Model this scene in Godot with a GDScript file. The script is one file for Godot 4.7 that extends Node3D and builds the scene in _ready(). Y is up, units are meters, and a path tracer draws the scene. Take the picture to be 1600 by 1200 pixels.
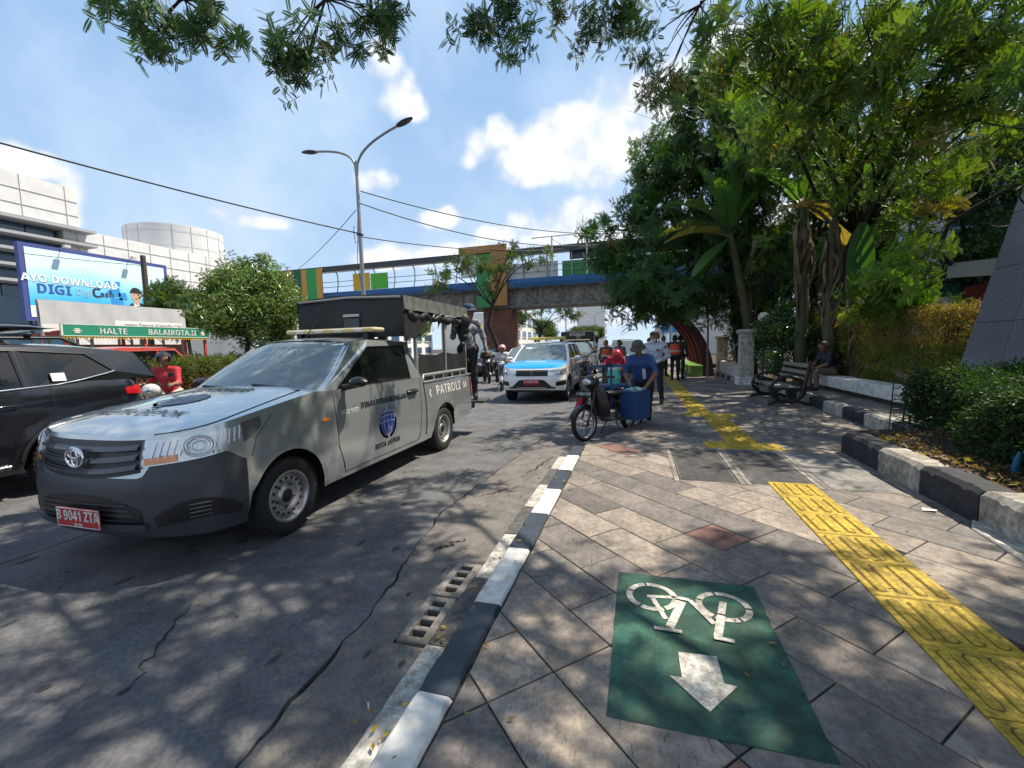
extends Node3D
# A street with a wide pavement: patrol pickup, kerb, tactile strip, trees, footbridge.
# World: -z runs along the road away from the camera, x to the pavement side, y up, road surface at y = 0.

const PV := 0.12            # height of the pavement above the road
var rng := RandomNumberGenerator.new()
var used := {}
var M := {}                 # materials
var T := {}                 # textures

func _ready() -> void:
	rng.seed = 4711
	set_camera()
	set_sky()
	make_textures()
	make_materials()
	print("materials ", Time.get_ticks_msec())
	build_ground()
	print("ground ", Time.get_ticks_msec())
	build_far_side()
	build_bridge()
	print("far ", Time.get_ticks_msec())
	build_right_side()
	print("right ", Time.get_ticks_msec())
	build_vegetation()
	print("plants ", Time.get_ticks_msec())
	build_vehicles()
	print("vehicles ", Time.get_ticks_msec())
	build_people()
	print("people ", Time.get_ticks_msec())
	build_details()
	print("details ", Time.get_ticks_msec())

# ---------------------------------------------------------------- camera, sky, sun
func set_camera() -> void:
	var cam := Camera3D.new()
	cam.name = "camera"
	cam.fov = rad_to_deg(2.0 * atan(600.0 / 675.0))
	cam.near = 0.05
	cam.far = 2000.0
	add_child(cam)
	var fwd := Vector3(-0.28033, -0.08511, -0.95612)
	var up := Vector3(0.00196, 0.99601, -0.08924)
	cam.transform = Transform3D(Basis(fwd.cross(up).normalized(), up, -fwd).orthonormalized(), Vector3(0, 1.55, 0))
	cam.current = true

func set_sky() -> void:
	var env := Environment.new()
	env.background_mode = Environment.BG_SKY
	env.tonemap_mode = Environment.TONE_MAPPER_LINEAR
	env.tonemap_exposure = 1.66
	env.sdfgi_enabled = true
	env.ssao_enabled = true
	env.ssil_enabled = true
	var sky := Sky.new()
	var pm := PanoramaSkyMaterial.new()
	pm.panorama = ImageTexture.create_from_image(sky_image())
	pm.energy_multiplier = 0.86
	sky.sky_material = pm
	env.sky = sky
	env.ambient_light_source = Environment.AMBIENT_SOURCE_SKY
	var we := WorldEnvironment.new()
	we.name = "environment"
	we.environment = env
	add_child(we)
	var sun := DirectionalLight3D.new()
	sun.name = "sun"
	sun.light_energy = 1.6
	sun.light_angular_distance = 0.55
	sun.light_color = Color(1.0, 0.955, 0.88)
	sun.shadow_enabled = true
	add_child(sun)
	var to_sun := Vector3(0.42, 0.86, -0.26).normalized()
	sun.look_at_from_position(to_sun * 50.0, Vector3.ZERO, Vector3(0, 0, 1))

const CLOUDS := [-0.540,0.538,0.037,0.038, -0.524,0.496,0.056,0.045, -0.552,0.560,0.039,0.023, -0.478,0.478,0.027,0.031, -0.568,0.347,0.050,0.021, -0.585,0.338,0.026,0.017, -0.816,0.252,0.059,0.016, -0.856,0.262,0.028,0.015, -0.778,0.251,0.050,0.014, -0.836,0.267,0.019,0.013, -1.115,0.291,0.029,0.024, -1.083,0.289,0.031,0.022, -1.056,0.260,0.019,0.033, -1.067,0.230,0.022,0.029, -1.127,0.296,0.019,0.021, -0.447,0.277,0.053,0.023, -0.418,0.286,0.031,0.020, -0.349,0.411,0.040,0.040, -0.285,0.433,0.050,0.039, -0.200,0.441,0.059,0.050, -0.143,0.465,0.053,0.027, -0.123,0.425,0.055,0.056, -0.201,0.378,0.154,0.047, -0.089,0.382,0.082,0.069, -0.364,0.394,0.028,0.026, -0.243,0.404,0.085,0.058, -0.041,0.422,0.080,0.088, 0.005,0.479,0.071,0.055, 0.068,0.489,0.062,0.068, -0.047,0.506,0.040,0.035, 0.031,0.391,0.103,0.089, -0.305,0.250,0.050,0.021, -0.189,0.273,0.100,0.039, -0.104,0.287,0.083,0.038, -0.161,0.238,0.127,0.026, -0.478,0.204,0.125,0.027, -0.574,0.195,0.080,0.026, -0.364,0.211,0.100,0.024, -0.049,0.231,0.082,0.039, 0.185,0.529,0.066,0.052, 0.338,0.452,0.083,0.053, 0.389,0.269,0.088,0.061, 0.510,0.192,0.085,0.057, 0.298,0.213,0.091,0.056, -0.208,0.052,0.131,0.036, -0.065,0.069,0.084,0.042]

func sky_image() -> Image:
	var w := 2048
	var h := 1024
	var cl := PackedFloat32Array(CLOUDS)
	# the same kind of cumulus clouds go on round the rest of the sky
	for k in 70:
		var az := rng.randf_range(0.75, TAU - 1.35)
		var el := rng.randf_range(0.1, 0.75)
		for j in 4:
			cl.append_array([az + rng.randf_range(-0.12, 0.12), el + rng.randf_range(-0.03, 0.03), rng.randf_range(0.05, 0.12), rng.randf_range(0.025, 0.05)])
	# density of the cloud blobs on a coarse map, painted blob by blob
	var dens := PackedFloat32Array()
	dens.resize(w * h / 2)
	dens.fill(-1.0)
	for k in range(0, cl.size(), 4):
		var az: float = fposmod(cl[k], TAU) / TAU * w
		var ey: float = (0.5 - cl[k + 1] / PI) * h
		var rx: float = cl[k + 2] / TAU * w
		var ry: float = cl[k + 3] / PI * h
		for y in range(maxi(0, int(ey - ry * 1.5)), mini(h / 2, int(ey + ry * 1.5) + 1)):
			var dy := (y - ey) / ry
			if dy > 0.0:
				dy *= 1.25          # flatter bottoms
			for xx in range(int(az - rx * 1.5), int(az + rx * 1.5) + 1):
				var dx := (xx - az) / rx
				var d := 1.0 - (dx * dx + dy * dy)
				var i := y * w + posmod(xx, w)
				if d > -1.0:
					var o := dens[i]
					dens[i] = maxf(o, d) + (0.25 * minf(o, d) if minf(o, d) > 0.0 else 0.0)
	var ns := FastNoiseLite.new()
	ns.noise_type = FastNoiseLite.TYPE_SIMPLEX_SMOOTH
	ns.fractal_octaves = 6
	ns.fractal_gain = 0.58
	ns.frequency = 0.02
	ns.seed = 5
	var na := ns.get_seamless_image(w, h / 2, false, false, 0.1, false).get_data()
	ns.frequency = 0.006
	ns.seed = 9
	var nb := ns.get_seamless_image(w, h / 2, false, false, 0.1, false).get_data()
	var px := PackedByteArray()
	px.resize(w * h * 3)
	var zen := Vector3(0.17, 0.30, 0.54)
	var mid := Vector3(0.26, 0.41, 0.63)
	var hor := Vector3(0.52, 0.64, 0.76)
	var lut := PackedByteArray()
	lut.resize(1025)
	for i in 1025:
		lut[i] = int(clampf(Color(i / 1024.0, 0, 0).linear_to_srgb().r, 0, 1) * 255.0 + 0.5)
	for y in h:
		var el := (0.5 - (y + 0.5) / h) * PI
		var t := clampf(el / 0.5, 0.0, 1.0)
		var base := hor.lerp(mid, sqrt(t)) if el < 0.5 else mid.lerp(zen, clampf((el - 0.5) / 0.9, 0, 1))
		if y >= h / 2:
			base = hor * 0.9
		for x in w:
			var c := base
			if y < h / 2:
				var i := y * w + x
				var f := na[i] / 255.0 - 0.5
				var g := nb[i] / 255.0 - 0.5
				# thin veil
				c = c.lerp(Vector3(0.8, 0.86, 0.93), clampf(g * 0.7 + 0.10, 0.0, 0.3))
				var d := dens[i]
				if d > -0.95:
					var q := d + f * 3.2 + 0.1
					var a := smoothstep(-0.2, 1.2, q)
					if a > 0.0:
						var shade := clampf(0.2 + q * 0.45 + f * 1.1, 0.0, 1.0)
						var cc := Vector3(0.50, 0.55, 0.63).lerp(Vector3(0.80, 0.81, 0.82), shade)
						c = c.lerp(cc, a * 0.94)
			var o := (y * w + x) * 3
			px[o] = lut[int(minf(c.x, 1.0) * 1024.0)]
			px[o + 1] = lut[int(minf(c.y, 1.0) * 1024.0)]
			px[o + 2] = lut[int(minf(c.z, 1.0) * 1024.0)]
	return Image.create_from_data(w, h, false, Image.FORMAT_RGB8, px)

# ---------------------------------------------------------------- geometry helper
class G:
	var v := PackedVector3Array()
	var n := PackedVector3Array()
	var uv := PackedVector2Array()
	var col := PackedColorArray()
	var ix := PackedInt32Array()
	var c := Color.WHITE
	func vert(p: Vector3, nn: Vector3, t := Vector2.ZERO) -> int:
		v.append(p)
		n.append(nn)
		uv.append(t)
		col.append(c)
		return v.size() - 1
	func tri(a: Vector3, b: Vector3, d: Vector3) -> void:
		var nn := (b - a).cross(d - a).normalized()
		var i := vert(a, nn)
		vert(b, nn)
		vert(d, nn)
		ix.append_array([i, i + 2, i + 1])
	func quad(a: Vector3, b: Vector3, d: Vector3, e: Vector3) -> void:
		var nn := (d - a).cross(e - b).normalized()
		var i := vert(a, nn, Vector2(0, 1))
		vert(b, nn, Vector2(1, 1))
		vert(d, nn, Vector2(1, 0))
		vert(e, nn, Vector2(0, 0))
		ix.append_array([i, i + 2, i + 1, i, i + 3, i + 2])
	func fan(p: Array) -> void:
		for k in range(1, p.size() - 1):
			tri(p[0], p[k], p[k + 1])
	func box(o: Vector3, s: Vector3, b := Basis.IDENTITY, bev := 0.0) -> void:
		var h := s * 0.5
		var e := minf(bev, minf(h.x, minf(h.y, h.z)) * 0.98)
		var ax := [b.x, b.y, b.z]
		for k in 3:
			var i := (k + 1) % 3
			var j := (k + 2) % 3
			var hh := [h.x, h.y, h.z]
			for sg in [-1.0, 1.0]:
				var m: Vector3 = o + ax[k] * (hh[k] * sg)
				var du: Vector3 = ax[i] * (hh[i] - e)
				var dv: Vector3 = ax[j] * (hh[j] - e)
				if sg > 0:
					quad(m - du - dv, m + du - dv, m + du + dv, m - du + dv)
				else:
					quad(m - du + dv, m + du + dv, m + du - dv, m - du - dv)
			if e > 0.0:
				for su in [-1.0, 1.0]:
					for sv in [-1.0, 1.0]:
						# edge along axis k
						var a1: Vector3 = o + ax[i] * (hh[i] * su) + ax[j] * ((hh[j] - e) * sv)
						var a2: Vector3 = o + ax[i] * ((hh[i] - e) * su) + ax[j] * (hh[j] * sv)
						var d: Vector3 = ax[k] * (hh[k] - e)
						if su * sv > 0:
							quad(a1 - d, a2 - d, a2 + d, a1 + d)
						else:
							quad(a2 - d, a1 - d, a1 + d, a2 + d)
		if e > 0.0:
			for sx in [-1.0, 1.0]:
				for sy in [-1.0, 1.0]:
					for sz in [-1.0, 1.0]:
						var p := [o + b.x * (h.x * sx) + b.y * ((h.y - e) * sy) + b.z * ((h.z - e) * sz), o + b.x * ((h.x - e) * sx) + b.y * (h.y * sy) + b.z * ((h.z - e) * sz), o + b.x * ((h.x - e) * sx) + b.y * ((h.y - e) * sy) + b.z * (h.z * sz)]
						if sx * sy * sz > 0:
							tri(p[0], p[1], p[2])
						else:
							tri(p[0], p[2], p[1])
	# rows of points; smooth
	func grid(rows: Array, cu := false, cv := false) -> void:
		var r := rows.size()
		var q: int = rows[0].size()
		var s := v.size()
		var L := 0.0
		for i in r:
			for j in q:
				vert(rows[i][j], Vector3.ZERO, Vector2(j / float(maxi(1, q - 1)), i / float(maxi(1, r - 1))))
		for i in (r if cv else r - 1):
			for j in (q if cu else q - 1):
				var a := s + i * q + j
				var b := s + i * q + (j + 1) % q
				var d := s + ((i + 1) % r) * q + (j + 1) % q
				var e := s + ((i + 1) % r) * q + j
				var nn := (v[d] - v[a]).cross(v[e] - v[b])
				n[a] += nn
				n[b] += nn
				n[d] += nn
				n[e] += nn
				ix.append_array([a, d, b, a, e, d])
		for k in range(s, v.size()):
			n[k] = n[k].normalized() if n[k].length_squared() > 1e-20 else Vector3.UP
	static func frame(d: Vector3) -> Basis:
		var y := d.normalized()
		var x := y.cross(Vector3.UP if absf(y.y) < 0.9 else Vector3.RIGHT).normalized()
		return Basis(x, y, x.cross(y))
	func tube(p: Array, r, seg := 8, caps := true) -> void:
		var rows := []
		var m := p.size()
		var fx := Vector3.ZERO
		for i in m:
			var d: Vector3 = (p[mini(i + 1, m - 1)] - p[maxi(i - 1, 0)]).normalized()
			if fx == Vector3.ZERO:
				fx = G.frame(d).x
			fx = (fx - d * fx.dot(d)).normalized()
			var fz := d.cross(fx)
			var rr: float = r[i] if r is Array else r
			var row := []
			for k in seg:
				var a := TAU * k / seg
				row.append(p[i] + (fx * cos(a) + fz * sin(a)) * rr)
			rows.append(row)
		grid(rows, true)
		if caps:
			var a: Array = rows[0].duplicate()
			a.reverse()
			fan(a)
			fan(rows[m - 1])
	# profile of (radius, height) turned about the y axis of xf
	func lathe(prof: Array, seg: int, xf := Transform3D.IDENTITY, from := 0.0, to := TAU) -> void:
		var rows := []
		var full := absf(to - from - TAU) < 1e-4
		for p in prof:
			var row := []
			for k in (seg if full else seg + 1):
				var a := from + (to - from) * k / seg
				row.append(xf * Vector3(cos(a) * p.x, p.y, -sin(a) * p.x))
			rows.append(row)
		grid(rows, full)
	# a flat lathe with hard edges between the profile's pieces
	func lathe_hard(prof: Array, seg: int, xf := Transform3D.IDENTITY) -> void:
		for i in prof.size() - 1:
			lathe([prof[i], prof[i + 1]], seg, xf)
	func cyl(a: Vector3, b: Vector3, r: float, seg := 12, r2 := -1.0) -> void:
		tube([a, b], [r, r if r2 < 0 else r2], seg)
	func ball(o: Vector3, s: Vector3, seg := 12, b := Basis.IDENTITY) -> void:
		var rows := []
		for i in seg / 2 + 1:
			var t := PI * i / (seg / 2)
			var row := []
			for k in seg:
				var a := TAU * k / seg
				row.append(o + b * (Vector3(cos(a) * sin(t), -cos(t), -sin(a) * sin(t)) * s))
			rows.append(row)
		grid(rows, true)
	# polygon (x, z) raised from y0 to y1 with an optional chamfer at the top
	func slab(p: PackedVector2Array, y0: float, y1: float, bev := 0.0, xf := Transform3D.IDENTITY, sides := true) -> void:
		var q := PackedVector2Array()
		for a in p:
			if q.is_empty() or (q[q.size() - 1].distance_to(a) > 0.002 and q[0].distance_to(a) > 0.002):
				q.append(a)
		var m := q.size()
		if m < 3: return
		if Geometry2D.is_polygon_clockwise(q):
			q.reverse()
		var top := q
		if bev > 0.0:
			top = PackedVector2Array()
			for i in m:
				var a := q[(i + m - 1) % m]
				var b := q[i]
				var d := q[(i + 1) % m]
				var e1 := (b - a).normalized()
				var e2 := (d - b).normalized()
				var n1 := Vector2(-e1.y, e1.x)
				var n2 := Vector2(-e2.y, e2.x)
				var bi := n1 + n2
				var l := maxf(bi.length_squared(), 0.3)
				top.append(b + bi * (2.0 * bev / l))
		var ids := Geometry2D.triangulate_polygon(top)
		if ids.is_empty():
			top = q
			ids = Geometry2D.triangulate_polygon(top)
		var up := xf.basis.y
		var s := v.size()
		for t in top:
			vert(xf * Vector3(t.x, y1, t.y), up, t)
		for k in range(0, ids.size(), 3):
			var a := top[ids[k]]
			var b := top[ids[k + 1]]
			var d := top[ids[k + 2]]
			var ccw := (b - a).cross(d - a) > 0
			ix.append_array([s + ids[k], s + ids[k + 1], s + ids[k + 2]] if ccw else [s + ids[k], s + ids[k + 2], s + ids[k + 1]])
		for i in m:
			var j := (i + 1) % m
			var a := xf * Vector3(q[i].x, y1 - bev, q[i].y)
			var b := xf * Vector3(q[j].x, y1 - bev, q[j].y)
			if bev > 0.0:
				quad(b, a, xf * Vector3(top[i].x, y1, top[i].y), xf * Vector3(top[j].x, y1, top[j].y))
			if sides:
				quad(xf * Vector3(q[j].x, y0, q[j].y), xf * Vector3(q[i].x, y0, q[i].y), a, b)
	func mesh() -> ArrayMesh:
		var am := ArrayMesh.new()
		if v.is_empty():
			return am
		var ar := []
		ar.resize(Mesh.ARRAY_MAX)
		ar[Mesh.ARRAY_VERTEX] = v
		ar[Mesh.ARRAY_NORMAL] = n
		ar[Mesh.ARRAY_TEX_UV] = uv
		ar[Mesh.ARRAY_COLOR] = col
		ar[Mesh.ARRAY_INDEX] = ix
		am.add_surface_from_arrays(Mesh.PRIMITIVE_TRIANGLES, ar)
		return am

# ---------------------------------------------------------------- nodes
func numbered(called: String) -> String:
	var k: int = used.get(called, 0)
	used[called] = k + 1
	return called if k == 0 else "%s_%03d" % [called, k]

func tag(o: Node3D, label := "", category := "", group := "", kind := "") -> Node3D:
	if label: o.set_meta("label", label)
	if category: o.set_meta("category", category)
	if group: o.set_meta("group", group)
	if kind: o.set_meta("kind", kind)
	return o

func thing(called: String, label: String, category: String, at := Vector3.ZERO, turn := 0.0, group := "") -> Node3D:
	var o := Node3D.new()
	o.name = numbered(called)
	add_child(o)
	o.position = at
	o.rotation.y = turn
	tag(o, label, category, group)
	return o

func part(called: String, g, m: Material, parent: Node = self, at := Transform3D.IDENTITY) -> MeshInstance3D:
	var o := MeshInstance3D.new()
	o.name = numbered(called) if parent == self else called
	o.mesh = g.mesh() if g is G else g
	o.material_override = m
	o.transform = at
	parent.add_child(o, true)
	return o

func setting(called: String, g, m: Material) -> MeshInstance3D:
	var o := part(called, g, m)
	o.set_meta("kind", "structure")
	return o

func swarm(called: String, mesh: Mesh, m: Material, xs: Array, cols: Array, parent: Node = self) -> MultiMeshInstance3D:
	var mm := MultiMesh.new()
	mm.transform_format = MultiMesh.TRANSFORM_3D
	mm.use_colors = true
	mm.mesh = mesh
	mm.instance_count = xs.size()
	for i in xs.size():
		mm.set_instance_transform(i, xs[i])
		mm.set_instance_color(i, cols[i])
	var o := MultiMeshInstance3D.new()
	o.name = numbered(called) if parent == self else called
	o.multimesh = mm
	o.material_override = m
	parent.add_child(o, true)
	return o

func lettering(text: String, size: float, xf: Transform3D, depth := 0.003, bold := true, face := "Droid Sans") -> G:
	# letters in the xy plane of xf, centred, cap height about 0.72 * size
	var f := SystemFont.new()
	f.font_names = PackedStringArray([face])
	f.font_weight = 700 if bold else 400
	var t := TextMesh.new()
	t.text = text
	t.font = f
	t.font_size = 48
	t.pixel_size = size / 48.0
	t.depth = depth
	t.curve_step = 4.0
	var g := G.new()
	var ar := t.get_mesh_arrays()
	var vs: PackedVector3Array = ar[Mesh.ARRAY_VERTEX]
	var nn: PackedVector3Array = ar[Mesh.ARRAY_NORMAL]
	for i in vs.size():
		g.vert(xf * vs[i], (xf.basis * nn[i]).normalized())
	if ar[Mesh.ARRAY_INDEX] != null:
		g.ix = ar[Mesh.ARRAY_INDEX]
	else:
		g.ix = PackedInt32Array(range(vs.size()))
	return g

func lin(r: float, g: float, b: float) -> Color:
	return Color(r, g, b).linear_to_srgb()

func poly(z: float, pts: Array) -> float:
	# piecewise linear through (z, value) pairs sorted by z
	if z <= pts[0].x: return pts[0].y
	for i in pts.size() - 1:
		if z <= pts[i + 1].x:
			return lerpf(pts[i].y, pts[i + 1].y, (z - pts[i].x) / (pts[i + 1].x - pts[i].x))
	return pts[pts.size() - 1].y

func smooth(z: float, pts: Array) -> float:
	# the same with eased steps
	if z <= pts[0].x: return pts[0].y
	for i in pts.size() - 1:
		if z <= pts[i + 1].x:
			var a: Vector2 = pts[maxi(i - 1, 0)]
			var b: Vector2 = pts[i]
			var c: Vector2 = pts[i + 1]
			var d: Vector2 = pts[mini(i + 2, pts.size() - 1)]
			var t := (z - b.x) / (c.x - b.x)
			var m0 := (c.y - a.y) / maxf(c.x - a.x, 1e-4) * (c.x - b.x)
			var m1 := (d.y - b.y) / maxf(d.x - b.x, 1e-4) * (c.x - b.x)
			var t2 := t * t
			var t3 := t2 * t
			return (2 * t3 - 3 * t2 + 1) * b.y + (t3 - 2 * t2 + t) * m0 + (-2 * t3 + 3 * t2) * c.y + (t3 - t2) * m1
	return pts[pts.size() - 1].y

# ---------------------------------------------------------------- textures and materials
# layers of seamless noise: [type, frequency, octaves, weight, sharpness]; the sum is mapped from lo to hi
func noise_image(size: int, layers: Array, lo: float, hi: float, tint := Vector3.ONE, sd := 1) -> Image:
	var sum := PackedFloat32Array()
	sum.resize(size * size)
	for l in layers:
		var ns := FastNoiseLite.new()
		ns.noise_type = l[0]
		ns.frequency = l[1]
		ns.fractal_octaves = l[2]
		ns.seed = sd
		sd += 1
		if l[0] == FastNoiseLite.TYPE_CELLULAR:
			ns.fractal_type = FastNoiseLite.FRACTAL_NONE
		var im := ns.get_seamless_image(size, size, false, false, 0.12, true).get_data()
		var w: float = l[3]
		var k: float = l[4]
		for i in sum.size():
			sum[i] += w * clampf((im[i] / 255.0 - 0.5) * k + 0.5, 0.0, 1.0)
	var px := PackedByteArray()
	px.resize(size * size * 3)
	for i in sum.size():
		var f := lerpf(lo, hi, clampf(sum[i], 0.0, 1.0))
		px[i * 3] = int(clampf(f * lerpf(1.0, tint.x, 1.0 - sum[i]), 0, 1) * 255)
		px[i * 3 + 1] = int(clampf(f * lerpf(1.0, tint.y, 1.0 - sum[i]), 0, 1) * 255)
		px[i * 3 + 2] = int(clampf(f * lerpf(1.0, tint.z, 1.0 - sum[i]), 0, 1) * 255)
	return Image.create_from_data(size, size, false, Image.FORMAT_RGB8, px)

func make_textures() -> void:
	var S := FastNoiseLite.TYPE_SIMPLEX_SMOOTH
	var P := FastNoiseLite.TYPE_PERLIN
	var V := FastNoiseLite.TYPE_VALUE
	# asphalt: stone grain, worn patches, drips of oil and water
	var a := noise_image(1024, [[V, 0.35, 1, 0.45, 1.6], [S, 0.012, 4, 0.55, 1.5]], 0.68, 1.0, Vector3(0.98, 0.99, 1.02), 3)
	var r := RandomNumberGenerator.new()
	r.seed = 77
	for k in 60:
		var cx := r.randi_range(30, 990)
		var cy := r.randi_range(30, 990)
		var rx := r.randf_range(2, 7)
		var ry := rx * r.randf_range(1.0, 3.2)
		var dk := r.randf_range(0.5, 0.8)
		for y in range(int(-ry), int(ry) + 1):
			for x in range(int(-rx), int(rx) + 1):
				var q := (x / rx) ** 2 + (y / ry) ** 2 + 0.3 * sin(x * 1.3 + k) * sin(y * 0.9)
				if q < 1.0:
					var p := a.get_pixel(clampi(cx + x, 0, 1023), clampi(cy + y, 0, 1023))
					a.set_pixel(clampi(cx + x, 0, 1023), clampi(cy + y, 0, 1023), p * lerpf(dk, 1.0, smoothstep(0.5, 1.0, q)))
	T.asphalt = ImageTexture.create_from_image(a)
	T.concrete = ImageTexture.create_from_image(noise_image(512, [[V, 0.3, 1, 0.25, 1.3], [S, 0.02, 5, 0.45, 1.6], [P, 0.006, 3, 0.3, 2.0]], 0.5, 1.0, Vector3(1.0, 0.97, 0.93), 11))
	# paving stone: fine grain, dark streaks and blotches of dirt
	var st := noise_image(1024, [[V, 0.3, 1, 0.3, 1.2], [S, 0.03, 5, 0.35, 2.2], [P, 0.009, 4, 0.35, 2.2]], 0.66, 1.0, Vector3(0.98, 0.97, 0.97), 21)
	for k in 900:
		var cx := r.randi_range(0, 1023)
		var cy := r.randi_range(0, 1023)
		var len := r.randi_range(4, 26)
		var dk := r.randf_range(0.62, 0.85)
		var dx := r.randf_range(-0.25, 0.25)
		for y in len:
			for x in r.randi_range(1, 3):
				var qx := posmod(cx + x + int(dx * y), 1024)
				var qy := posmod(cy + y, 1024)
				st.set_pixel(qx, qy, st.get_pixel(qx, qy) * dk)
	T.stone = ImageTexture.create_from_image(st)
	T.paint = ImageTexture.create_from_image(noise_image(512, [[V, 0.22, 1, 0.3, 1.8], [S, 0.03, 5, 0.5, 3.0], [P, 0.01, 3, 0.3, 2.0]], 0.35, 1.05, Vector3(0.9, 0.88, 0.85), 31))
	T.dirt = ImageTexture.create_from_image(noise_image(512, [[V, 0.3, 2, 0.4, 1.8], [S, 0.03, 5, 0.6, 1.8]], 0.35, 1.0, Vector3(1.0, 0.95, 0.9), 41))
	T.wall = ImageTexture.create_from_image(noise_image(512, [[V, 0.3, 1, 0.15, 1.2], [S, 0.012, 5, 0.6, 2.0], [P, 0.05, 3, 0.35, 1.5]], 0.82, 1.02, Vector3(0.98, 0.97, 0.95), 51))
	T.plaster = ImageTexture.create_from_image(noise_image(256, [[S, 0.02, 5, 0.7, 1.6], [V, 0.2, 1, 0.3, 1.0]], 0.93, 1.0, Vector3.ONE, 91))
	T.wear = ImageTexture.create_from_image(noise_image(512, [[V, 0.22, 1, 0.3, 1.5], [S, 0.025, 5, 0.45, 2.0], [P, 0.008, 3, 0.3, 2.0]], 0.6, 1.02, Vector3(0.95, 0.92, 0.88), 35))
	T.bark = ImageTexture.create_from_image(noise_image(512, [[S, 0.04, 4, 0.6, 2.0], [V, 0.2, 2, 0.4, 1.5]], 0.35, 1.0, Vector3(1, 0.96, 0.9), 61))
	T.grain = ImageTexture.create_from_image(noise_image(512, [[V, 0.4, 1, 0.5, 1.5], [S, 0.05, 4, 0.5, 1.5]], 0.75, 1.0, Vector3.ONE, 71))
	T.cloth = ImageTexture.create_from_image(noise_image(512, [[S, 0.02, 4, 0.6, 2.0], [V, 0.35, 1, 0.4, 1.0]], 0.7, 1.0, Vector3.ONE, 81))

func mat(called: String, c: Color, rough := 0.8, metal := 0.0, tex: Texture2D = null, metres := 1.0, bump := 0.0, world := true, spec := 0.5) -> StandardMaterial3D:
	var m := StandardMaterial3D.new()
	m.resource_name = called
	m.albedo_color = c
	m.roughness = rough
	m.metallic = metal
	m.metallic_specular = spec
	m.vertex_color_use_as_albedo = true
	if tex:
		m.albedo_texture = tex
		m.uv1_triplanar = true
		m.uv1_world_triplanar = world
		m.uv1_scale = Vector3.ONE / metres
		if bump != 0.0:
			m.heightmap_enabled = true
			m.heightmap_texture = tex
			m.heightmap_scale = bump
	M[called] = m
	return m

func paint(called: String, c: Color, rough := 0.25, metal := 0.0, coat := 0.6) -> StandardMaterial3D:
	var m := mat(called, c, rough, metal)
	m.clearcoat_enabled = true
	m.clearcoat = coat
	m.clearcoat_roughness = 0.05
	return m

func glass(called: String, c: Color, alpha: float) -> StandardMaterial3D:
	var m := StandardMaterial3D.new()
	m.resource_name = called
	c.a = alpha
	m.albedo_color = c
	m.transparency = BaseMaterial3D.TRANSPARENCY_ALPHA
	m.roughness = 0.03
	m.metallic_specular = 0.6
	M[called] = m
	return m

func leafy(called: String, c: Color, rough := 0.45, through := 1.0) -> StandardMaterial3D:
	var m := mat(called, c, rough)
	m.backlight_enabled = true
	m.backlight = Color(through, through, through * 0.45)
	m.cull_mode = BaseMaterial3D.CULL_DISABLED
	return m

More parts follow.
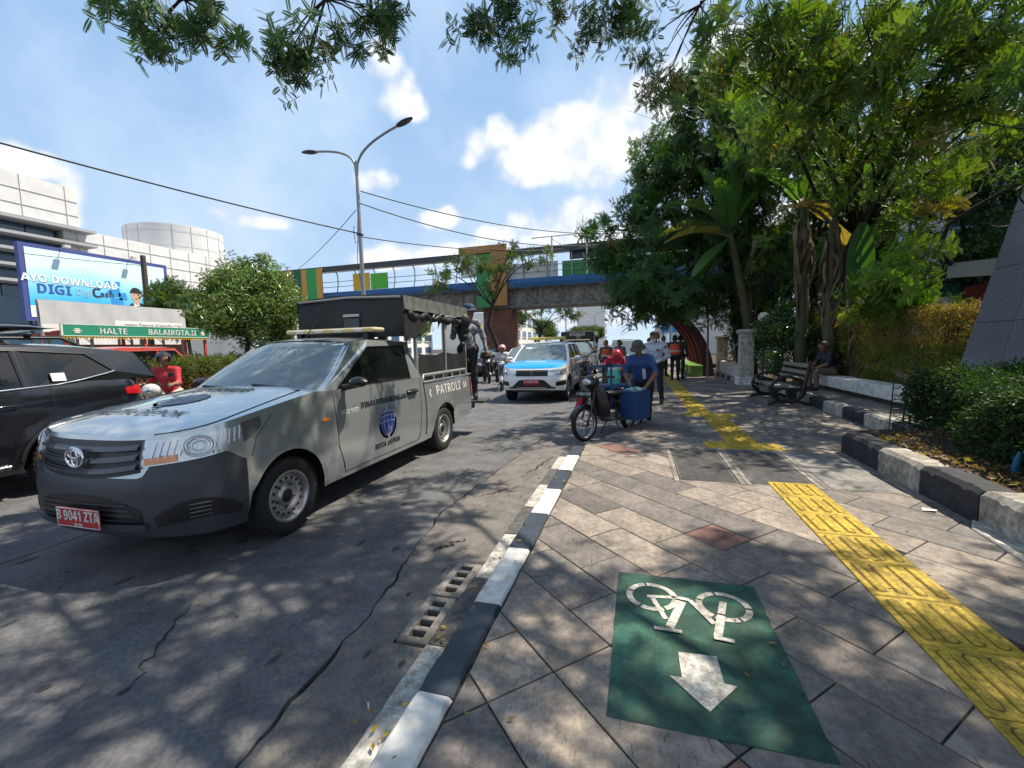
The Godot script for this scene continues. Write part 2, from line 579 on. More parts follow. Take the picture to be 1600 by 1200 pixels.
func make_materials() -> void:
	mat("asphalt", lin(0.135, 0.133, 0.135), 0.85, 0.0, T.asphalt, 5.0, 0.06)
	mat("apron", lin(0.18, 0.162, 0.146), 0.9, 0.0, T.asphalt, 3.1, 0.06)
	mat("subbase", lin(0.055, 0.045, 0.035), 0.95, 0.0, T.dirt, 0.9, 0.6)
	mat("stone", lin(1, 1, 1), 0.75, 0.0, T.stone, 2.3, 0.05)
	for k in 5:
		# the same stone, each slab cut from another place
		var sm := mat("stone_%d" % k, lin(1, 1, 1), [0.75, 0.68, 0.8, 0.72, 0.77][k], 0.0, T.stone, [2.3, 1.7, 2.9, 2.0, 1.4][k], 0.05)
		sm.uv1_offset = Vector3(0.37 * k, 0.21 * k, 0.53 * k)
		var tm := mat("tactile_%d" % k, lin(0.62, 0.44, 0.035) * [1.0, 0.93, 1.03, 0.9, 0.97][k], 0.6, 0.0, T.wear, [0.8, 0.6, 1.0, 0.7, 0.5][k], 0.05)
		tm.uv1_offset = Vector3(0.31 * k, 0.2 * k, 0.47 * k)
	mat("joint", lin(0.06, 0.055, 0.05), 0.95, 0.0, T.dirt, 0.7)
	mat("kerb_paint", lin(1, 1, 1), 0.6, 0.0, T.wall, 1.3, 0.1)
	mat("kerb_worn", lin(1, 1, 1), 0.8, 0.0, T.paint, 0.55, 0.05)
	mat("kerb_old", lin(1, 1, 1), 0.8, 0.0, T.wear, 1.1, 0.1)
	mat("tactile", lin(0.62, 0.44, 0.035), 0.6, 0.0, T.wear, 0.8, 0.05)
	mat("green_paint", lin(0.03, 0.125, 0.085), 0.55, 0.0, T.concrete, 1.7, 0.05)
	mat("mark_paint", lin(0.66, 0.64, 0.58), 0.65, 0.0, T.wear, 0.6, 0.05)
	mat("concrete", lin(0.36, 0.34, 0.31), 0.85, 0.0, T.concrete, 1.9, 0.2)
	mat("cover", lin(0.15, 0.145, 0.145), 0.7, 0.0, T.concrete, 1.2, 0.1)
	mat("iron", lin(0.015, 0.013, 0.013), 0.42, 0.0, T.grain, 0.5)
	mat("soil", lin(0.10, 0.065, 0.04), 0.95, 0.0, T.dirt, 0.8, 1.5)
	mat("white_wall", lin(0.74, 0.73, 0.70), 0.8, 0.0, T.wall, 1.4, 0.1)
	mat("old_wall", lin(0.66, 0.63, 0.57), 0.85, 0.0, T.wear, 1.6, 0.1)
	mat("clad_stone", lin(0.20, 0.215, 0.245), 0.16, 0.0, T.grain, 1.3)
	mat("wood_slat", lin(0.42, 0.39, 0.36), 0.7, 0.0, T.bark, 0.35, 0.05)
	mat("red_steel", lin(0.16, 0.012, 0.012), 0.45, 0.0, T.cloth, 0.8)
	mat("green_seat", lin(0.14, 0.32, 0.03), 0.5, 0.0, T.wall, 0.8)
	mat("grey_steel", lin(0.34, 0.35, 0.36), 0.45, 0.3, T.grain, 0.6)
	mat("dark_steel", lin(0.07, 0.072, 0.078), 0.5, 0.3, T.grain, 0.6)
	mat("white_steel", lin(0.62, 0.62, 0.60), 0.5, 0.0, T.wall, 0.9)
	mat("cable", lin(0.02, 0.02, 0.022), 0.6)
	mat("plain", lin(1, 1, 1), 0.7)
	mat("gloss", lin(1, 1, 1), 0.3)
	mat("brick", lin(1, 1, 1), 0.85, 0.0, T.dirt, 0.6, 0.2)
	mat("mortar", lin(0.30, 0.22, 0.17), 0.95, 0.0, T.dirt, 0.7)
	mat("beam", lin(0.30, 0.28, 0.26), 0.85, 0.0, T.concrete, 4.0)
	mat("facade", lin(0.60, 0.60, 0.60), 0.7, 0.0, T.plaster, 9.0)
	mat("bark", lin(0.115, 0.085, 0.06), 0.9, 0.0, T.bark, 0.5, 1.0)
	mat("bark_dark", lin(0.05, 0.038, 0.03), 0.9, 0.0, T.bark, 0.5, 1.0)
	mat("dry_leaf", lin(0.42, 0.31, 0.2), 0.8, 0.0, T.bark, 0.25, 0.4)
	leafy("leaf", lin(1, 1, 1), 0.52)
	leafy("leaf_shaded", lin(1, 1, 1), 0.65, 0.55)  # shaded copy of leaf: passes less light so overhead sprays look dark
	leafy("leaf_gloss", lin(1, 1, 1), 0.28, 0.8)
	leafy("frond", lin(1, 1, 1), 0.4, 1.0)
	# vehicles
	var sv := paint("silver", lin(0.50, 0.535, 0.54), 0.24, 0.75, 0.9)
	sv.metallic_specular = 0.5
	paint("body_black", lin(0.006, 0.0065, 0.009), 0.2, 0.0, 1.0)
	paint("body_white", lin(0.76, 0.76, 0.75), 0.3, 0.0, 0.7)
	paint("body_blue", lin(0.012, 0.30, 0.62), 0.3, 0.0, 0.7)
	paint("body_grey", lin(0.045, 0.05, 0.062), 0.35, 0.3, 0.7)
	paint("body_red", lin(0.42, 0.045, 0.03), 0.35, 0.0, 0.5)
	mat("bumper", lin(0.052, 0.058, 0.068), 0.45, 0.0, T.grain, 0.3)
	mat("black_plastic", lin(0.010, 0.010, 0.011), 0.4)
	mat("rubber", lin(0.014, 0.014, 0.014), 0.8, 0.0, T.grain, 0.3)
	mat("steel_rim", lin(0.52, 0.52, 0.51), 0.38, 0.8, T.grain, 0.2)
	mat("chrome", lin(0.75, 0.75, 0.76), 0.12, 1.0)
	mat("amber", lin(0.75, 0.22, 0.015), 0.2)
	mat("red_lamp", lin(0.35, 0.008, 0.012), 0.15)
	mat("lamp_silver", lin(0.62, 0.63, 0.64), 0.22, 0.85)
	mat("tarp", lin(0.016, 0.017, 0.019), 0.62, 0.0, T.cloth, 1.2, 0.6)
	mat("tarp_grey", lin(0.17, 0.185, 0.175), 0.4, 0.0, T.cloth, 1.4, 0.2)
	mat("plate_red", lin(0.36, 0.012, 0.018), 0.4)
	mat("plate_black", lin(0.012, 0.012, 0.012), 0.4)
	mat("seat_vinyl", lin(0.02, 0.02, 0.022), 0.5)
	glass("screen", lin(0.20, 0.26, 0.27), 0.62)
	glass("tint", lin(0.006, 0.007, 0.008), 0.90)
	glass("clear", lin(0.6, 0.62, 0.63), 0.12)
	glass("lens", lin(0.7, 0.7, 0.7), 0.10)
	glass("tower_glass", lin(0.03, 0.075, 0.13), 0.95)
	# people
	mat("figure", lin(1, 1, 1), 0.75)

# ---------------------------------------------------------------- ground, road, pavement
func rect(x0: float, z0: float, x1: float, z1: float) -> PackedVector2Array:
	return PackedVector2Array([Vector2(minf(x0, x1), minf(z0, z1)), Vector2(maxf(x0, x1), minf(z0, z1)), Vector2(maxf(x0, x1), maxf(z0, z1)), Vector2(minf(x0, x1), maxf(z0, z1))])

func flat(g: G, p: PackedVector2Array, y: float) -> void:
	g.slab(p, y, y, 0.0, Transform3D.IDENTITY, false)

func seam_x(z: float) -> float:
	return poly(-z, [Vector2(-8, -1.38), Vector2(1.15, -1.46), Vector2(1.6, -1.50), Vector2(2.28, -1.55), Vector2(3.0, -1.70), Vector2(3.65, -1.80), Vector2(5.0, -1.72), Vector2(7.0, -1.55), Vector2(9.0, -1.33), Vector2(14, -1.0)])

func build_ground() -> void:
	var g := G.new()
	# one sheet to the horizon, under everything
	flat(g, rect(-900, -1500, 900, 300), -0.42)
	setting("ground", g, M.subbase)
	# bed under the road, left open where the drain pit is
	g = G.new()
	for r in [rect(-9.4, 8, -1.26, -14), rect(-1.26, 8, -0.72, -1.90), rect(-1.26, -2.79, -0.72, -14)]:
		flat(g, r, -0.045)
	setting("road_bed", g, M.subbase)
	# the carriageway in two lanes with an open joint, ragged where it meets the gutter apron
	var nz := FastNoiseLite.new()
	nz.seed = 12
	nz.frequency = 2.2
	var edge := PackedVector2Array()
	var edge2 := PackedVector2Array()
	var z := 8.0
	while z > -14.0:
		var w := 0.006 + 0.024 * clampf(nz.get_noise_2d(z * 0.5, 40.0) * 1.6 + 0.25, 0.0, 1.0)
		var j := nz.get_noise_2d(z * 2.0, 3.0) * 0.035
		edge.append(Vector2(seam_x(z) + j - w * 0.5, z))
		edge2.append(Vector2(seam_x(z) + j + w * 0.5 + nz.get_noise_2d(z * 5.0, 9.0) * 0.006, z))
		z -= 0.05
	g = G.new()
	var p := PackedVector2Array([Vector2(-4.675, 8)])
	p.append_array(edge)
	p.append_array([Vector2(-1.0, -14.05), Vector2(0.12, -14.05), Vector2(0.12, -320), Vector2(-4.675, -320)])
	g.slab(p, -0.05, 0.0)
	g.slab(PackedVector2Array([Vector2(-9.3, 8), Vector2(-4.69, 8), Vector2(-4.69, -320), Vector2(-9.3, -320)]), -0.05, 0.001)
	var road := setting("road", g, M.asphalt)
	# concrete apron between the seam and the kerb
	var ap := edge2.duplicate()
	ap.append_array([Vector2(-1.0, -14.0), Vector2(0.10, -14.0), Vector2(0.10, -8.35), Vector2(-0.76, -6.13), Vector2(-1.065, -6.13), Vector2(-1.065, 8.0)])
	var pit := rect(-1.262, -2.785, -1.0, -1.905)
	g = G.new()
	for q in Geometry2D.clip_polygons(ap, pit):
		g.slab(q, -0.05, -0.004)
	part("gutter_apron", g, M.apron, road)
	# small cracks filled with grit
	g = G.new()
	for c in [[Vector2(-1.62, -4.1), Vector2(-1.22, -4.6), 0.012], [Vector2(-1.3, -5.0), Vector2(-1.15, -5.9), 0.012], [Vector2(-2.3, -1.3), Vector2(-2.7, -1.9), 0.008], [Vector2(-1.55, -2.9), Vector2(-1.35, -3.15), 0.02], [Vector2(-2.2, -6.4), Vector2(-1.5, -8.6), 0.010]]:
		var last := Vector2.ZERO
		var n0 := 14
		for k in n0 + 1:
			var a: Vector2 = c[0].lerp(c[1], k / float(n0)) + Vector2(rng.randf_range(-0.03, 0.03), rng.randf_range(-0.02, 0.02))
			var w: float = c[2] * sin(PI * (k + 0.5) / (n0 + 1.5))
			if k > 0:
				g.quad(Vector3(last.x - w, 0.003, last.y), Vector3(last.x + w, 0.003, last.y), Vector3(a.x + w, 0.003, a.y), Vector3(a.x - w, 0.003, a.y))
			last = a
	part("crack", g, M.subbase, road).set_meta("kind", "stuff")
	build_kerb()
	build_drain()
	build_pavement()

func kerb_block(g: G, x0: float, x1: float, z0: float, z1: float, y0: float, y1: float, bev: float) -> void:
	# cast block with worn, slightly wavy faces and nibbled edges
	var nz := FastNoiseLite.new()
	nz.frequency = 7.0
	nz.seed = rng.randi() % 1000
	var a := minf(z0, z1) + 0.002
	var b := maxf(z0, z1) - 0.002
	var xa := minf(x0, x1)
	var xb := maxf(x0, x1)
	var prof := []
	var n := 14
	for i in n + 1:
		var z := lerpf(a, b, i / float(n))
		var e := bev * 0.4 if i in [0, n] else 0.0
		var c1 := bev * (1.0 + 1.4 * maxf(0.0, nz.get_noise_2d(z * 2.0, 3.0) * 2.0 - 0.3))
		var c2 := bev * (1.0 + 1.4 * maxf(0.0, nz.get_noise_2d(z * 2.0, 9.0) * 2.0 - 0.3))
		var w := nz.get_noise_2d(z * 0.5, 20.0) * 0.005
		var t := y1 - e + nz.get_noise_2d(z * 0.5, 30.0) * 0.003
		prof.append([Vector3(xa + w, y0, z), Vector3(xa + w, t - c1, z), Vector3(xa + w + c1, t, z), Vector3(xb + w - c2, t, z), Vector3(xb + w, t - c2, z), Vector3(xb + w, y0, z)])
	for k in 5:
		var rows := []
		for i in n + 1:
			rows.append([prof[i][k], prof[i][k + 1]])
		g.grid(rows)
	var q: Array = prof[n].duplicate()
	q.reverse()
	g.fan(q)
	g.fan(prof[0])

func build_kerb() -> void:
	var white := Color(0.66, 0.66, 0.64)
	var black := Color(0.035, 0.045, 0.065)
	var k := thing("road_kerb", "long low kerb painted in black and white blocks along the asphalt road", "kerb")
	k.set_meta("kind", "structure")
	var zs := [-6.12, -5.56, -4.87, -4.18, -3.53, -2.86, -2.18, -1.52, -0.85, -0.2, 0.45, 1.1, 1.75, 2.4]
	for i in zs.size() - 1:
		var g := G.new()
		g.c = (black if i % 2 == 0 else white) * rng.randf_range(0.92, 1.05)
		kerb_block(g, -0.902, -0.738, zs[i], zs[i + 1], -0.05, PV + 0.002, 0.012)
		part("kerb_block", g, M.kerb_paint, k)
	# the lower, older edging in front of it, its paint mostly gone
	var z := -6.1
	var i := 0
	var lens := [0.3, 0.62, 0.6, 0.68, 0.62, 0.7, 0.68, 0.72, 0.7, 0.7, 0.7, 0.7, 0.7]
	for l in lens:
		var g := G.new()
		g.c = (Color(0.10, 0.10, 0.10) if i % 2 == 0 else Color(0.52, 0.51, 0.48))
		kerb_block(g, -1.06, -0.912 + rng.randf_range(-0.004, 0.0), z, z + l, -0.05, 0.028 + rng.randf_range(-0.004, 0.004), 0.008)
		part("edging_block", g, M.kerb_old, k)
		z += l
		i += 1
	# the kerb goes on beyond the dropped corner
	var k2 := thing("road_kerb", "kerb of narrow black and white blocks beyond the lowered corner behind the street vendor", "kerb")
	k2.set_meta("kind", "structure")
	z = -11.0
	i = 0
	while z > -46.0:
		var l := 0.62
		var g := G.new()
		g.c = white if i % 2 == 0 else black
		kerb_block(g, 0.115, 0.275, z, z - l, -0.05, PV + 0.03, 0.012)
		part("kerb_block", g, M.kerb_paint, k2)
		z -= l
		i += 1

func build_drain() -> void:
	var pit := G.new()
	var a := rect(-1.262, -2.785, -1.03, -1.905)
	for i in 4:
		var p := a[i]
		var q := a[(i + 1) % 4]
		pit.quad(Vector3(p.x, -0.4, p.y), Vector3(q.x, -0.4, q.y), Vector3(q.x, -0.004, q.y), Vector3(p.x, -0.004, p.y))
	flat(pit, a, -0.4)
	for s in 2:
		var z0 := -1.915 - s * 0.435
		var z1 := z0 - 0.425
		var t := thing("drain_grate", ["worn concrete drain grate with four slots and a chipped end by the kerb", "second concrete drain grate with four slots butted against the chipped one"][s], "drain grate", Vector3(-1.162, 0, (z0 + z1) * 0.5), 0.0 if s == 1 else 0.035)
		var g := G.new()
		for sx in [-1.0, 1.0]:
			g.box(Vector3(sx * 0.068, -0.012, 0), Vector3(0.052, 0.05, 0.42), Basis.IDENTITY, 0.006)
		for b in 5:
			g.box(Vector3(0, -0.013, (b - 2) * 0.0935), Vector3(0.088, 0.047, 0.046 if b in [0, 4] else 0.036), Basis.IDENTITY, 0.005)
		part("grate_frame", g, M.concrete, t)
		if s == 0:
			part("drain_pit", pit, M.subbase, t, Transform3D(Basis.IDENTITY, -t.position).rotated(Vector3.UP, -0.035))

func clip_all(p: PackedVector2Array, holes: Array) -> Array:
	var out := [p]
	for h in holes:
		var nx := []
		for q in out:
			for r in Geometry2D.clip_polygons(q, h):
				if not Geometry2D.is_polygon_clockwise(r):
					nx.append(r)
		out = nx
	return out

func area(p: PackedVector2Array) -> float:
	var s := 0.0
	for i in p.size():
		s += p[i].cross(p[(i + 1) % p.size()])
	return absf(s) * 0.5

func build_pavement() -> void:
	var nz := FastNoiseLite.new()
	nz.seed = 33
	nz.frequency = 1.6
	var out := PackedVector2Array()
	var z := 6.0
	while z > -6.1:
		out.append(Vector2(-0.722 + 0.012 * nz.get_noise_1d(z * 2.0), z))
		z -= 0.11
	out.append_array([Vector2(-0.735, -6.13), Vector2(0.10, -8.35), Vector2(0.10, -10.98), Vector2(0.285, -10.98), Vector2(0.285, -60), Vector2(3.9, -60), Vector2(3.9, -6.4), Vector2(2.6, -6.3), Vector2(2.6, 6.0)])
	var g := G.new()
	g.slab(PackedVector2Array([Vector2(-0.733, 6), Vector2(-0.733, -6.13), Vector2(0.11, -8.35), Vector2(0.11, -10.99), Vector2(0.27, -10.99), Vector2(0.27, -90), Vector2(3.9, -90), Vector2(3.9, -6.4), Vector2(2.6, -6.3), Vector2(2.6, 6.0)]), -0.4, PV - 0.009)
	var pave := setting("pavement", g, M.joint)
	var strips := [rect(1.25, 3.0, 1.66, -4.65), rect(0.89, -6.25, 1.85, -6.65), rect(1.2, -6.65, 1.61, -8.9), rect(0.87, -8.9, 1.83, -9.3), rect(1.0, -9.3, 1.4, -45.0)]
	var covers := [rect(0.36, -4.67, 1.04, -6.17), rect(1.04, -4.67, 1.72, -6.2), rect(1.72, -4.67, 2.42, -6.2)]
	var holes := strips + covers + [rect(2.5, -10.45, 2.83, -12.3)]
	# stone slabs laid at 45 degrees to the kerb, 0.325 wide
	var U := 0.325
	var ex := Vector2(1, -1).normalized()       # along x+z rows' cross direction
	var ey := Vector2(1, 1).normalized()
	var tiles := []
	for k in range(-12, 150):
		var d0 := 1.40 + 0.46 * k              # x - z of the row's lower edge
		var par := (k * 7 + 3) % 5
		var s0 := 0 if k in [0, 1, 5] or par < 3 else 1
		var i := -140 + s0
		while i < 14:
			var n := 2
			if rng.randf() < 0.16:
				n = 1
			var e0 := -2.58 + 0.46 * i          # x + z
			var e1 := e0 + 0.46 * n
			i += n
			# corners from x - z and x + z
			var q := PackedVector2Array()
			var gap := 0.006
			for c in [[e0 + gap, d0 + gap], [e1 - gap, d0 + gap], [e1 - gap, d0 + 0.46 - gap], [e0 + gap, d0 + 0.46 - gap]]:
				q.append(Vector2((c[0] + c[1]) * 0.5, (c[0] - c[1]) * 0.5))
			var m := (q[0] + q[2]) * 0.5
			if m.x < -1.2 or m.x > 4.2 or m.y > 3.0 or m.y < -45.0:
				continue
			if Geometry2D.is_polygon_clockwise(q):
				q.reverse()
			for r in Geometry2D.intersect_polygons(q, out):
				for h in clip_all(r, holes):
					if area(h) > 0.003:
						tiles.append([h, m, k, e0])
	tiles.sort_custom(func(a, b): return a[1].length() < b[1].length())
	var far := G.new()
	var count := 0
	for t in tiles:
		var m: Vector2 = t[1]
		var k: int = t[2]
		var f := rng.randf()
		var c := Color(0.335, 0.285, 0.235)
		if (k + 40) % 4 == 2 or f < 0.2:
			c = Color(0.20, 0.18, 0.165)
		elif f < 0.45:
			c = Color(0.275, 0.24, 0.205)
		c *= rng.randf_range(0.86, 1.12)
		var e := m.x + m.y
		if (k == 5 and e > -3.3 and e < -2.55) or (k == 9 and e > -6.7 and e < -5.8) or (k == 0 and e > -1.25 and e < -0.6):
			c = Color(0.29, 0.155, 0.125) * rng.randf_range(0.9, 1.1)
		var h := PV + rng.randf_range(-0.002, 0.0015)
		if count < 300 and m.y > -12.5 and m.y < 0.6:
			var a := G.new()
			a.c = c
			a.slab(t[0], PV - 0.02, h, 0.003)
			part("paving_slab", a, M["stone_%d" % rng.randi_range(0, 4)], pave)
			count += 1
		else:
			far.c = c
			far.slab(t[0], PV - 0.02, h, 0.003)
	part("paving_slab", far, M.stone, pave).set_meta("kind", "stuff")
	build_tactile(strips)
	build_covers(covers)
	build_cycle_mark()

func build_tactile(strips: Array) -> void:
	var line := G.new()
	var e := 0.205
	line.slab(rect(-e + 0.002, -e + 0.002, e - 0.002, e - 0.002), -0.02, 0.006, 0.004)
	for k in 4:
		var x := (k - 1.5) * 0.094
		var q := PackedVector2Array()
		for a in 12:
			var t := TAU * a / 12.0
			q.append(Vector2(x + 0.023 * cos(t), 0.142 * signf(sin(t + 0.01)) + 0.023 * sin(t)))
		# grime packed round the foot of each raised bar
		var gr := PackedVector2Array()
		for c in q: gr.append(Vector2(x, 0) + (c - Vector2(x, 0)) * Vector2(1.32, 1.045))
		line.c = Color(0.34, 0.30, 0.24)
		line.slab(gr, 0.005, 0.0068)
		line.c = Color.WHITE
		line.slab(q, 0.006, 0.015, 0.006)
	var lm := line.mesh()
	var dots := G.new()
	dots.slab(rect(-0.238, -0.198, 0.238, 0.198), -0.02, 0.006, 0.004)
	for i in 7:
		for j in 6:
			var q := PackedVector2Array()
			for a in 8:
				q.append(Vector2((i - 3) * 0.066 + 0.018 * cos(TAU * a / 8), (j - 2.5) * 0.064 + 0.018 * sin(TAU * a / 8)))
			dots.slab(q, 0.005, 0.011, 0.006)
	var dm := dots.mesh()
	var t := thing("tactile_path", "yellow ribbed tactile strip running from the cycle symbol to the dark utility covers", "tactile paving")
	var z := 2.6
	while z > -4.5:
		part("tactile_tile", lm, M["tactile_%d" % rng.randi_range(0, 4)], t, Transform3D(Basis(Vector3.UP, rng.randf_range(-0.008, 0.008)), Vector3(1.455, PV + rng.randf_range(-0.001, 0.002), z - 0.205 - 0.0)))
		z -= 0.412
	# short cut tile at the end
	var t2 := thing("tactile_path", "yellow tactile strip with two crossbars beyond the dark utility covers, leading past the officer", "tactile paving")
	for k in 2:
		for zc in [-6.45, -9.1]:
			part("tactile_tile", dm, M["tactile_%d" % rng.randi_range(0, 4)], t2, Transform3D(Basis.IDENTITY, Vector3(1.13 + 0.48 * k - (0.02 if zc < -9 else 0.0), PV, zc)))
	z = -6.66
	while z > -8.7:
		part("tactile_tile", lm, M["tactile_%d" % rng.randi_range(0, 4)], t2, Transform3D(Basis.IDENTITY, Vector3(1.405, PV + rng.randf_range(-0.001, 0.002), z - 0.22)))
		z -= 0.446
	z = -9.32
	while z > -44.0:
		part("tactile_tile", lm, M["tactile_%d" % rng.randi_range(0, 4)], t2, Transform3D(Basis.IDENTITY, Vector3(1.2, PV + rng.randf_range(-0.001, 0.001), z - 0.205)))
		z -= 0.412

func build_covers(covers: Array) -> void:
	var names := ["dark ribbed utility cover in a pale concrete frame beside the kerb end", "dark ribbed utility cover between the two lengths of yellow tactile strip", "plain worn utility cover next to the planter kerb corner"]
	for i in 3:
		var r: PackedVector2Array = covers[i]
		var c := (r[0] + r[2]) * 0.5
		var w := r[2].x - r[0].x
		var l := r[2].y - r[0].y
		var t := thing("utility_cover", names[i], "utility cover", Vector3(c.x, PV, c.y))
		var f := G.new()
		var b := 0.055
		for s in [-1.0, 1.0]:
			f.box(Vector3(s * (w * 0.5 - b * 0.5), -0.012, 0), Vector3(b - 0.004, 0.03, l - 0.01), Basis.IDENTITY, 0.003)
			f.box(Vector3(0, -0.012, s * (l * 0.5 - 0.02)), Vector3(w - b * 2 - 0.004, 0.028, 0.03), Basis.IDENTITY, 0.003)
		part("frame", f, M.concrete, t)
		var p := G.new()
		p.c = Color.WHITE if i < 2 else Color(0.27, 0.26, 0.24)
		p.box(Vector3(0, -0.013, 0), Vector3(w - b * 2 - 0.008, 0.026, l - 0.085), Basis.IDENTITY, 0.003)
		if i < 2:
			var k := 0
			while k < 46:
				p.box(Vector3(0, 0.001, -l * 0.5 + 0.07 + k * (l - 0.14) / 45.0), Vector3(w - b * 2 - 0.05, 0.006, 0.016), Basis.IDENTITY, 0.002)
				k += 1
		part("plate", p, M.cover if i < 2 else M.stone, t)

func ring(g: G, o: Vector2, r0: float, r1: float, y: float, a0: float, a1: float, sq := 1.0) -> void:
	var n := 10
	var q := PackedVector2Array()
	for k in n + 1:
		var a := lerpf(a0, a1, k / float(n))
		q.append(o + Vector2(cos(a) * r1, sin(a) * r1 * sq))
	for k in n + 1:
		var a := lerpf(a1, a0, k / float(n))
		q.append(o + Vector2(cos(a) * r0, sin(a) * r0 * sq))
	flat(g, q, y)

func bar(g: G, a: Vector2, b: Vector2, w: float, y: float) -> void:
	var d := (b - a).normalized() * 1.0
	var n := Vector2(-d.y, d.x) * w * 0.5
	flat(g, PackedVector2Array([a - n, b - n, b + n, a + n]), y)

func build_cycle_mark() -> void:
	var t := thing("cycle_lane_mark", "green painted pavement panel with a white bicycle symbol and arrow", "road marking", Vector3(0.265, PV, -2.13))
	var g := G.new()
	var q := PackedVector2Array()
	var nz := FastNoiseLite.new()
	nz.frequency = 9.0
	for e in [[Vector2(-0.385, 0.55), Vector2(0.385, 0.55)], [Vector2(0.385, 0.55), Vector2(0.375, -0.56)], [Vector2(0.375, -0.56), Vector2(-0.385, -0.55)], [Vector2(-0.385, -0.55), Vector2(-0.385, 0.55)]]:
		for k in 24:
			var p: Vector2 = e[0].lerp(e[1], k / 24.0)
			q.append(p + Vector2(nz.get_noise_2dv(p * 3.0), nz.get_noise_2dv(p * 3.0 + Vector2(9, 4))) * 0.006)
	g.slab(q, 0.0, 0.0045)
	part("green_panel", g, M.green_paint, t)
	# bicycle: seen from the road's far end it stands upright, wheels towards -z
	var b := G.new()
	var y := 0.008
	var o := Vector2(-0.265, 2.13)
	for w in [[Vector2(0.072, -2.447), 0.136], [Vector2(0.440, -2.438), 0.136]]:
		var c: Vector2 = w[0] + o
		var segs := [[0.05, 1.0], [1.1, 2.05], [2.15, 3.4], [3.5, 4.4], [4.5, 6.2]]
		for s in segs:
			ring(b, c, w[1] - 0.03, w[1] + 0.004, y, s[0], s[1], 0.98)
	for s in [[Vector2(0.045, -2.442), Vector2(0.2, -2.463), 0.026], [Vector2(0.076, -2.425), Vector2(0.136, -2.25), 0.026], [Vector2(0.230, -2.43), Vector2(0.149, -2.185), 0.042], [Vector2(0.205, -2.464), Vector2(0.272, -2.455), 0.026], [Vector2(0.272, -2.452), Vector2(0.368, -2.262), 0.028], [Vector2(0.444, -2.475), Vector2(0.415, -2.36), 0.036], [Vector2(0.413, -2.345), Vector2(0.368, -2.165), 0.04], [Vector2(0.075, -2.162), Vector2(0.205, -2.158), 0.026], [Vector2(0.348, -2.152), Vector2(0.438, -2.143), 0.026]]:
		bar(b, s[0] + o, s[1] + o, s[2], y)
		y += 0.0006
	part("bicycle_symbol", b, M.mark_paint, t)
	var a := G.new()
	var pts := PackedVector2Array()
	for p in [Vector2(0.174, -2.010), Vector2(0.340, -2.023), Vector2(0.342, -1.861), Vector2(0.392, -1.856), Vector2(0.263, -1.693), Vector2(0.127, -1.850), Vector2(0.177, -1.852)]:
		pts.append(p + o)
	flat(a, pts, 0.008)
	part("arrow", a, M.mark_paint, t)

# ---------------------------------------------------------------- median, far side of the road, buildings
func pane_text(t: Node3D, called: String, text: String, size: float, xf: Transform3D, m: Material, bold := true) -> MeshInstance3D:
	return part(called, lettering(text, size, xf, 0.012, bold), m, t)

func tint(c: Color, rough := 0.7, base := "plain") -> StandardMaterial3D:
	var key := "tint_%s_%s_%.2f" % [base, c.to_html(), rough]
	if not M.has(key):
		var m: StandardMaterial3D = M[base].duplicate()
		m.albedo_color = c.linear_to_srgb()
		m.roughness = rough
		M[key] = m
	return M[key]

func build_far_side() -> void:
	# median strip with painted kerbs
	var g := G.new()
	g.slab(rect(-9.5, 8, -11.3, -320), -0.4, 0.16)
	setting("median", g, M.soil)
	for s in 2:
		var k := thing("median_kerb", ["black and white kerb edging the median on the pickup's carriageway", "black and white kerb edging the median on the opposite carriageway"][s], "kerb")
		k.set_meta("kind", "structure")
		var z := 6.0
		var i := 0
		while z > -60.0:
			var b := G.new()
			b.c = Color(0.6, 0.6, 0.58) if i % 2 == 0 else Color(0.035, 0.04, 0.05)
			var x: float = [-9.4, -11.4][s]
			kerb_block(b, x - 0.1, x + 0.1, z, z - 1.0, -0.05, 0.2, 0.015)
			part("kerb_block", b, M.kerb_worn, k)
			z -= 1.0
			i += 1
	g = G.new()
	g.slab(rect(-11.5, 8, -20.4, -320), -0.05, 0.002)
	setting("far_road", g, M.asphalt)
	g = G.new()
	g.slab(rect(-20.4, 40, -60.0, -320), -0.4, 0.15)
	setting("far_pavement", g, M.concrete)
	g = G.new()
	g.slab(rect(-60.0, 60, -300.0, -420), -0.4, 0.1)
	g.slab(rect(3.9, -30, 200.0, -420), -0.4, 0.1)
	g.slab(rect(4.9, 60, 200.0, -30), -0.4, 0.1)
	setting("far_land", g, M.soil)
	bus_stop()
	billboard()
	office_block()
	round_tower()
	far_background()
	street_lamp(Vector3(-9.72, 0.16, -14.0), "tall grey street lamp with two curved arms standing in the median")

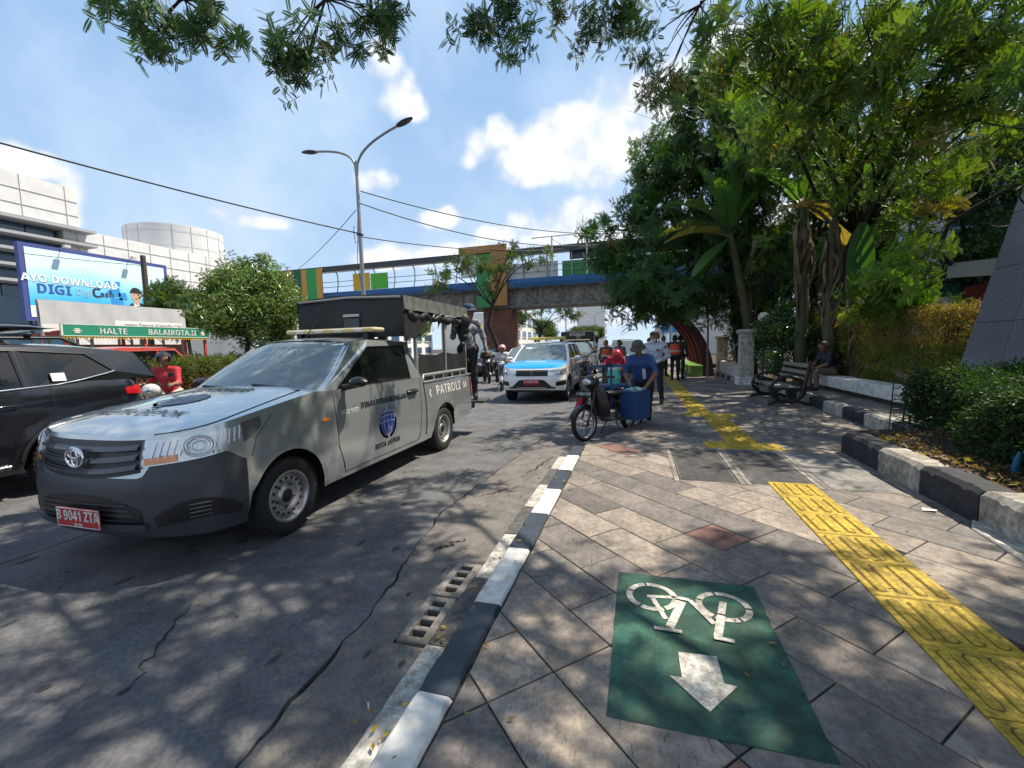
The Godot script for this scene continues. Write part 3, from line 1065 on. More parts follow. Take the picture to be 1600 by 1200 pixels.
func street_lamp(at: Vector3, label: String, mini := 1.0) -> void:
	var t := thing("street_lamp", label, "street lamp", at, 0, "street lamps along the median")
	var g := G.new()
	g.tube([Vector3.ZERO, Vector3(0, 0.05, 0), Vector3(0, 4.2, 0), Vector3(0, 8.2, 0)], [0.11, 0.095, 0.075, 0.052], 12)
	g.box(Vector3(0, 0.02, 0), Vector3(0.36, 0.04, 0.36), Basis.IDENTITY, 0.01)
	part("pole", g, M.grey_steel, t)
	for s in [-1.0, 1.0]:
		var a := G.new()
		var p := []
		for k in 11:
			var u := k / 10.0
			p.append(Vector3(s * (0.02 + (1.7 if s < 0 else 1.75) * pow(u, 1.7)), 7.7 + 1.32 * pow(u, 0.55) - (0.25 * u * u if s < 0 else -0.12 * u), 0))
		a.tube(p, 0.042, 8)
		part("arm", a, M.grey_steel, t)
		var e: Vector3 = p[10]
		var dirv: Vector3 = (p[10] - p[9]).normalized()
		var h := G.new()
		var b := Basis(dirv, dirv.cross(Vector3(0, 0, 1)) * -1.0, Vector3(0, 0, 1))
		var rows := []
		for k in 6:
			var u := k / 5.0
			var w := 0.05 + 0.10 * sin(PI * minf(u * 0.85 + 0.12, 1.0))
			var row := []
			for j in 10:
				var an := TAU * j / 10
				row.append(e + dirv * (u * 0.62 - 0.05) + b.z * (cos(an) * w) + b.y * (sin(an) * w * 0.42))
			rows.append(row)
		h.grid(rows, true)
		var hr: Array = rows[0].duplicate()
		hr.reverse()
		h.fan(hr)
		h.fan(rows[5])
		var lamp := part("lamp_head", h, M.dark_steel, t)
		var l := G.new()
		l.box(e + dirv * 0.32 - b.y * 0.055, Vector3(0.34, 0.02, 0.14), b, 0.005)
		part("lens", l, M.clear, lamp)
	# small hook and coil of spare cable on the pole
	var c := G.new()
	c.tube([Vector3(-0.05, 5.4, 0), Vector3(-0.22, 5.35, 0), Vector3(-0.26, 5.7, 0), Vector3(-0.24, 5.95, 0)], 0.012, 6)
	c.tube([Vector3(-0.06, 6.1, 0.02), Vector3(-0.1, 5.3, 0.02), Vector3(-0.16, 4.8, 0.02), Vector3(-0.12, 4.3, 0.02), Vector3(-0.06, 3.8, 0.02)], 0.012, 6)
	c.box(Vector3(0, 5.62, 0), Vector3(0.18, 0.06, 0.18))
	part("cable_hook", c, M.cable, t)

func bus_stop() -> void:
	var t := thing("bus_shelter", "roadside bus stop with a green name board and yellow fringe across the road", "bus stop", Vector3(-25.0, 0.15, -16.6))
	var g := G.new()
	for z in [-3.3, 0.0, 3.3]:
		for x in [-1.6, 0.0]:
			part("post", box_g(Vector3(x, 1.3, z), Vector3(0.12, 2.6, 0.12)), tint(Color(0.35, 0.04, 0.02)), t)
	g = G.new()
	g.box(Vector3(-0.85, 2.6, 0), Vector3(1.9, 0.08, 7.2), Basis(Vector3(0, 0, 1), 0.06))
	part("roof", g, tint(Color(0.3, 0.05, 0.03)), t)
	g = G.new()
	g.box(Vector3(-1.65, 1.1, 0), Vector3(0.05, 2.0, 6.6))
	part("rear_wall", g, tint(Color(0.22, 0.12, 0.08)), t)
	g = G.new()
	g.box(Vector3(-1.2, 0.45, 0), Vector3(0.45, 0.06, 6.0))
	for z in [-2.6, 0.0, 2.6]:
		g.box(Vector3(-1.2, 0.2, z), Vector3(0.3, 0.44, 0.08))
	part("seat", g, tint(Color(0.3, 0.3, 0.28)), t)
	g = G.new()
	g.box(Vector3(0.16, 2.72, 0), Vector3(0.10, 0.55, 7.0))
	var b := part("name_board", g, tint(Color(0.012, 0.20, 0.12), 0.5), t)
	var f := G.new()
	for s in [-1.0, 1.0]:
		f.box(Vector3(0.165, 2.72 + s * 0.262, 0), Vector3(0.11, 0.03, 7.02))
		f.box(Vector3(0.165, 2.72, s * 3.5), Vector3(0.11, 0.55, 0.06))
	part("border", f, tint(Color(0.55, 0.62, 0.55)), b)
	var xf := Transform3D(Basis(Vector3(0, 0, -1), Vector3.UP, Vector3(1, 0, 0)), Vector3(0.222, 2.70, 1.5))
	part("lettering", lettering("HALTE", 0.40, xf, 0.012), M.white_steel, b)
	xf.origin.z = -1.35
	part("lettering", lettering("BALAIKOTA.II", 0.40, xf, 0.012), M.white_steel, b)
	for z in [2.95, -3.05]:
		var e := G.new()
		for k in 3:
			e.box(Vector3(0.222, 2.6 + k * 0.09, z), Vector3(0.012, 0.05, 0.34 - absf(k - 1) * 0.12))
		e.cyl(Vector3(0.216, 2.7, z), Vector3(0.226, 2.7, z), 0.1, 12)
		part("emblem", e, tint(Color(0.5, 0.5, 0.42)), b)
	# scalloped yellow fringe under the board
	f = G.new()
	for k in 56:
		var z := -3.45 + k * 0.1255
		f.fan([Vector3(0.18, 2.44, z + 0.058), Vector3(0.18, 2.44, z - 0.058), Vector3(0.18, 2.36, z - 0.05), Vector3(0.18, 2.31, z), Vector3(0.18, 2.36, z + 0.05)])
	f.box(Vector3(0.16, 2.45, 0), Vector3(0.03, 0.05, 7.0))
	part("fringe", f, tint(Color(0.62, 0.38, 0.02)), t)
	# long blank sign on the roof behind it, with a strip banner
	var s := thing("blank_sign_board", "long pale grey blank sign panel standing above the green name board", "sign", Vector3(-25.6, 0.15, -15.9))
	g = G.new()
	var rows := []
	for i in 5:
		var row := []
		for j in 25:
			row.append(Vector3(0.03 * sin(j * 1.7 + i) + 0.02 * sin(j * 0.6), 2.85 + i * 0.31, 3.1 - j * 6.5 / 24.0))
		rows.append(row)
	g.grid(rows)
	part("panel", g, tint(Color(0.42, 0.425, 0.43), 0.6), s)
	g = G.new()
	g.box(Vector3(-0.12, 3.45, -0.15), Vector3(0.12, 1.3, 6.5))
	for z in [-3.2, -1.0, 1.2, 3.0]:
		g.box(Vector3(-0.12, 1.45, z), Vector3(0.1, 2.9, 0.1))
	part("frame", g, M.grey_steel, s)
	var bn := thing("strip_banner", "narrow white banner with black lettering hung across the blank sign panel", "banner", Vector3(-25.25, 0.15, -17.1))
	g = G.new()
	g.box(Vector3(0, 3.06, -0.05), Vector3(0.02, 0.42, 3.35))
	part("sheet", g, tint(Color(0.68, 0.68, 0.66)), bn)
	xf = Transform3D(Basis(Vector3(0, 0, -1), Vector3.UP, Vector3(1, 0, 0)), Vector3(0.012, 3.06, -0.25))
	part("lettering", lettering("ngan Depok Friendly City", 0.26, xf, 0.01, false), M.black_plastic, bn)
	var bk := thing("strip_banner", "lower white strip reading bank under the blank sign panel", "banner", Vector3(-25.4, 0.15, -15.9))
	g = G.new()
	g.box(Vector3(0, 2.82, 0), Vector3(0.02, 0.36, 6.3))
	part("sheet", g, tint(Color(0.62, 0.63, 0.62)), bk)
	xf.origin = Vector3(0.012, 2.86, 1.2)
	part("lettering", lettering("bank bjb", 0.40, xf, 0.01, false), tint(Color(0.25, 0.26, 0.27)), bk)

func billboard() -> void:
	var t := thing("billboard", "large cyan billboard advertising an app download, with a young man in a dark suit", "billboard", Vector3(-35.0, 0.15, -21.1))
	var W := 7.9
	var y0 := 4.0
	var y1 := 8.15
	var g := G.new()
	g.box(Vector3(-0.2, (y0 + y1) * 0.5, 0), Vector3(0.34, y1 - y0 + 0.5, W + 0.5))
	part("frame", g, tint(Color(0.05, 0.07, 0.24), 0.5), t)
	# the print: white to cyan, darker towards the lower corner, as printed
	var im := Image.create(256, 128, false, Image.FORMAT_RGB8)
	for y in 128:
		for x in 256:
			var u := x / 256.0
			var v := y / 128.0
			var c := Color(0.80, 0.92, 0.95).lerp(Color(0.10, 0.62, 0.86), clampf((v - 0.25) * 1.5 + (0.3 - absf(u - 0.35)) * 0.4, 0, 1))
			if v > 0.83 + 0.12 * u and u < 0.6:
				c = Color(0.93, 0.95, 0.97)
			im.set_pixel(x, y, c)
	var m: StandardMaterial3D = mat("bill_print", Color.WHITE, 0.5)
	m.albedo_texture = ImageTexture.create_from_image(im)
	g = G.new()
	var zl := W * 0.5
	g.quad(Vector3(0, y0, zl), Vector3(0, y0, -zl), Vector3(0, y1, -zl), Vector3(0, y1, zl))
	var face := part("face", g, m, t)
	var xf := Transform3D(Basis(Vector3(0, 0, -1), Vector3.UP, Vector3(1, 0, 0)), Vector3(0.012, 6.35, 1.75))
	part("lettering", lettering("AYO DOWNLOAD", 0.62, xf, 0.02), tint(Color(0.78, 0.84, 0.9)), face)
	xf.origin = Vector3(0.004, 6.32, 1.72)
	part("lettering", lettering("AYO DOWNLOAD", 0.62, xf, 0.004), tint(Color(0.05, 0.12, 0.35)), face)
	xf.origin = Vector3(0.012, 5.75, 2.75)
	part("lettering", lettering("DIGI", 0.78, xf, 0.02), tint(Color(0.02, 0.09, 0.35)), face)
	xf.origin = Vector3(0.012, 5.72, 1.25)
	part("lettering", lettering("Digi", 0.5, xf, 0.02, false), tint(Color(0.35, 0.5, 0.6)), face)
	xf.origin = Vector3(0.012, 5.78, 0.55)
	part("lettering", lettering("C", 0.85, xf, 0.02), tint(Color(0.02, 0.03, 0.09)), face)
	xf.origin = Vector3(0.012, 5.72, -0.05)
	part("lettering", lettering("ash", 0.5, xf, 0.02), tint(Color(0.02, 0.05, 0.14)), face)
	part("small_print", box_g(Vector3(0.006, 4.35, 2.6), Vector3(0.01, 0.06, 1.9)), tint(Color(0.03, 0.05, 0.2)), face)
	# printed figure of a man: flat shapes, as on the print
	var zc := -1.85
	var suit := G.new()
	for q in [[-0.75, 4.05, 0.75, 4.05, 0.62, 5.0, 0.3, 5.3, -0.3, 5.3, -0.62, 5.0]]:
		var p := []
		for k in range(0, q.size(), 2):
			p.append(Vector3(0.006, q[k + 1], zc - q[k]))
		suit.fan(p)
	part("printed_suit", suit, tint(Color(0.012, 0.02, 0.09)), face)
	var sh := G.new()
	sh.fan([Vector3(0.010, 4.1, zc + 0.12), Vector3(0.010, 4.1, zc - 0.14), Vector3(0.010, 5.32, zc - 0.2), Vector3(0.010, 5.32, zc + 0.2)])
	part("printed_shirt", sh, tint(Color(0.75, 0.8, 0.84)), face)
	var fc := G.new()
	var p1 := []
	for k in 16:
		p1.append(Vector3(0.014, 5.86 + 0.46 * sin(TAU * k / 16), zc + 0.33 * cos(TAU * k / 16)))
	p1.reverse()
	fc.fan(p1)
	fc.fan([Vector3(0.013, 5.2, zc + 0.14), Vector3(0.013, 5.2, zc - 0.14), Vector3(0.013, 5.6, zc - 0.16), Vector3(0.013, 5.6, zc + 0.16)])
	part("printed_face", fc, tint(Color(0.55, 0.34, 0.24)), face)
	var hr := G.new()
	p1 = []
	for k in 10:
		var a := PI * k / 9
		p1.append(Vector3(0.018, 6.0 + 0.42 * sin(a), zc - 0.38 * cos(a)))
	hr.fan(p1)
	part("printed_hair", hr, tint(Color(0.015, 0.012, 0.012)), face)
	for q in [[0.13, 5.9, 0.11], [-0.13, 5.9, 0.11], [0.0, 5.62, 0.22]]:
		part("printed_feature", box_g(Vector3(0.02, q[1], zc + q[0]), Vector3(0.004, 0.045, q[2])), tint(Color(0.12, 0.05, 0.04)), face)
	for q in [[-0.15, 6.5, 0.32], [-0.75, 6.55, 0.3], [-0.2, 5.9, 0.26], [-0.55, 5.95, 0.62], [-1.0, 5.7, 0.5], [-0.65, 5.2, 0.72], [-3.2, 6.5, 0.3], [-3.6, 6.0, 0.4], [-3.3, 5.4, 0.5]]:
		part("printed_icon", box_g(Vector3(0.008, q[1], q[0]), Vector3(0.01, q[2], q[2]), 0.004, Basis(Vector3(1, 0, 0), 0.12)), tint(Color(0.02, 0.25, 0.6)), face)
	g = G.new()
	for z in [-3.4, -1.2, 1.2, 3.4]:
		for s in [-0.4, 0.4]:
			g.box(Vector3(-0.5, 2.0, z + s), Vector3(0.12, 4.0, 0.12))
		for k in 5:
			g.cyl(Vector3(-0.5, k * 0.8, z - 0.4), Vector3(-0.5, k * 0.8 + 0.8, z + 0.4), 0.03, 6)
	g.box(Vector3(-0.5, 3.8, 0), Vector3(0.6, 0.12, W))
	part("lattice_support", g, M.dark_steel, t)
	for z in [-1.6, 2.2]:
		g = G.new()
		g.box(Vector3(0.55, y1 + 0.3, z), Vector3(0.25, 0.16, 0.3))
		g.cyl(Vector3(-0.1, y1 + 0.2, z), Vector3(0.55, y1 + 0.3, z), 0.025, 6)
		part("floodlight", g, M.white_steel, t)
	# utility pole in front of it
	var u := thing("utility_pole", "dark concrete utility pole in front of the cyan billboard", "pole", Vector3(-31.5, 0.15, -21.3))
	g = G.new()
	g.tube([Vector3(0, 0, 0), Vector3(0, 8.1, 0)], [0.20, 0.15], 10)
	part("shaft", g, tint(Color(0.055, 0.04, 0.035)), u)
	g = G.new()
	for k in 12:
		g.cyl(Vector3(0, 4.6 + k * 0.28, -0.26), Vector3(0, 4.6 + k * 0.28, 0.26), 0.012, 5)
	part("step_bolt", g, M.dark_steel, u)

func office_block() -> void:
	var t := thing("office_building", "white panelled office block with projecting fins and blue ribbon windows", "building", Vector3(-60, 0.1, -20))
	# block A: tall part with a parapet and fins, its face at x = -60
	var W: Material = M.facade
	var g := G.new()
	g.box(Vector3(-14, 7.6, 2.0), Vector3(27.0, 15.2, 28.0))
	part("core", g, M.tower_glass, t)
	g = G.new()
	# parapet panels, three courses
	part("parapet", box_g(Vector3(-13.5, 18.0, 1.0), Vector3(28.0, 4.1, 30.0)), W, t)
	var jn := G.new()
	for y in [17.1, 18.6]:
		jn.box(Vector3(0.53, y, 1.0), Vector3(0.06, 0.06, 30.0))
	for k in 9:
		jn.box(Vector3(0.53, 18.0, -13.0 + k * 3.6), Vector3(0.06, 4.1, 0.05))
	part("panel_joint", jn, tint(Color(0.42, 0.42, 0.43)), t)
	for k in 5:
		var y := 15.5 - k * 1.55
		part("fin", box_g(Vector3(-13.2, y, 0.6), Vector3(29.6, 0.28, 31.0)), tint(Color(0.30, 0.31, 0.33)), t)
	for k in 5:
		var y := 14.7 - k * 1.55
		for j in 12:
			part("window", box_g(Vector3(-0.42, y, -11.0 + j * 2.3), Vector3(0.14, 1.15, 2.2)), M.tower_glass, t)
	g = G.new()
	# block B: lower white wing running back along the road
	part("wing_wall", box_g(Vector3(-12, 7.9, -24.0), Vector3(24.0, 15.8, 22.5)), W, t)
	jn = G.new()
	for y in [11.8, 13.2, 14.6]:
		jn.box(Vector3(0.03, y, -24.0), Vector3(0.07, 0.07, 22.4))
	for k in 9:
		jn.box(Vector3(0.03, 12.6, -14.0 - k * 2.5), Vector3(0.07, 6.2, 0.06))
	part("panel_joint", jn, tint(Color(0.45, 0.45, 0.45)), t)
	for k in 8:
		part("window", box_g(Vector3(0.04, 9.9, -14.4 - k * 2.6), Vector3(0.1, 1.3, 2.4)), M.tower_glass, t)

func box_g(o: Vector3, s: Vector3, bev := 0.0, b := Basis.IDENTITY) -> G:
	var g := G.new()
	g.box(o, s, b, bev)
	return g

func round_tower() -> void:
	var t := thing("round_building", "round white tower clad in pale panels behind the white office wing", "building", Vector3(-66, 0.1, -49.5))
	var g := G.new()
	g.lathe_hard([Vector2(6.0, 0), Vector2(6.0, 19.6), Vector2(5.7, 19.6), Vector2(5.7, 18.8), Vector2(0.0, 18.8)], 48)
	part("wall", g, M.facade, t)
	g = G.new()
	for k in 5:
		g.lathe([Vector2(6.03, 18.6 - k * 2.0), Vector2(6.03, 18.68 - k * 2.0)], 48)
	for k in 18:
		var a := TAU * k / 18
		g.box(Vector3(cos(a) * 6.02, 12.0, -sin(a) * 6.02), Vector3(0.06, 15.0, 0.06), Basis(Vector3.UP, a))
	part("panel_joint", g, tint(Color(0.46, 0.46, 0.45)), t)
	for k in 6:
		var a := 0.15 - k * 0.16
		part("window", box_g(Vector3(cos(a) * 6.0, 9.5, -sin(a) * 6.0), Vector3(0.12, 2.6, 1.2), 0.0, Basis(Vector3.UP, a)), M.tower_glass, t)

func shop(t: Node3D, w: float, h: float, d: float, floors: int, cols: int, c: Color) -> void:
	# row building facing -x; origin at its front foot centre, front along z
	part("wall", box_g(Vector3(d * 0.5, h * 0.5, 0), Vector3(d, h, w)), tint(c, 0.8, "facade"), t)
	part("cornice", box_g(Vector3(d * 0.5 - 0.1, h + 0.1, 0), Vector3(d + 0.4, 0.25, w + 0.1)), tint(c, 0.8, "facade"), t)
	for f in floors:
		for k in cols:
			var z := (k + 0.5) / cols * w - w * 0.5
			var y := h * (f + 0.55) / floors
			var o := part("window", box_g(Vector3(-0.02, y, z), Vector3(0.12, h / floors * 0.5, w / cols * 0.6)), M.tower_glass, t)
			part("sill", box_g(Vector3(-0.08, y - h / floors * 0.27, z), Vector3(0.2, 0.1, w / cols * 0.7)), tint(c, 0.8, "facade"), o)

func far_background() -> void:
	# shop row beyond the arched shelter, right of the road
	var cs := [Color(0.62, 0.60, 0.55), Color(0.68, 0.66, 0.6), Color(0.5, 0.5, 0.5), Color(0.6, 0.55, 0.45)]
	var zs := [[-62.0, 12.0, 9.0], [-76.0, 14.0, 10.5], [-94.0, 18.0, 9.0], [-118.0, 24.0, 12.0]]
	var lb := ["cream shop house beyond the arched shelter", "tall white shop house with rows of small windows up the street", "low grey shop house farther along the pavement side", "wide beige building at the far end of the pavement side"]
	for i in 4:
		var t := thing("shop_house", lb[i], "building", Vector3(4.6, 0.1, zs[i][0]))
		shop(t, zs[i][1], zs[i][2], 12.0, 3, 4, cs[i])
	# left side of the road, far
	var lb2 := ["long white low building across the road seen under the truck canopy", "pale block across the road beyond the brick pier", "tall slab building standing at the end of the road"]
	var at := [Vector3(-40, 0.1, -60), Vector3(-24, 0.1, -95), Vector3(-16, 0.1, -230)]
	var dim := [[40.0, 7.0, 3, 10], [30.0, 8.0, 3, 6], [14.0, 26.0, 8, 4]]
	for i in 3:
		var t := thing("low_building", lb2[i], "building", at[i], PI)
		shop(t, dim[i][0], dim[i][1], 14.0, dim[i][2], dim[i][3], Color(0.7, 0.69, 0.66))
	# hanging shop signs
	var sg := [[Vector3(4.0, 4.3, -58.5), Color(0.65, 0.5, 0.03), "yellow shop sign board up the pavement beyond the shelter"], [Vector3(3.6, 3.3, -54.0), Color(0.04, 0.25, 0.5), "blue and white shop sign on a post beyond the shelter"]]
	for s in sg:
		var t := thing("shop_sign", s[2], "sign", Vector3(s[0].x, 0.1, s[0].z))
		part("board", box_g(Vector3(0, s[0].y, 0), Vector3(1.9, 1.3, 0.15), 0.02), tint(s[1], 0.5), t)
		part("post", box_g(Vector3(0.6, s[0].y * 0.5, 0), Vector3(0.1, s[0].y, 0.1)), M.grey_steel, t)
	street_lamp(Vector3(-9.9, 0.16, -62.0), "small distant street lamp with two arms seen under the footbridge")
	street_lamp(Vector3(-9.9, 0.16, -105.0), "farthest street lamp seen under the footbridge")
	for k in 3:
		var t := thing("utility_pole", ["thin utility pole before the cream shop house", "thin utility pole before the tall white shop house", "thin utility pole farther up before the grey shop house"][k], "pole", Vector3(3.4, 0.1, -50.0 - k * 14.0))
		var g := G.new()
		g.tube([Vector3.ZERO, Vector3(0, 8.5, 0)], [0.12, 0.08], 8)
		part("shaft", g, M.grey_steel, t)
		g = G.new()
		g.box(Vector3(0, 8.0, 0), Vector3(1.4, 0.08, 0.08))
		part("crossarm", g, M.dark_steel, t)

# ---------------------------------------------------------------- footbridge
func build_bridge() -> void:
	var t := thing("footbridge", "roofed pedestrian footbridge with a blue edge beam crossing the road on a brick pier", "footbridge", Vector3(0, 0, -30.0))
	var x0 := -29.2
	var x1 := 9.0
	var L := x1 - x0
	var xc := (x0 + x1) * 0.5
	part("girder", box_g(Vector3(xc, 5.1, -1.2), Vector3(L, 1.25, 2.2)), M.beam, t)
	part("lower_flange", box_g(Vector3(xc, 4.42, -1.2), Vector3(L, 0.14, 2.5), 0.02), M.concrete, t)
	for k in 9:
		part("girder_joint", box_g(Vector3(x0 + k * 5.6, 5.1, -0.085), Vector3(0.04, 1.2, 0.03)), M.dark_steel, t)
	# blue edge beam with a sloped face
	var g := G.new()
	var b: Array = []
	for x in [x0, x1]:
		b.append([Vector3(x, 5.72, -0.05), Vector3(x, 5.72, 0.28), Vector3(x, 6.0, 0.34), Vector3(x, 6.32, 0.12), Vector3(x, 6.32, -0.2)])
	for k in 4:
		g.quad(b[0][k], b[1][k], b[1][k + 1], b[0][k + 1])
	part("edge_beam", g, tint(Color(0.02, 0.10, 0.25), 0.45, "facade"), t)
	part("deck", box_g(Vector3(xc, 6.2, -1.3), Vector3(L, 0.12, 2.6)), M.concrete, t)
	# roof sheet and its posts
	part("roof", box_g(Vector3(xc, 8.35, -1.3), Vector3(L, 0.12, 3.1), 0.0, Basis(Vector3(1, 0, 0), 0.12)), M.grey_steel, t)
	part("roof_fascia", box_g(Vector3(xc, 8.15, 0.24), Vector3(L, 0.42, 0.06)), M.dark_steel, t)
	for k in 22:
		var x := x0 + 0.8 + k * 1.72
		var p := G.new()
		if x < -11.5:
			# bowed frames of bright green pipe
			p.tube([Vector3(x, 6.3, 0.0), Vector3(x + 0.12, 6.9, 0.0), Vector3(x + 0.12, 7.6, 0.0), Vector3(x - 0.1, 8.1, 0.0)], 0.045, 6)
			part("post", p, tint(Color(0.25, 0.42, 0.06)) if x < -21.0 else M.white_steel, t)
		else:
			p.box(Vector3(x, 7.3, 0.0), Vector3(0.08, 2.0, 0.08))
			part("post", p, M.grey_steel, t)
	for y in [6.75, 7.15]:
		g = G.new()
		g.cyl(Vector3(x0, y, 0.02), Vector3(x1, y, 0.02), 0.025, 6)
		part("rail", g, M.grey_steel, t)
	# coloured side panels
	var cols := [[-29.2, -27.9, Color(0.30, 0.14, 0.03)], [-27.9, -27.2, Color(0.5, 0.25, 0.04)], [-27.2, -26.3, Color(0.02, 0.09, 0.03)], [-26.3, -25.8, Color(0.55, 0.27, 0.04)], [-25.8, -24.85, Color(0.02, 0.30, 0.06)], [-24.85, -24.3, Color(0.55, 0.27, 0.04)]]
	for c in cols:
		part("side_panel", box_g(Vector3((c[0] + c[1]) * 0.5, 6.9, 0.36), Vector3(c[1] - c[0], 2.7, 0.08)), tint(c[2], 0.5), t)
	part("side_panel", box_g(Vector3(-20.9, 7.0, 0.05), Vector3(1.5, 1.3, 0.06)), tint(Color(0.6, 0.36, 0.03)), t)
	part("side_panel", box_g(Vector3(-19.3, 6.95, 0.05), Vector3(1.5, 1.2, 0.06)), tint(Color(0.10, 0.42, 0.05)), t)
	part("side_panel", box_g(Vector3(-0.7, 6.85, -0.12), Vector3(8.6, 1.0, 0.05)), tint(Color(0.03, 0.24, 0.05), 0.5, "facade"), t)
	part("side_panel", box_g(Vector3(-7.3, 6.85, -0.12), Vector3(4.0, 1.1, 0.05)), tint(Color(0.6, 0.6, 0.58), 0.6, "facade"), t)
	part("side_panel", box_g(Vector3(-0.5, 7.75, -0.3), Vector3(8.0, 0.6, 0.05)), tint(Color(0.06, 0.06, 0.10), 0.4), t)
	# outer gantry posts above the edge on the pavement side
	for k in 4:
		var x := -5.6 + k * 2.35
		g = G.new()
		g.box(Vector3(x, 7.6, 0.4), Vector3(0.09, 2.6, 0.09))
		g.cyl(Vector3(x + 0.02, 8.8, 0.4), Vector3(x + 0.7, 8.3, 0.3), 0.03, 6)
		part("gantry_post", g, M.white_steel, t)
	g = G.new()
	g.cyl(Vector3(-7.0, 8.95, 0.4), Vector3(4.0, 8.95, 0.4), 0.04, 6)
	part("gantry_rail", g, M.white_steel, t)
	# brick pier: each course of bricks on the faces the camera can see
	var pier := Node3D.new()
	pier.name = "pier"
	t.add_child(pier)
	part("core", box_g(Vector3(-9.85, 2.2, -1.2), Vector3(2.02, 4.6, 2.2)), M.mortar, pier)
	part("panel", box_g(Vector3(-9.42, 6.55, 0.42), Vector3(1.15, 4.1, 0.14)), tint(Color(0.42, 0.20, 0.06), 0.7, "facade"), pier)
	part("panel", box_g(Vector3(-10.55, 6.3, 0.42), Vector3(1.1, 3.7, 0.14)), tint(Color(0.03, 0.26, 0.07), 0.6, "facade"), pier)
	part("panel", box_g(Vector3(-11.7, 7.4, 0.42), Vector3(1.15, 1.6, 0.14)), tint(Color(0.62, 0.60, 0.55), 0.7, "facade"), pier)
	part("panel", box_g(Vector3(-10.6, 8.5, 0.44), Vector3(3.6, 0.5, 0.14)), tint(Color(0.42, 0.2, 0.06), 0.7, "facade"), pier)
	var bm := box_g(Vector3.ZERO, Vector3(0.39, 0.10, 0.05), 0.006).mesh()
	var mats := [tint(Color(0.42, 0.19, 0.12), 0.85, "brick"), tint(Color(0.36, 0.155, 0.10), 0.85, "brick"), tint(Color(0.47, 0.235, 0.155), 0.85, "brick")]
	var rest := G.new()
	for r in 38:
		var y := 0.1 + r * 0.115
		for k in 6:
			var off := 0.2 * (r % 2)
			var x := -10.86 + off + k * 0.402
			if x > -9.0: continue
			if r > 13:
				part("brick", bm, mats[rng.randi() % 3], pier, Transform3D(Basis.IDENTITY, Vector3(x + 0.19, y, -0.085)))
			else:
				rest.box(Vector3(x + 0.19, y, -0.085), Vector3(0.39, 0.10, 0.05), Basis.IDENTITY, 0.006)
		for k in 5:
			var z := -0.3 - k * 0.402 - 0.2 * (r % 2)
			rest.box(Vector3(-8.83, y, z), Vector3(0.05, 0.10, 0.39), Basis.IDENTITY, 0.006)
	rest.c = Color.WHITE
	part("brick", rest, mats[0], pier).set_meta("kind", "stuff")

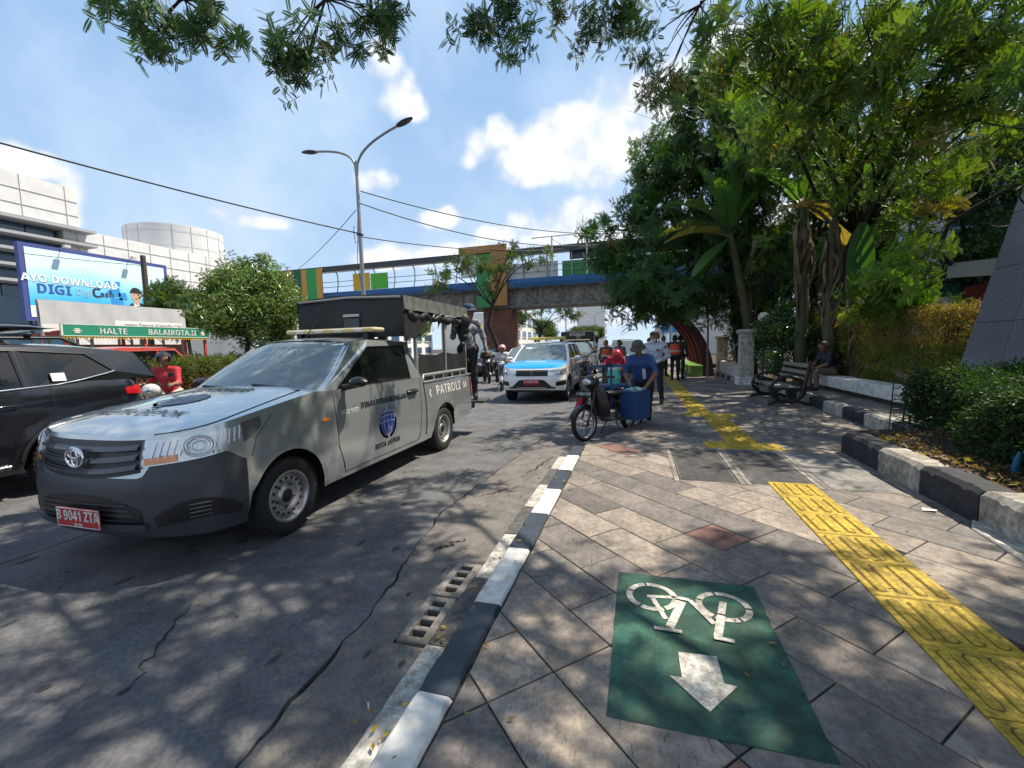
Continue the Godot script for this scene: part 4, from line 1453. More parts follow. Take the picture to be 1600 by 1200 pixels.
# ---------------------------------------------------------------- pavement side: planters, bench, pillar, shelter, monument
func build_right_side() -> void:
	var white := Color(0.42, 0.40, 0.36)
	var black := Color(0.028, 0.034, 0.045)
	# planter edged with large painted blocks
	var k := thing("planter_kerb", "thick raised planter kerb in worn black and white blocks beside the tactile strip", "kerb")
	k.set_meta("kind", "structure")
	var zs := [-6.32, -5.42, -4.72, -4.02, -3.3, -2.6, -1.9, -1.2, -0.5, 0.2, 0.9, 1.6]
	for i in zs.size() - 1:
		var g := G.new()
		g.c = black if i % 2 == 0 else white
		var x := 2.465 + rng.randf_range(-0.012, 0.012)
		kerb_block(g, x, x + 0.26, zs[i], zs[i + 1], PV - 0.07, PV + 0.27 + rng.randf_range(-0.008, 0.008), 0.035)
		part("kerb_block", g, M.kerb_old, k)
	# the white footing spilled at its foot
	var g2 := G.new()
	g2.slab(PackedVector2Array([Vector2(2.36, -3.9), Vector2(2.48, -4.1), Vector2(2.48, -2.6), Vector2(2.33, -2.6), Vector2(2.30, -3.2)]), PV - 0.01, PV + 0.02, 0.01)
	part("mortar_footing", g2, M.old_wall, k)
	var g := G.new()
	# short return of the planter edge and the low wall behind the corner
	g.box(Vector3(2.95, PV + 0.09, -6.36), Vector3(0.75, 0.2, 0.12), Basis(Vector3.UP, -0.25), 0.02)
	part("edge_return", g, M.concrete, k)
	# soil bed
	g = G.new()
	var rows := []
	for i in 26:
		var row := []
		for j in 14:
			var x := 2.66 + j * 0.42
			var z := 1.6 - i * 0.33
			row.append(Vector3(x, PV + 0.20 + 0.05 * sin(x * 5.1 + z * 2.0) * sin(z * 4.3) + minf(j * 0.03, 0.2), z))
		rows.append(row)
	g.grid(rows)
	setting("planter_soil", g, M.soil)
	# second kerb by the bench
	var k2 := thing("planter_kerb", "row of black and white kerb blocks leading from the planter corner to the bench", "kerb")
	k2.set_meta("kind", "structure")
	var z := -6.6
	for i in 9:
		g = G.new()
		g.c = (black if i % 2 == 0 else Color(0.50, 0.48, 0.44))
		var x := 3.50 + 0.012 * i + rng.randf_range(-0.01, 0.01)
		kerb_block(g, x, x + 0.2, z, z - 0.82, PV - 0.04, PV + 0.22 + rng.randf_range(-0.008, 0.008), 0.03)
		part("kerb_block", g, M.kerb_old, k2)
		z -= 0.82
	g = G.new()
	g.slab(PackedVector2Array([Vector2(3.78, -6.4), Vector2(3.78, -15.0), Vector2(7.5, -15.0), Vector2(7.5, -6.4)]), -0.4, PV + 0.13)
	setting("raised_path", g, M.concrete)
	# white ledge wall with an overhanging seat slab
	var w := thing("ledge_wall", "long low white concrete ledge with an overhanging seat slab in front of the hedge", "wall")
	part("seat_slab", box_g(Vector3(4.72, PV + 0.37, -11.7), Vector3(0.42, 0.26, 5.6), 0.015), M.white_wall, w)
	part("plinth", box_g(Vector3(4.80, PV + 0.18, -11.7), Vector3(0.24, 0.14, 5.5)), M.cover, w)
	g = G.new()
	g.box(Vector3(6.3, PV + 0.30, -11.8), Vector3(2.7, 0.32, 5.6))
	part("soil_fill", g, M.soil, w)
	bench()
	gate_pillar(Vector3(3.36, PV, -15.6), "white plastered gate pillar with moulded cap and a lamp globe beside it", 1.0)
	gate_pillar(Vector3(3.5, PV, -20.6), "grey weathered gate pillar behind the white one", 0.92)
	# low garden wall between the pillars, with a kerb foot
	var lw := thing("garden_wall", "low white garden wall joining the two gate pillars", "wall")
	part("wall", box_g(Vector3(3.45, PV + 0.36, -18.1), Vector3(0.16, 0.5, 4.4), 0.01), M.white_wall, lw)
	for i in 8:
		g = G.new()
		g.c = Color(0.5, 0.5, 0.48) if i % 2 == 0 else black
		g.box(Vector3(3.4, PV + 0.06, -15.95 - i * 0.56), Vector3(0.36, 0.16, 0.55), Basis.IDENTITY, 0.015)
		part("kerb_block", g, M.kerb_old, lw)
	var lg := thing("globe_lamp", "white globe lamp on a thin slanting pole by the gate pillar", "lamp", Vector3(3.75, PV, -15.4))
	g = G.new()
	g.ball(Vector3(0.05, 2.15, 0), Vector3(0.17, 0.17, 0.17), 16)
	part("globe", g, tint(Color(0.62, 0.58, 0.45), 0.3), lg)
	g = G.new()
	g.tube([Vector3(0.05, 0, 0), Vector3(0.05, 1.95, 0)], 0.03, 8)
	g.cyl(Vector3(0.05, 1.93, 0), Vector3(0.05, 2.0, 0), 0.07, 10)
	part("pole", g, M.dark_steel, lg)
	var ps := thing("leaning_stick", "thin pale stick leaning against the shrubs by the gate pillar", "stick", Vector3(3.3, PV, -16.2))
	g = G.new()
	g.tube([Vector3(-0.2, 1.2, 0), Vector3(0.42, 1.9, 0.1)], 0.02, 6)
	part("stick", g, tint(Color(0.35, 0.28, 0.2)), ps)
	drain_strip()
	shelter()
	monument()
	wire_basket()
	backdrop_right()

func bench() -> void:
	var t := thing("park_bench", "cast iron park bench with weathered wooden slats facing the road", "bench", Vector3(3.1, PV, -11.4))
	# faces -x; z runs along its length
	for e in 2:
		var z := 0.78 if e == 0 else -0.78
		var g := G.new()
		var ring1 := []
		for k in 25:
			var a := TAU * k / 24
			ring1.append(Vector3(0.02 + 0.335 * cos(a), 0.36 + 0.27 * sin(a), z))
		g.tube(ring1, 0.036, 8, false)
		# inner curl and the foot bar
		g.tube([Vector3(-0.3, 0.36, z), Vector3(-0.1, 0.37, z), Vector3(0.2, 0.36, z), Vector3(0.34, 0.40, z)], 0.028, 8)
		g.tube([Vector3(-0.36, 0.03, z), Vector3(-0.22, 0.075, z), Vector3(0.05, 0.085, z), Vector3(0.3, 0.075, z), Vector3(0.42, 0.03, z)], 0.035, 8)
		g.tube([Vector3(0.26, 0.18, z), Vector3(0.33, 0.45, z), Vector3(0.42, 0.92, z), Vector3(0.44, 0.95, z)], [0.04, 0.045, 0.036, 0.03], 8)
		g.tube([Vector3(-0.16, 0.20, z), Vector3(-0.26, 0.27, z), Vector3(-0.2, 0.34, z), Vector3(-0.1, 0.36, z)], 0.025, 7)
		part("end_frame", g, M.iron, t)
	var s := box_g(Vector3.ZERO, Vector3(0.085, 0.028, 1.6), 0.006).mesh()
	for k in 5:
		part("seat_slat", s, M.wood_slat, t, Transform3D(Basis(Vector3(0, 0, 1), 0.02), Vector3(-0.24 + k * 0.115, 0.415 - 0.006 * k, 0)))
	for k in 3:
		part("back_slat", s, M.wood_slat, t, Transform3D(Basis(Vector3(0, 0, 1), 1.38), Vector3(0.315 + k * 0.03, 0.57 + k * 0.145, 0)))
	# small plaque on the seat front
	part("plaque", box_g(Vector3(-0.3, 0.40, -0.1), Vector3(0.012, 0.08, 0.16)), M.dark_steel, t)

func gate_pillar(at: Vector3, label: String, s: float) -> void:
	var t := thing("gate_pillar", label, "pillar", at)
	part("base", box_g(Vector3(0, 0.13, 0), Vector3(0.56, 0.26, 0.56), 0.015), M.kerb_old, t)
	part("shaft", box_g(Vector3(0, 0.26 + 0.69 * s, 0), Vector3(0.40, 1.38 * s, 0.40), 0.012), M.old_wall, t)
	var g := G.new()
	var y := 0.26 + 1.38 * s
	for q in [[0.46, 0.05], [0.52, 0.06], [0.48, 0.05]]:
		g.box(Vector3(0, y + q[1] * 0.5, 0), Vector3(q[0], q[1], q[0]), Basis.IDENTITY, 0.012)
		y += q[1] - 0.002
	part("cap", g, M.old_wall, t)

func drain_strip() -> void:
	var t := thing("channel_grate", "steel slot drain set into the pavement in front of the bench", "drain grate", Vector3(2.665, PV, -11.38))
	var g := G.new()
	for k in 5:
		g.box(Vector3(-0.13 + k * 0.065, -0.012, 0), Vector3(0.022, 0.03, 1.82))
	part("bar", g, M.concrete, t)
	part("channel", box_g(Vector3(0, -0.03, 0), Vector3(0.33, 0.02, 1.85)), M.joint, t)

func wire_basket() -> void:
	# broken wire frame standing at the planter corner, and the tilted tray in the shrubs
	var t := thing("wire_frame", "rusty open wire plant frame at the end of the white ledge", "wire frame", Vector3(3.62, PV + 0.1, -7.35), 0.3)
	for s in 2:
		var g := G.new()
		var x := -0.1 + s * 0.2
		for q in [-0.1, 0.1]:
			g.tube([Vector3(x - 0.03, 0.0, q), Vector3(x + 0.01, 0.75, q)], 0.008, 5)
		for k in 7:
			g.cyl(Vector3(x, 0.1 + k * 0.1, -0.1), Vector3(x, 0.1 + k * 0.1, 0.1), 0.005, 5)
		part("side_grid", g, M.iron, t)
	var g2 := G.new()
	for k in 7:
		for q in [-0.1, 0.1]:
			g2.cyl(Vector3(-0.1, 0.1 + k * 0.1, q), Vector3(0.1, 0.1 + k * 0.1, q), 0.005, 5)
	part("hoop", g2, M.iron, t)
	g2 = G.new()
	for k in 40:
		var a := rng.randf() * TAU
		var p := Vector3(cos(a) * rng.randf_range(0, 0.14), 0.74 + rng.randf() * 0.1, sin(a) * 0.14)
		g2.tri(p, p + Vector3(rng.randf_range(-0.08, 0.08), rng.randf_range(-0.02, 0.07), rng.randf_range(-0.08, 0.08)), p + Vector3(rng.randf_range(-0.08, 0.08), 0.02, rng.randf_range(-0.08, 0.08)))
	part("dead_leaves", g2, M.dry_leaf, t)
	var fl := thing("flood_light", "pale tilted floodlight panel among the dark shrubs", "floodlight", Vector3(3.95, PV + 0.1, -7.1), 0.4)
	part("panel", box_g(Vector3(0.1, 0.66, 0), Vector3(0.34, 0.02, 0.26), 0.006, Basis(Vector3(0, 0, 1), 0.9).rotated(Vector3(0, 1, 0), 0.7)), tint(Color(0.45, 0.47, 0.45), 0.3), fl)
	part("housing", box_g(Vector3(0.125, 0.63, 0), Vector3(0.36, 0.04, 0.28), 0.006, Basis(Vector3(0, 0, 1), 0.9).rotated(Vector3(0, 1, 0), 0.7)), M.iron, fl)
	part("stake", box_g(Vector3(0.12, 0.3, 0), Vector3(0.03, 0.6, 0.03)), M.iron, fl)
	var bt := thing("plastic_bottle", "small blue plastic bottle lying in the planter leaf litter", "bottle", Vector3(3.12, PV + 0.24, -4.72))
	var g3 := G.new()
	g3.lathe([Vector2(0.0, 0.0), Vector2(0.024, 0.005), Vector2(0.024, 0.12), Vector2(0.014, 0.16), Vector2(0.013, 0.19), Vector2(0, 0.19)], 12, Transform3D(Basis(Vector3(1, 0, 0), 0.25), Vector3.ZERO))
	part("body", g3, tint(Color(0.03, 0.15, 0.30), 0.35), bt)

func shelter() -> void:
	var t := thing("arched_shelter", "dark red arched steel shelter with a white fascia board over green seats", "shelter", Vector3(2.85, PV, -19.6))
	for k in 4:
		var z := -k * 1.55
		var g := G.new()
		# one arch: a deep curved plate from the foot, bowing up and out over the pavement
		var a := []
		var b := []
		for i in 13:
			var u := i / 12.0
			var an := u * 1.35
			var c := Vector3(-0.05 - 2.3 * (1.0 - cos(an)) * 1.0, 2.85 * sin(an) / sin(1.35), z)
			var w := lerpf(0.24, 0.11, u)
			var n := Vector3(-cos(an) * 0.6 - 0.4, sin(an) * -0.3, 0).normalized()
			a.append(c - n * w)
			b.append(c + n * w)
		for s in [-0.04, 0.04]:
			var o := Vector3(0, 0, s)
			for i in 12:
				if s > 0: g.quad(a[i] + o, b[i] + o, b[i + 1] + o, a[i + 1] + o)
				else: g.quad(b[i] + o, a[i] + o, a[i + 1] + o, b[i + 1] + o)
		for i in 12:
			var o := Vector3(0, 0, 0.04)
			g.quad(a[i] - o, a[i] + o, a[i + 1] + o, a[i + 1] - o)
			g.quad(b[i] + o, b[i] - o, b[i + 1] - o, b[i + 1] + o)
		part("arch_rib", g, M.red_steel, t)
	# curved roof sheet
	var g := G.new()
	var rows := []
	for i in 9:
		var u := 0.5 + 0.5 * i / 8.0
		var an := u * 1.35
		var row := []
		for j in 7:
			row.append(Vector3(-0.05 - 2.3 * (1.0 - cos(an)), 2.85 * sin(an) / sin(1.35) + 0.12, 0.35 - j * 0.9))
		rows.append(row)
	g.grid(rows)
	part("roof_sheet", g, tint(Color(0.06, 0.012, 0.012), 0.5), t)
	for i in 4:
		var an := (0.62 + 0.12 * i) * 1.35
		g = G.new()
		g.cyl(Vector3(-0.05 - 2.3 * (1.0 - cos(an)), 2.85 * sin(an) / sin(1.35) + 0.06, 0.4), Vector3(-0.05 - 2.3 * (1.0 - cos(an)), 2.85 * sin(an) / sin(1.35) + 0.06, -5.1), 0.03, 6)
		part("purlin", g, M.red_steel, t)
	# white fascia board at the outer edge, gold underside
	part("fascia_board", box_g(Vector3(-1.92, 3.05, -2.3), Vector3(0.10, 0.62, 5.8), 0.0, Basis(Vector3(0, 0, 1), 0.10)), M.white_steel, t)
	part("fascia_trim", box_g(Vector3(-1.9, 2.70, -2.3), Vector3(0.16, 0.08, 5.8)), tint(Color(0.4, 0.27, 0.05)), t)
	part("gutter_panel", box_g(Vector3(-1.55, 3.9, -2.3), Vector3(0.5, 0.05, 3.0), 0.0, Basis(Vector3(0, 0, 1), 0.7)), tint(Color(0.30, 0.45, 0.38)), t)
	g = G.new()
	for y in [0.75, 1.05]:
		g.cyl(Vector3(-0.15, y, 0.1), Vector3(-0.15, y, -4.8), 0.018, 6)
	for k in 5:
		g.cyl(Vector3(-0.15, 0, -k * 1.2), Vector3(-0.15, 1.1, -k * 1.2), 0.02, 6)
	part("hand_rail", g, M.white_steel, t)
	# sign box standing above the shelter
	var s := thing("sign_box", "pale grey blank sign box half hidden by foliage above the arched shelter", "sign", Vector3(2.35, PV, -18.9))
	part("panel", box_g(Vector3(0, 4.5, 0), Vector3(1.05, 1.1, 0.14), 0.01, Basis(Vector3.UP, 0.25)), tint(Color(0.5, 0.53, 0.55), 0.6, "facade"), s)
	g = G.new()
	g.cyl(Vector3(0.35, 0, -0.12), Vector3(0.35, 4.3, -0.12), 0.04, 8)
	part("post", g, M.grey_steel, s)
	# seats
	for k in 3:
		var b := thing("shelter_seat", ["lime green box seat at the near end of the arched shelter", "lime green box seat in the middle under the arched shelter", "lime green box seat at the far end under the arched shelter"][k], "seat", Vector3(2.32, PV, -20.0 - k * 1.8), 0, "green seats under the shelter")
		var q := G.new()
		q.box(Vector3(0, 0.44, 0), Vector3(0.5, 0.05, 1.5), Basis.IDENTITY, 0.01)
		part("top", q, M.green_seat, b)
		for e in [-0.7, 0.7]:
			part("end_panel", box_g(Vector3(0, 0.21, e), Vector3(0.46, 0.42, 0.06), 0.01), M.green_seat, b)
		part("front_panel", box_g(Vector3(-0.18, 0.24, 0), Vector3(0.04, 0.34, 1.3)), M.green_seat, b)

func monument() -> void:
	# battered block clad in dark polished stone, slabs with open joints
	var t := thing("stone_monument", "sloping monument wall clad in large dark polished stone slabs behind the shrubs", "monument", Vector3(5.0, 0.1, -9.15), -PI * 0.5)
	var rows := 5
	var colsn := 5
	var hh := 0.82
	var g := G.new()
	var lean := 0.155
	# core
	var H := rows * hh + 0.7
	var w0 := 0.02
	var W := 4.4
	var D := 2.2
	var base := [Vector3(w0, 0, -0.03), Vector3(W, 0, -0.03), Vector3(W, 0, -D), Vector3(w0, 0, -D)]
	var top := [Vector3(w0 + H * lean * 0.87, H, -0.03 - H * lean), Vector3(W - H * lean, H, -0.03 - H * lean), Vector3(W - H * lean, H, -D + H * 0.1), Vector3(w0 + H * lean * 0.87, H, -D + H * 0.1)]
	for i in 4:
		g.quad(base[i], base[(i + 1) % 4], top[(i + 1) % 4], top[i])
	g.fan([top[0], top[1], top[2], top[3]])
	part("core", g, M.joint, t)
	for r in rows + 1:
		for c in colsn:
			for face in 2:
				var y0 := r * hh
				var y1 := minf((r + 1) * hh, H)
				var q := []
				for yy in [y0 + 0.004, y1 - 0.004]:
					var f: float = yy / H
					var a: Vector3
					var b: Vector3
					if face == 0:
						a = base[0].lerp(top[0], f)
						b = base[1].lerp(top[1], f)
					else:
						a = base[3].lerp(top[3], f)
						b = base[0].lerp(top[0], f)
					q.append(a.lerp(b, c / float(colsn)) + (b - a).normalized() * 0.004)
					q.append(a.lerp(b, (c + 1) / float(colsn)) - (b - a).normalized() * 0.004)
				if face == 1 and c > 2: pass
				var nn: Vector3 = (q[1] - q[0]).cross(q[2] - q[0]).normalized()
				var s := G.new()
				var o := nn * 0.03
				s.c = Color(1, 1, 1) * rng.randf_range(0.9, 1.08)
				s.quad(q[0] + o, q[1] + o, q[3] + o, q[2] + o)
				s.quad(q[0], q[1], q[1] + o, q[0] + o)
				s.quad(q[2] + o, q[3] + o, q[3], q[2])
				s.quad(q[0] + o, q[2] + o, q[2], q[0])
				s.quad(q[1], q[3], q[3] + o, q[1] + o)
				part("stone_slab", s, M.clad_stone, t)

func backdrop_right() -> void:
	# the building and roofs glimpsed through the trees
	var t := thing("white_building", "white walled building with a red fascia glimpsed through the trees behind the hedge", "building", Vector3(13.0, 0.1, -20.0))
	part("wall", box_g(Vector3(2, 3.5, -4), Vector3(10, 7.0, 18)), M.facade, t)
	part("fascia", box_g(Vector3(-3.1, 3.2, -3), Vector3(0.2, 0.5, 15)), tint(Color(0.3, 0.03, 0.03)), t)
	part("roof", box_g(Vector3(2, 7.2, -4), Vector3(11, 0.4, 19)), tint(Color(0.5, 0.5, 0.5), 0.6, "facade"), t)
	for k in 4:
		part("window", box_g(Vector3(-3.05, 4.8, -9 + k * 4.0), Vector3(0.12, 1.4, 2.2)), M.tower_glass, t)
	var t2 := thing("white_canopy", "pale sheet canopy with a green edge among the trees behind the hedge", "canopy", Vector3(7.6, 0.1, -16.5))
	part("sheet", box_g(Vector3(0, 2.95, 0), Vector3(3.4, 0.08, 3.0), 0.0, Basis(Vector3(0, 0, 1), 0.08)), tint(Color(0.62, 0.66, 0.66)), t2)
	part("edge", box_g(Vector3(0, 2.7, 1.45), Vector3(3.4, 0.35, 0.06)), tint(Color(0.08, 0.30, 0.26)), t2)
	for q in [-1.5, 1.5]:
		part("post", box_g(Vector3(q, 1.5, 1.2), Vector3(0.1, 3.0, 0.1)), M.grey_steel, t2)
	var t3 := thing("garden_shed", "low red walled shed with a white and blue roof edge beside the stone monument", "shed", Vector3(9.6, 0.1, -11.8))
	part("wall", box_g(Vector3(0, 1.3, 0), Vector3(4.0, 2.6, 3.0)), tint(Color(0.20, 0.02, 0.02)), t3)
	part("roof", box_g(Vector3(0, 2.85, 0.2), Vector3(4.6, 0.35, 3.6), 0.0, Basis(Vector3(1, 0, 0), 0.1)), tint(Color(0.62, 0.62, 0.66), 0.5, "facade"), t3)
	part("roof_edge", box_g(Vector3(0, 3.1, 1.5), Vector3(4.6, 0.25, 0.1)), tint(Color(0.15, 0.35, 0.45)), t3)

# ---------------------------------------------------------------- plants
func leaf(g: G, o: Vector3, d: Vector3, n: Vector3, l: float, w: float, bend := 0.15) -> void:
	# one leaf: two halves folded along the midrib
	var s := d.cross(n).normalized()
	var m := o + d * l * 0.5 - n * l * bend * 0.3
	var e := o + d * l - n * l * bend
	g.tri(o, m + s * w * 0.5 + n * w * 0.12, e)
	g.tri(o, e, m - s * w * 0.5 + n * w * 0.12)

func spray_mesh(sd: int, leaves := 7, pairs := 8, size := 1.0) -> ArrayMesh:
	# twig with alternate feathered leaves, growing along +y
	var r := RandomNumberGenerator.new()
	r.seed = sd
	var g := G.new()
	g.c = Color(0.35, 0.28, 0.2)
	g.tube([Vector3.ZERO, Vector3(0, 0.42, 0) * size], [0.006, 0.003], 4, false)
	for k in leaves:
		var a := k * 2.4 + r.randf() * 0.6
		var o := Vector3(0, (0.06 + 0.38 * k / leaves) * size, 0)
		var d := Vector3(cos(a), r.randf_range(0.1, 0.6), sin(a)).normalized()
		var n := (Vector3.UP - d * d.y).normalized()
		var L := r.randf_range(0.20, 0.30) * size
		var f := r.randf_range(0.85, 1.12)
		for i in pairs:
			var u := (i + 0.8) / pairs
			var q := o + d * L * u - Vector3(0, 0.10 * u * u * L, 0)
			var sdv := d.cross(n).normalized()
			var ll := L * 0.20 * sin(PI * clampf(0.25 + 0.6 * u, 0, 1)) + 0.008
			for sg in [-1.0, 1.0]:
				g.c = Color(1, 1, 1) * f * r.randf_range(0.9, 1.1)
				leaf(g, q, (sdv * sg * 0.92 + d * 0.42).normalized(), n, ll, ll * 0.52)
	return g.mesh()

func tuft_mesh(sd: int, count: int, rad: float, l: float, w: float, droop := 0.3) -> ArrayMesh:
	# a bunch of simple leaves round a point
	var r := RandomNumberGenerator.new()
	r.seed = sd
	var g := G.new()
	for k in count:
		var d := Vector3(r.randfn(), r.randfn() * 0.8 + 0.2, r.randfn()).normalized()
		var o := d * rad * r.randf_range(0.15, 0.75)
		var dd := (d - Vector3(0, droop, 0)).normalized()
		var n := (Vector3.UP + Vector3(r.randfn(), 0, r.randfn()) * 0.35)
		n = (n - dd * n.dot(dd)).normalized()
		g.c = Color(1, 1, 1) * r.randf_range(0.8, 1.2)
		var s := r.randf_range(0.7, 1.15)
		leaf(g, o, dd, n, l * s, w * s)
	return g.mesh()

func scatter(cl: Array, per: float, size: Vector2, cola: Color, colb: Color, xs: Array, cols: Array, tips := 0.45) -> void:
	# cl: [x, y, z, rx, ry]; fills each clump, denser towards its skin, with gaps
	var nz := FastNoiseLite.new()
	nz.seed = 8
	nz.frequency = 0.55
	for c in cl:
		var n := int(per * c[3] * c[3] * sqrt(c[4] / c[3]) * 10.0)
		for k in n:
			var d := Vector3(rng.randfn(), rng.randfn(), rng.randfn()).normalized()
			var u := pow(rng.randf(), tips)
			var p := Vector3(c[0], c[1], c[2]) + Vector3(d.x * c[3], d.y * c[4], d.z * c[3]) * u * rng.randf_range(0.9, 1.12)
			if nz.get_noise_3dv(p * 2.2) < -0.10:
				continue
			var up := (d * Vector3(1, 0.5, 1) + Vector3(rng.randfn(), rng.randfn() * 0.5 - 0.1, rng.randfn()) * 0.5).normalized()
			var b := G.frame(up).rotated(up, rng.randf() * TAU)
			xs.append(Transform3D(b.scaled(Vector3.ONE * rng.randf_range(size.x, size.y)), p))
			cols.append(cola.lerp(colb, clampf(rng.randfn(0.5, 0.35), 0, 1)) * rng.randf_range(0.65, 1.25) if rng.randf() > 0.03 else Color(0.24, 0.2, 0.05))

func limb(g: G, a: Vector3, b: Vector3, r0: float, r1: float, sag := 0.0, wob := 0.1) -> void:
	var p := []
	var r := []
	var L := a.distance_to(b)
	var off := Vector3(rng.randfn(), rng.randfn(), rng.randfn()) * L * wob
	for k in 8:
		var u := k / 7.0
		p.append(a.lerp(b, u) + off * sin(PI * u) * 0.5 + Vector3(0, sag * sin(PI * u), 0) + Vector3(rng.randfn(), rng.randfn(), rng.randfn()) * r0 * 0.3 * sin(PI * u))
		r.append(lerpf(r0, r1, pow(u, 0.8)))
	g.tube(p, r, 7)

func tree(called: String, label: String, trunks: Array, fork: Vector3, cl: Array, mesh: Mesh, lm: Material, per: float, size: Vector2, ca: Color, cb: Color, bm: Material, group := "", twigs := 4) -> Node3D:
	var base: Vector3 = trunks[0][0]
	var t := thing(called, label, "tree", base, 0, group)
	var g := G.new()
	var p := []
	var r := []
	for q in trunks:
		p.append(q[0] - base)
		r.append(q[1])
	g.tube(p, r, 10)
	part("trunk", g, bm, t)
	g = G.new()
	for c in cl:
		var e := Vector3(c[0], c[1], c[2]) - base
		limb(g, fork - base, e, r[r.size() - 1] * 0.55, 0.018, fork.distance_to(e + base) * 0.08, 0.12)
		for k in twigs:
			limb(g, e.lerp(fork - base, rng.randf_range(0.0, 0.35)), e + Vector3(rng.randfn() * c[3], rng.randfn() * c[4], rng.randfn() * c[3]) * 0.75, 0.016, 0.004, 0.0, 0.1)
	part("limbs", g, bm, t)
	var xs := []
	var cols := []
	scatter(cl, per, size, ca, cb, xs, cols)
	for i in xs.size():
		xs[i].origin -= base
	swarm("crown", mesh, lm, xs, cols, t).set_meta("kind", "stuff")
	return t

func fill_box(a: Vector3, b: Vector3, n: int, size: Vector2, ca: Color, cb: Color, xs: Array, cols: Array, amp := 0.12) -> void:
	# leaves on the skin of a clipped hedge (top and the four sides), its faces a little uneven
	var s := b - a
	var w := [s.x * s.z, s.x * s.y, s.x * s.y, s.y * s.z, s.y * s.z]
	var tot: float = w[0] + w[1] + w[2] + w[3] + w[4]
	var nz := FastNoiseLite.new()
	nz.frequency = 0.9
	for k in n:
		var f := rng.randf() * tot
		var i := 0
		while i < 4 and f > w[i]:
			f -= w[i]
			i += 1
		var u := rng.randf()
		var v := rng.randf()
		var p := Vector3.ZERO
		var d := Vector3.UP
		match i:
			0: p = Vector3(u, 1, v); d = Vector3.UP
			1: p = Vector3(u, v, 0); d = Vector3(0, 0, -1)
			2: p = Vector3(u, v, 1); d = Vector3(0, 0, 1)
			3: p = Vector3(0, u, v); d = Vector3(-1, 0, 0)
			4: p = Vector3(1, u, v); d = Vector3(1, 0, 0)
		p = a + p * s
		if nz.get_noise_3dv(p * 2.6 + Vector3(7, 3, 1)) < -0.22: continue
		p += d * (nz.get_noise_3dv(p * 1.7) * amp * 1.6 - absf(rng.randfn()) * 0.09 + (rng.randf() * 0.2 if rng.randf() < 0.07 else 0.0))
		var up := (d + Vector3(rng.randfn(), rng.randfn(), rng.randfn()) * 0.45).normalized()
		xs.append(Transform3D(G.frame(up).rotated(up, rng.randf() * TAU).scaled(Vector3.ONE * rng.randf_range(size.x, size.y)), p))
		cols.append(ca.lerp(cb, clampf(rng.randfn(0.5, 0.3), 0, 1)) * rng.randf_range(0.75, 1.15))

func hedge(called: String, label: String, boxes: Array, mesh: Mesh, n: int, size: Vector2, ca: Color, cb: Color, cc := Color.BLACK) -> Node3D:
	# boxes: [from, to]; a twiggy dark core keeps light out of the middle
	var o: Vector3 = boxes[0][0]
	var t := thing(called, label, "hedge", o)
	var xs := []
	var cols := []
	var g := G.new()
	for b in boxes:
		fill_box(b[0] - o, b[1] - o, int(n * (b[1] - b[0]).length()), size, b[2] if b.size() > 2 else ca, b[3] if b.size() > 2 else cb, xs, cols)
		var s: Vector3 = b[1] - b[0]
		for k in int(12 * s.length()):
			var f := b[0] - o + Vector3(rng.randf_range(0.15, 0.85) * s.x, 0, rng.randf_range(0.05, 0.95) * s.z) as Vector3
			g.tube([Vector3(f.x, -o.y + PV + 0.2, f.z) if f.y > 0.4 else Vector3(f.x, -0.1, f.z), f + Vector3(rng.randfn() * 0.05, s.y * 0.5, rng.randfn() * 0.05), f + Vector3(rng.randfn() * 0.15, s.y * 0.85, rng.randfn() * 0.15)], [0.014, 0.009, 0.004], 5)
	part("stems", g, M.bark, t)
	swarm("foliage", mesh, M.leaf, xs, cols, t).set_meta("kind", "stuff")
	return t

func banana_leaf(L: float, W: float, droop: float, torn: float, sd: int) -> G:
	# along +y from the stalk, arching towards +z; the blade split into strips where torn
	var r := RandomNumberGenerator.new()
	r.seed = sd
	var g := G.new()
	var mid := []
	for k in 25:
		var u := k / 24.0
		mid.append(Vector3(0, L * (u - 0.25 * droop * u * u), L * droop * 0.55 * u * u))
	g.c = Color(1.3, 1.3, 1.0)
	var rr := []
	for k in 25: rr.append(lerpf(0.03, 0.004, k / 24.0))
	g.tube(mid, rr, 5)
	for sg in [-1.0, 1.0]:
		var k := 3
		while k < 24:
			var step := r.randi_range(1, 3) if r.randf() < torn else 4
			step = mini(step, 24 - k)
			var fall := r.randf_range(0.1, 0.55) * torn
			g.c = Color(1, 1, 1) * r.randf_range(0.85, 1.15)
			var rows := []
			for i in step + 1:
				var u := (k + i) / 24.0
				var w := W * 0.5 * pow(sin(PI * clampf(0.08 + u * 0.9, 0, 1)), 0.6)
				var row := []
				for j in 4:
					var v := j / 3.0
					row.append(mid[k + i] + Vector3(sg * w * v * cos(fall), 0.05 * w * v + w * 0.25 * v - (0.02 if i == step and torn > 0.3 else 0.0) * v, 0.22 * w * v * (1.0 - v) - w * v * sin(fall) * 0.9))
				rows.append(row)
			g.grid(rows)
			k += step
	return g

